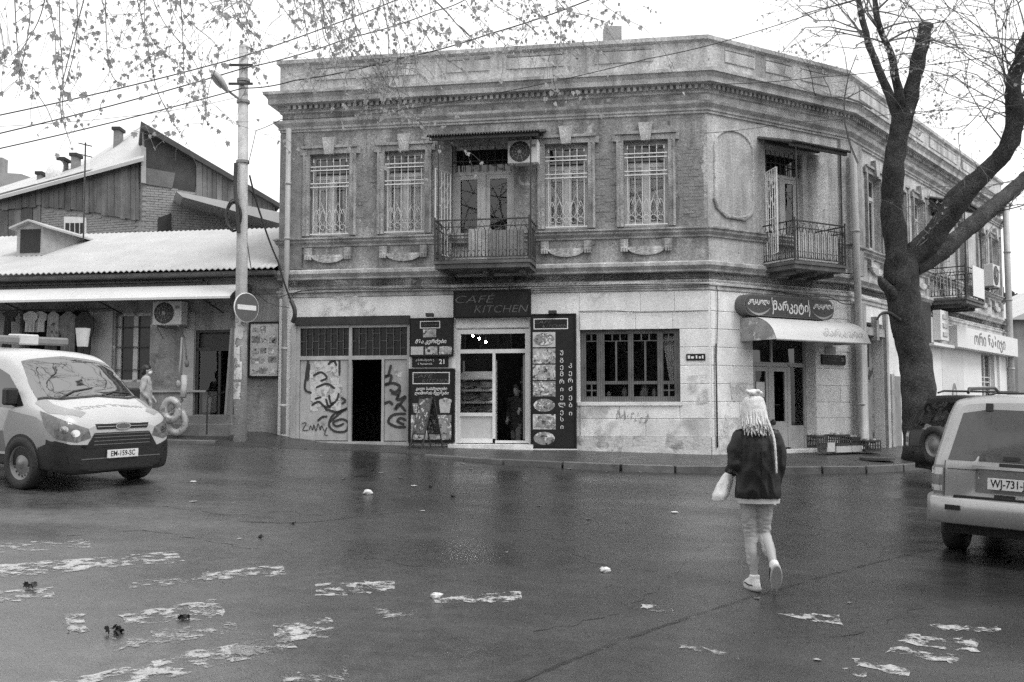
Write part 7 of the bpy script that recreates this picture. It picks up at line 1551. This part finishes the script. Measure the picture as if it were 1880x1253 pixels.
def carton(s, y, z, w, d, h, label):
    t = thing('carton_box', label, 'box', M=T(F2, s, z, y)); MB().box(s, s + w, y, y + d, z, z + h).build('box', M_BOX, t, F2.M, bevel=.006)
    for sg_ in (0, 1): MB().box(s + sg_ * (w / 2 + .003), s + sg_ * (w / 2 + .003) + w / 2 - .003, y, y + d, z + h, z + h + .006).build('flap', M_BOX, t, F2.M)
crate(2.42, -.75, .72, .34, .3, .28, 'leftmost dark crate, set on the step of the market door'); carton(2.78, -.72, .62, .26, .3, .2, 'small white carton between two dark crates at the market')
carton(3.08, -.72, .60, .5, .34, .14, 'flat white carton under the middle crate at the market'); crate(3.08, -.72, .755, .46, .34, .25, 'middle dark crate of pale fruit standing on a flat carton', .5); carton(3.62, -.7, .60, .34, .34, .14, 'short pale carton beneath the crate nearest the drainpipe side'); crate(3.64, -.66, .755, .32, .34, .19, 'dark crate on a short carton right of the pale fruit', .3)
crate(4.0, -.75, .60, .55, .36, .26, 'rightmost dark crate standing on the pavement by the drainpipe', .12)
# ---- litter and leaves on the asphalt
M_LITTER = mat('white_litter', .6, .6, .15, 9)
def crumple(px, py, s, label, mt=M_LITTER, flat=.6, name='litter', cat='litter', **k):
    g = gnd(px, py); m = MB(); m.ball((0, 0, 0), s, 8, (1, .8, flat)); q = []
    for p in m.v:
        v = V(p); d = mnoise.noise(v * (2.5 / s) + V((px, py, 0))); q.append(tuple(v * (1 + .45 * d)))
    m.v = q; m.build(name, mt, None, MX.Translation(g + V((0, 0, s * flat * .75))), label=label, cat=cat, **k)
crumple(675, 908, .07, 'white crumpled paper on the road left of the café reflection'); crumple(1110, 1051, .05, 'small white scrap on the open road right of centre'); crumple(800, 1099, .05, 'white lump at the left end of a worn stripe')
crumple(1238, 942, .05, 'flat pale scrap left of the walking woman', flat=.25); crumple(355, 886, .05, 'pale scrap on the road just right of the van shadow', flat=.3)
M_CLUMP = mat('leaf_clump', .035, .8, .4, 9)
for x, y, s, lb in ((216, 1165, .055, 'round dark clump of leaves on the worn crossing, nearest the camera'), (338, 1140, .04, 'dark leaf clump on the crossing right of the nearest one'), (54, 1082, .05, 'dark leaf clump on the crossing at the left edge'), (478, 989, .03, 'small dark clump on the road beyond the crossing'), (538, 963, .03, 'small dark clump farther up the road'), (790, 896, .035, 'small dark clump in front of the café'), (830, 913, .03, 'small dark clump right of the one before the café')):
    g = gnd(x, y); t = thing('leaf_clump', lb, 'leaves', tuple(g), group='leaf clumps on the road')
    m = leaf_mesh([(g + V((random.gauss(0, s * .5), random.gauss(0, s * .35), s * .5 + random.uniform(0, s * .7))), V((0, 0, 1))) for k in range(12)], s * .7, s * 1.2); m.build('leaves', M_CLUMP, t, kind='stuff')
spots = [(290, 903), (440, 990), (510, 826), (560, 825), (590, 838), (700, 869), (735, 878), (760, 893), (775, 939), (865, 862), (886, 866), (1045, 862), (1115, 867), (1175, 868), (930, 1015), (990, 930), (1080, 954), (1075, 962), (1500, 1213), (1535, 855), (355, 922), (630, 880), (505, 824), (520, 828), (850, 852), (1390, 1100), (1560, 1108)]
ORD = 'first second third fourth fifth sixth seventh eighth ninth tenth eleventh twelfth thirteenth fourteenth fifteenth sixteenth seventeenth eighteenth'.split()
near = sorted(p for p in spots if p[1] >= 900); far = sorted(p for p in spots if p[1] < 900)
me_leaf = MB().add([(a_ * 1.0, b_ - .4, .02 + .25 * a_ * a_ + .1 * b_ * b_) for a_, b_ in [(0, 0), (.28, -.05), (.5, .18), (.34, .36), (.42, .62), (.16, .6), (0, 1.0), (-.16, .6), (-.42, .62), (-.34, .36), (-.5, .18), (-.28, -.05)]], [(0, 1, 2, 3), (0, 3, 4, 5), (0, 5, 6, 7), (0, 7, 8, 9), (0, 9, 10, 11)]).mesh('fallen_leaf', mat('fallen_leaf_pale', .28, .6, .2, 9, rnd=.5))
for lst, lab in ((far, 'from left of those along the kerb'), (near, 'from left of those on open road')):
    for k, (x, y) in enumerate(lst):
        g = gnd(x, y); sz = random.uniform(.07, .11) if y < 960 else random.uniform(.04, .06)
        wrap('fallen_leaf', me_leaf, None, MX.Translation(V((g.x, g.y, g.z + .004))) @ MX.Rotation(random.uniform(0, 6.3), 4, 'Z') @ MX.Scale(sz, 4), label='pale fallen leaf, ' + ORD[k] + ' ' + lab, cat='leaf', group='fallen leaves on the asphalt')
# ---- far right: hillside and houses down the side street
random.seed(3)
M_HILL = mat('wooded_hill', .055, .95, .5, .12, .0, 1, .1, fine=.5)
m = MB(); rows = []
for i in range(26):
    y = 75 + i * 5; rows.append([(x, y, 2 + min(i, 9) * 1.25 * (.5 + .5 * math.tanh((x - 38 - i * 1.2) / 8)) + 2.2 * mnoise.noise(V((x * .12, y * .12, 0))) + 1.5 * mnoise.noise(V((x * .5, y * .5, 3)))) for x in range(25, 190, 4)])
m.grid(rows).build('hillside', M_HILL, None, smooth=False, kind='structure')
m = MB()
for k in range(260):
    i = random.randint(1, 25); j = random.randint(0, 40); p = V(rows[i][j]); h = random.uniform(2.5, 5)
    for q in range(5): a_ = random.uniform(0, 6.3); m.ball(p + V((random.gauss(0, 1), random.gauss(0, 1), h * (.3 + .15 * q))), random.uniform(.7, 1.5) * (1 - .12 * q), 5, (1, 1, 1.3))
m.build('far_wood', M_HILL, None, kind='stuff', label='dark wooded slope beyond the far end of the side street', cat='wood')
hp_ = at(1862, 600, 46); fh = thing('far_house', 'small pale house with white roof at the far right edge', 'building', (hp_.x, hp_.y, 0)); x0 = at(1846, 600, 46).x
m = MB().box(x0, x0 + 9, 45, 53, -.5, at(1850, 592, 46).z).build('wall', mat('far_house_wall', .3, .9, .25, .8), fh)
zt = at(1850, 592, 46).z; MB().prism([(x0 - .5, zt), (x0 + 9.5, zt), (x0 + 4.5, zt + 2.2)], 44.6, 53.4).build('roof', M_ROOF, fh)
MB().box(x0 + .4, x0 + 1.3, 44.9, 44.99, .2, 2.6).build('door', M_DARK, fh); MB().box(x0 + 2.2, x0 + 3.4, 44.9, 44.99, 1.4, 2.8).build('window', M_DARK, fh)
x1 = at(1872, 600, 52).x; f2 = thing('far_house', 'grey far house with dark roof between the white roof and the hill', 'building', (x1, 60, 0)); MB().box(x1, x1 + 10, 60, 68, 0, 5.6).build('wall', MATS['far_house_wall'], f2); MB().prism([(x1 - .5, 5.6), (x1 + 10.5, 5.6), (x1 + 5, 8.6)], 59.6, 68.4).build('roof', mat('tar_roof', .05), f2)
# ================================================================ the other side of the crossing, behind the camera: seen only in panes and wet asphalt
random.seed(77)
M_OPP = mat('opposite_plaster', .2, .9, .25, 1, .3, 20, streak=.3)
for k, (x0, x1, y, h, lb) in enumerate(((-34, -9, -17, 8.5, 'grey plastered house across the street, left of the photographer'), (-8, 12, -20, 11.5, 'tall dark plastered house across the street, behind the photographer'), (13, 40, -18, 9, 'low plastered house across the street, right of the photographer'))):
    t = thing('opposite_house', lb, 'building', (x0, y, gz(x0, y))); z0 = gz((x0 + x1) / 2, y) - 1
    MB().box(x0, x1, y - 10, y, z0, h).build('wall', M_OPP, t); MB().box(x0 - .4, x1 + .4, y - 10.4, y + .5, h + .001, h + .35).build('roof', M_TIN, t)
    n_ = int((x1 - x0) / 3.2)
    for i in range(n_):
        for z in (1.6, 5.2, 8.6):
            if z + 2 < h: c = x0 + 1.6 + i * 3.2; o = MB().box(c - .6, c + .6, y - .1, y + .03, z, z + 1.9).build('window', M_WIN, t); MB().box(c - .5, c + .5, y + .031, y + .04, z + .1, z + 1.8).build('pane', M_DARK, o)
for k, (x, y, h, lb) in enumerate(((-7, -9, 16, 'bare tree across the street, left behind the photographer'), (2.5, -11, 18, 'bare tree across the street, straight behind the photographer'), (9.5, -8, 16, 'bare tree across the street, right behind the photographer'), (17, -10, 16, 'bare tree across the street, far right behind the photographer'))):
    g = V((x, y, gz(x, y))); t = thing('bare_tree', lb, 'tree', tuple(g)); c_ = crom([g - V((0, 0, .2)), g + V((.2, 0, h * .25)), g + V((-.1, .2, h * .5)), g + V((.3, 0, h * .75))], 5)
    MB().tube(c_, [.3 - .2 * i / len(c_) for i in range(len(c_))], 9).build('trunk', M_BARK, t, smooth=True); m = MB()
    for i in range(22):
        p = c_[random.randint(6, len(c_) - 1)]; a_ = random.uniform(0, 6.3); grow(m, p, V((math.cos(a_), math.sin(a_), random.uniform(.3, 1.2))), .11, h * .34, 3, None, 0, 0, .3)
    m.build('crown', M_TWIG, t, kind='stuff')
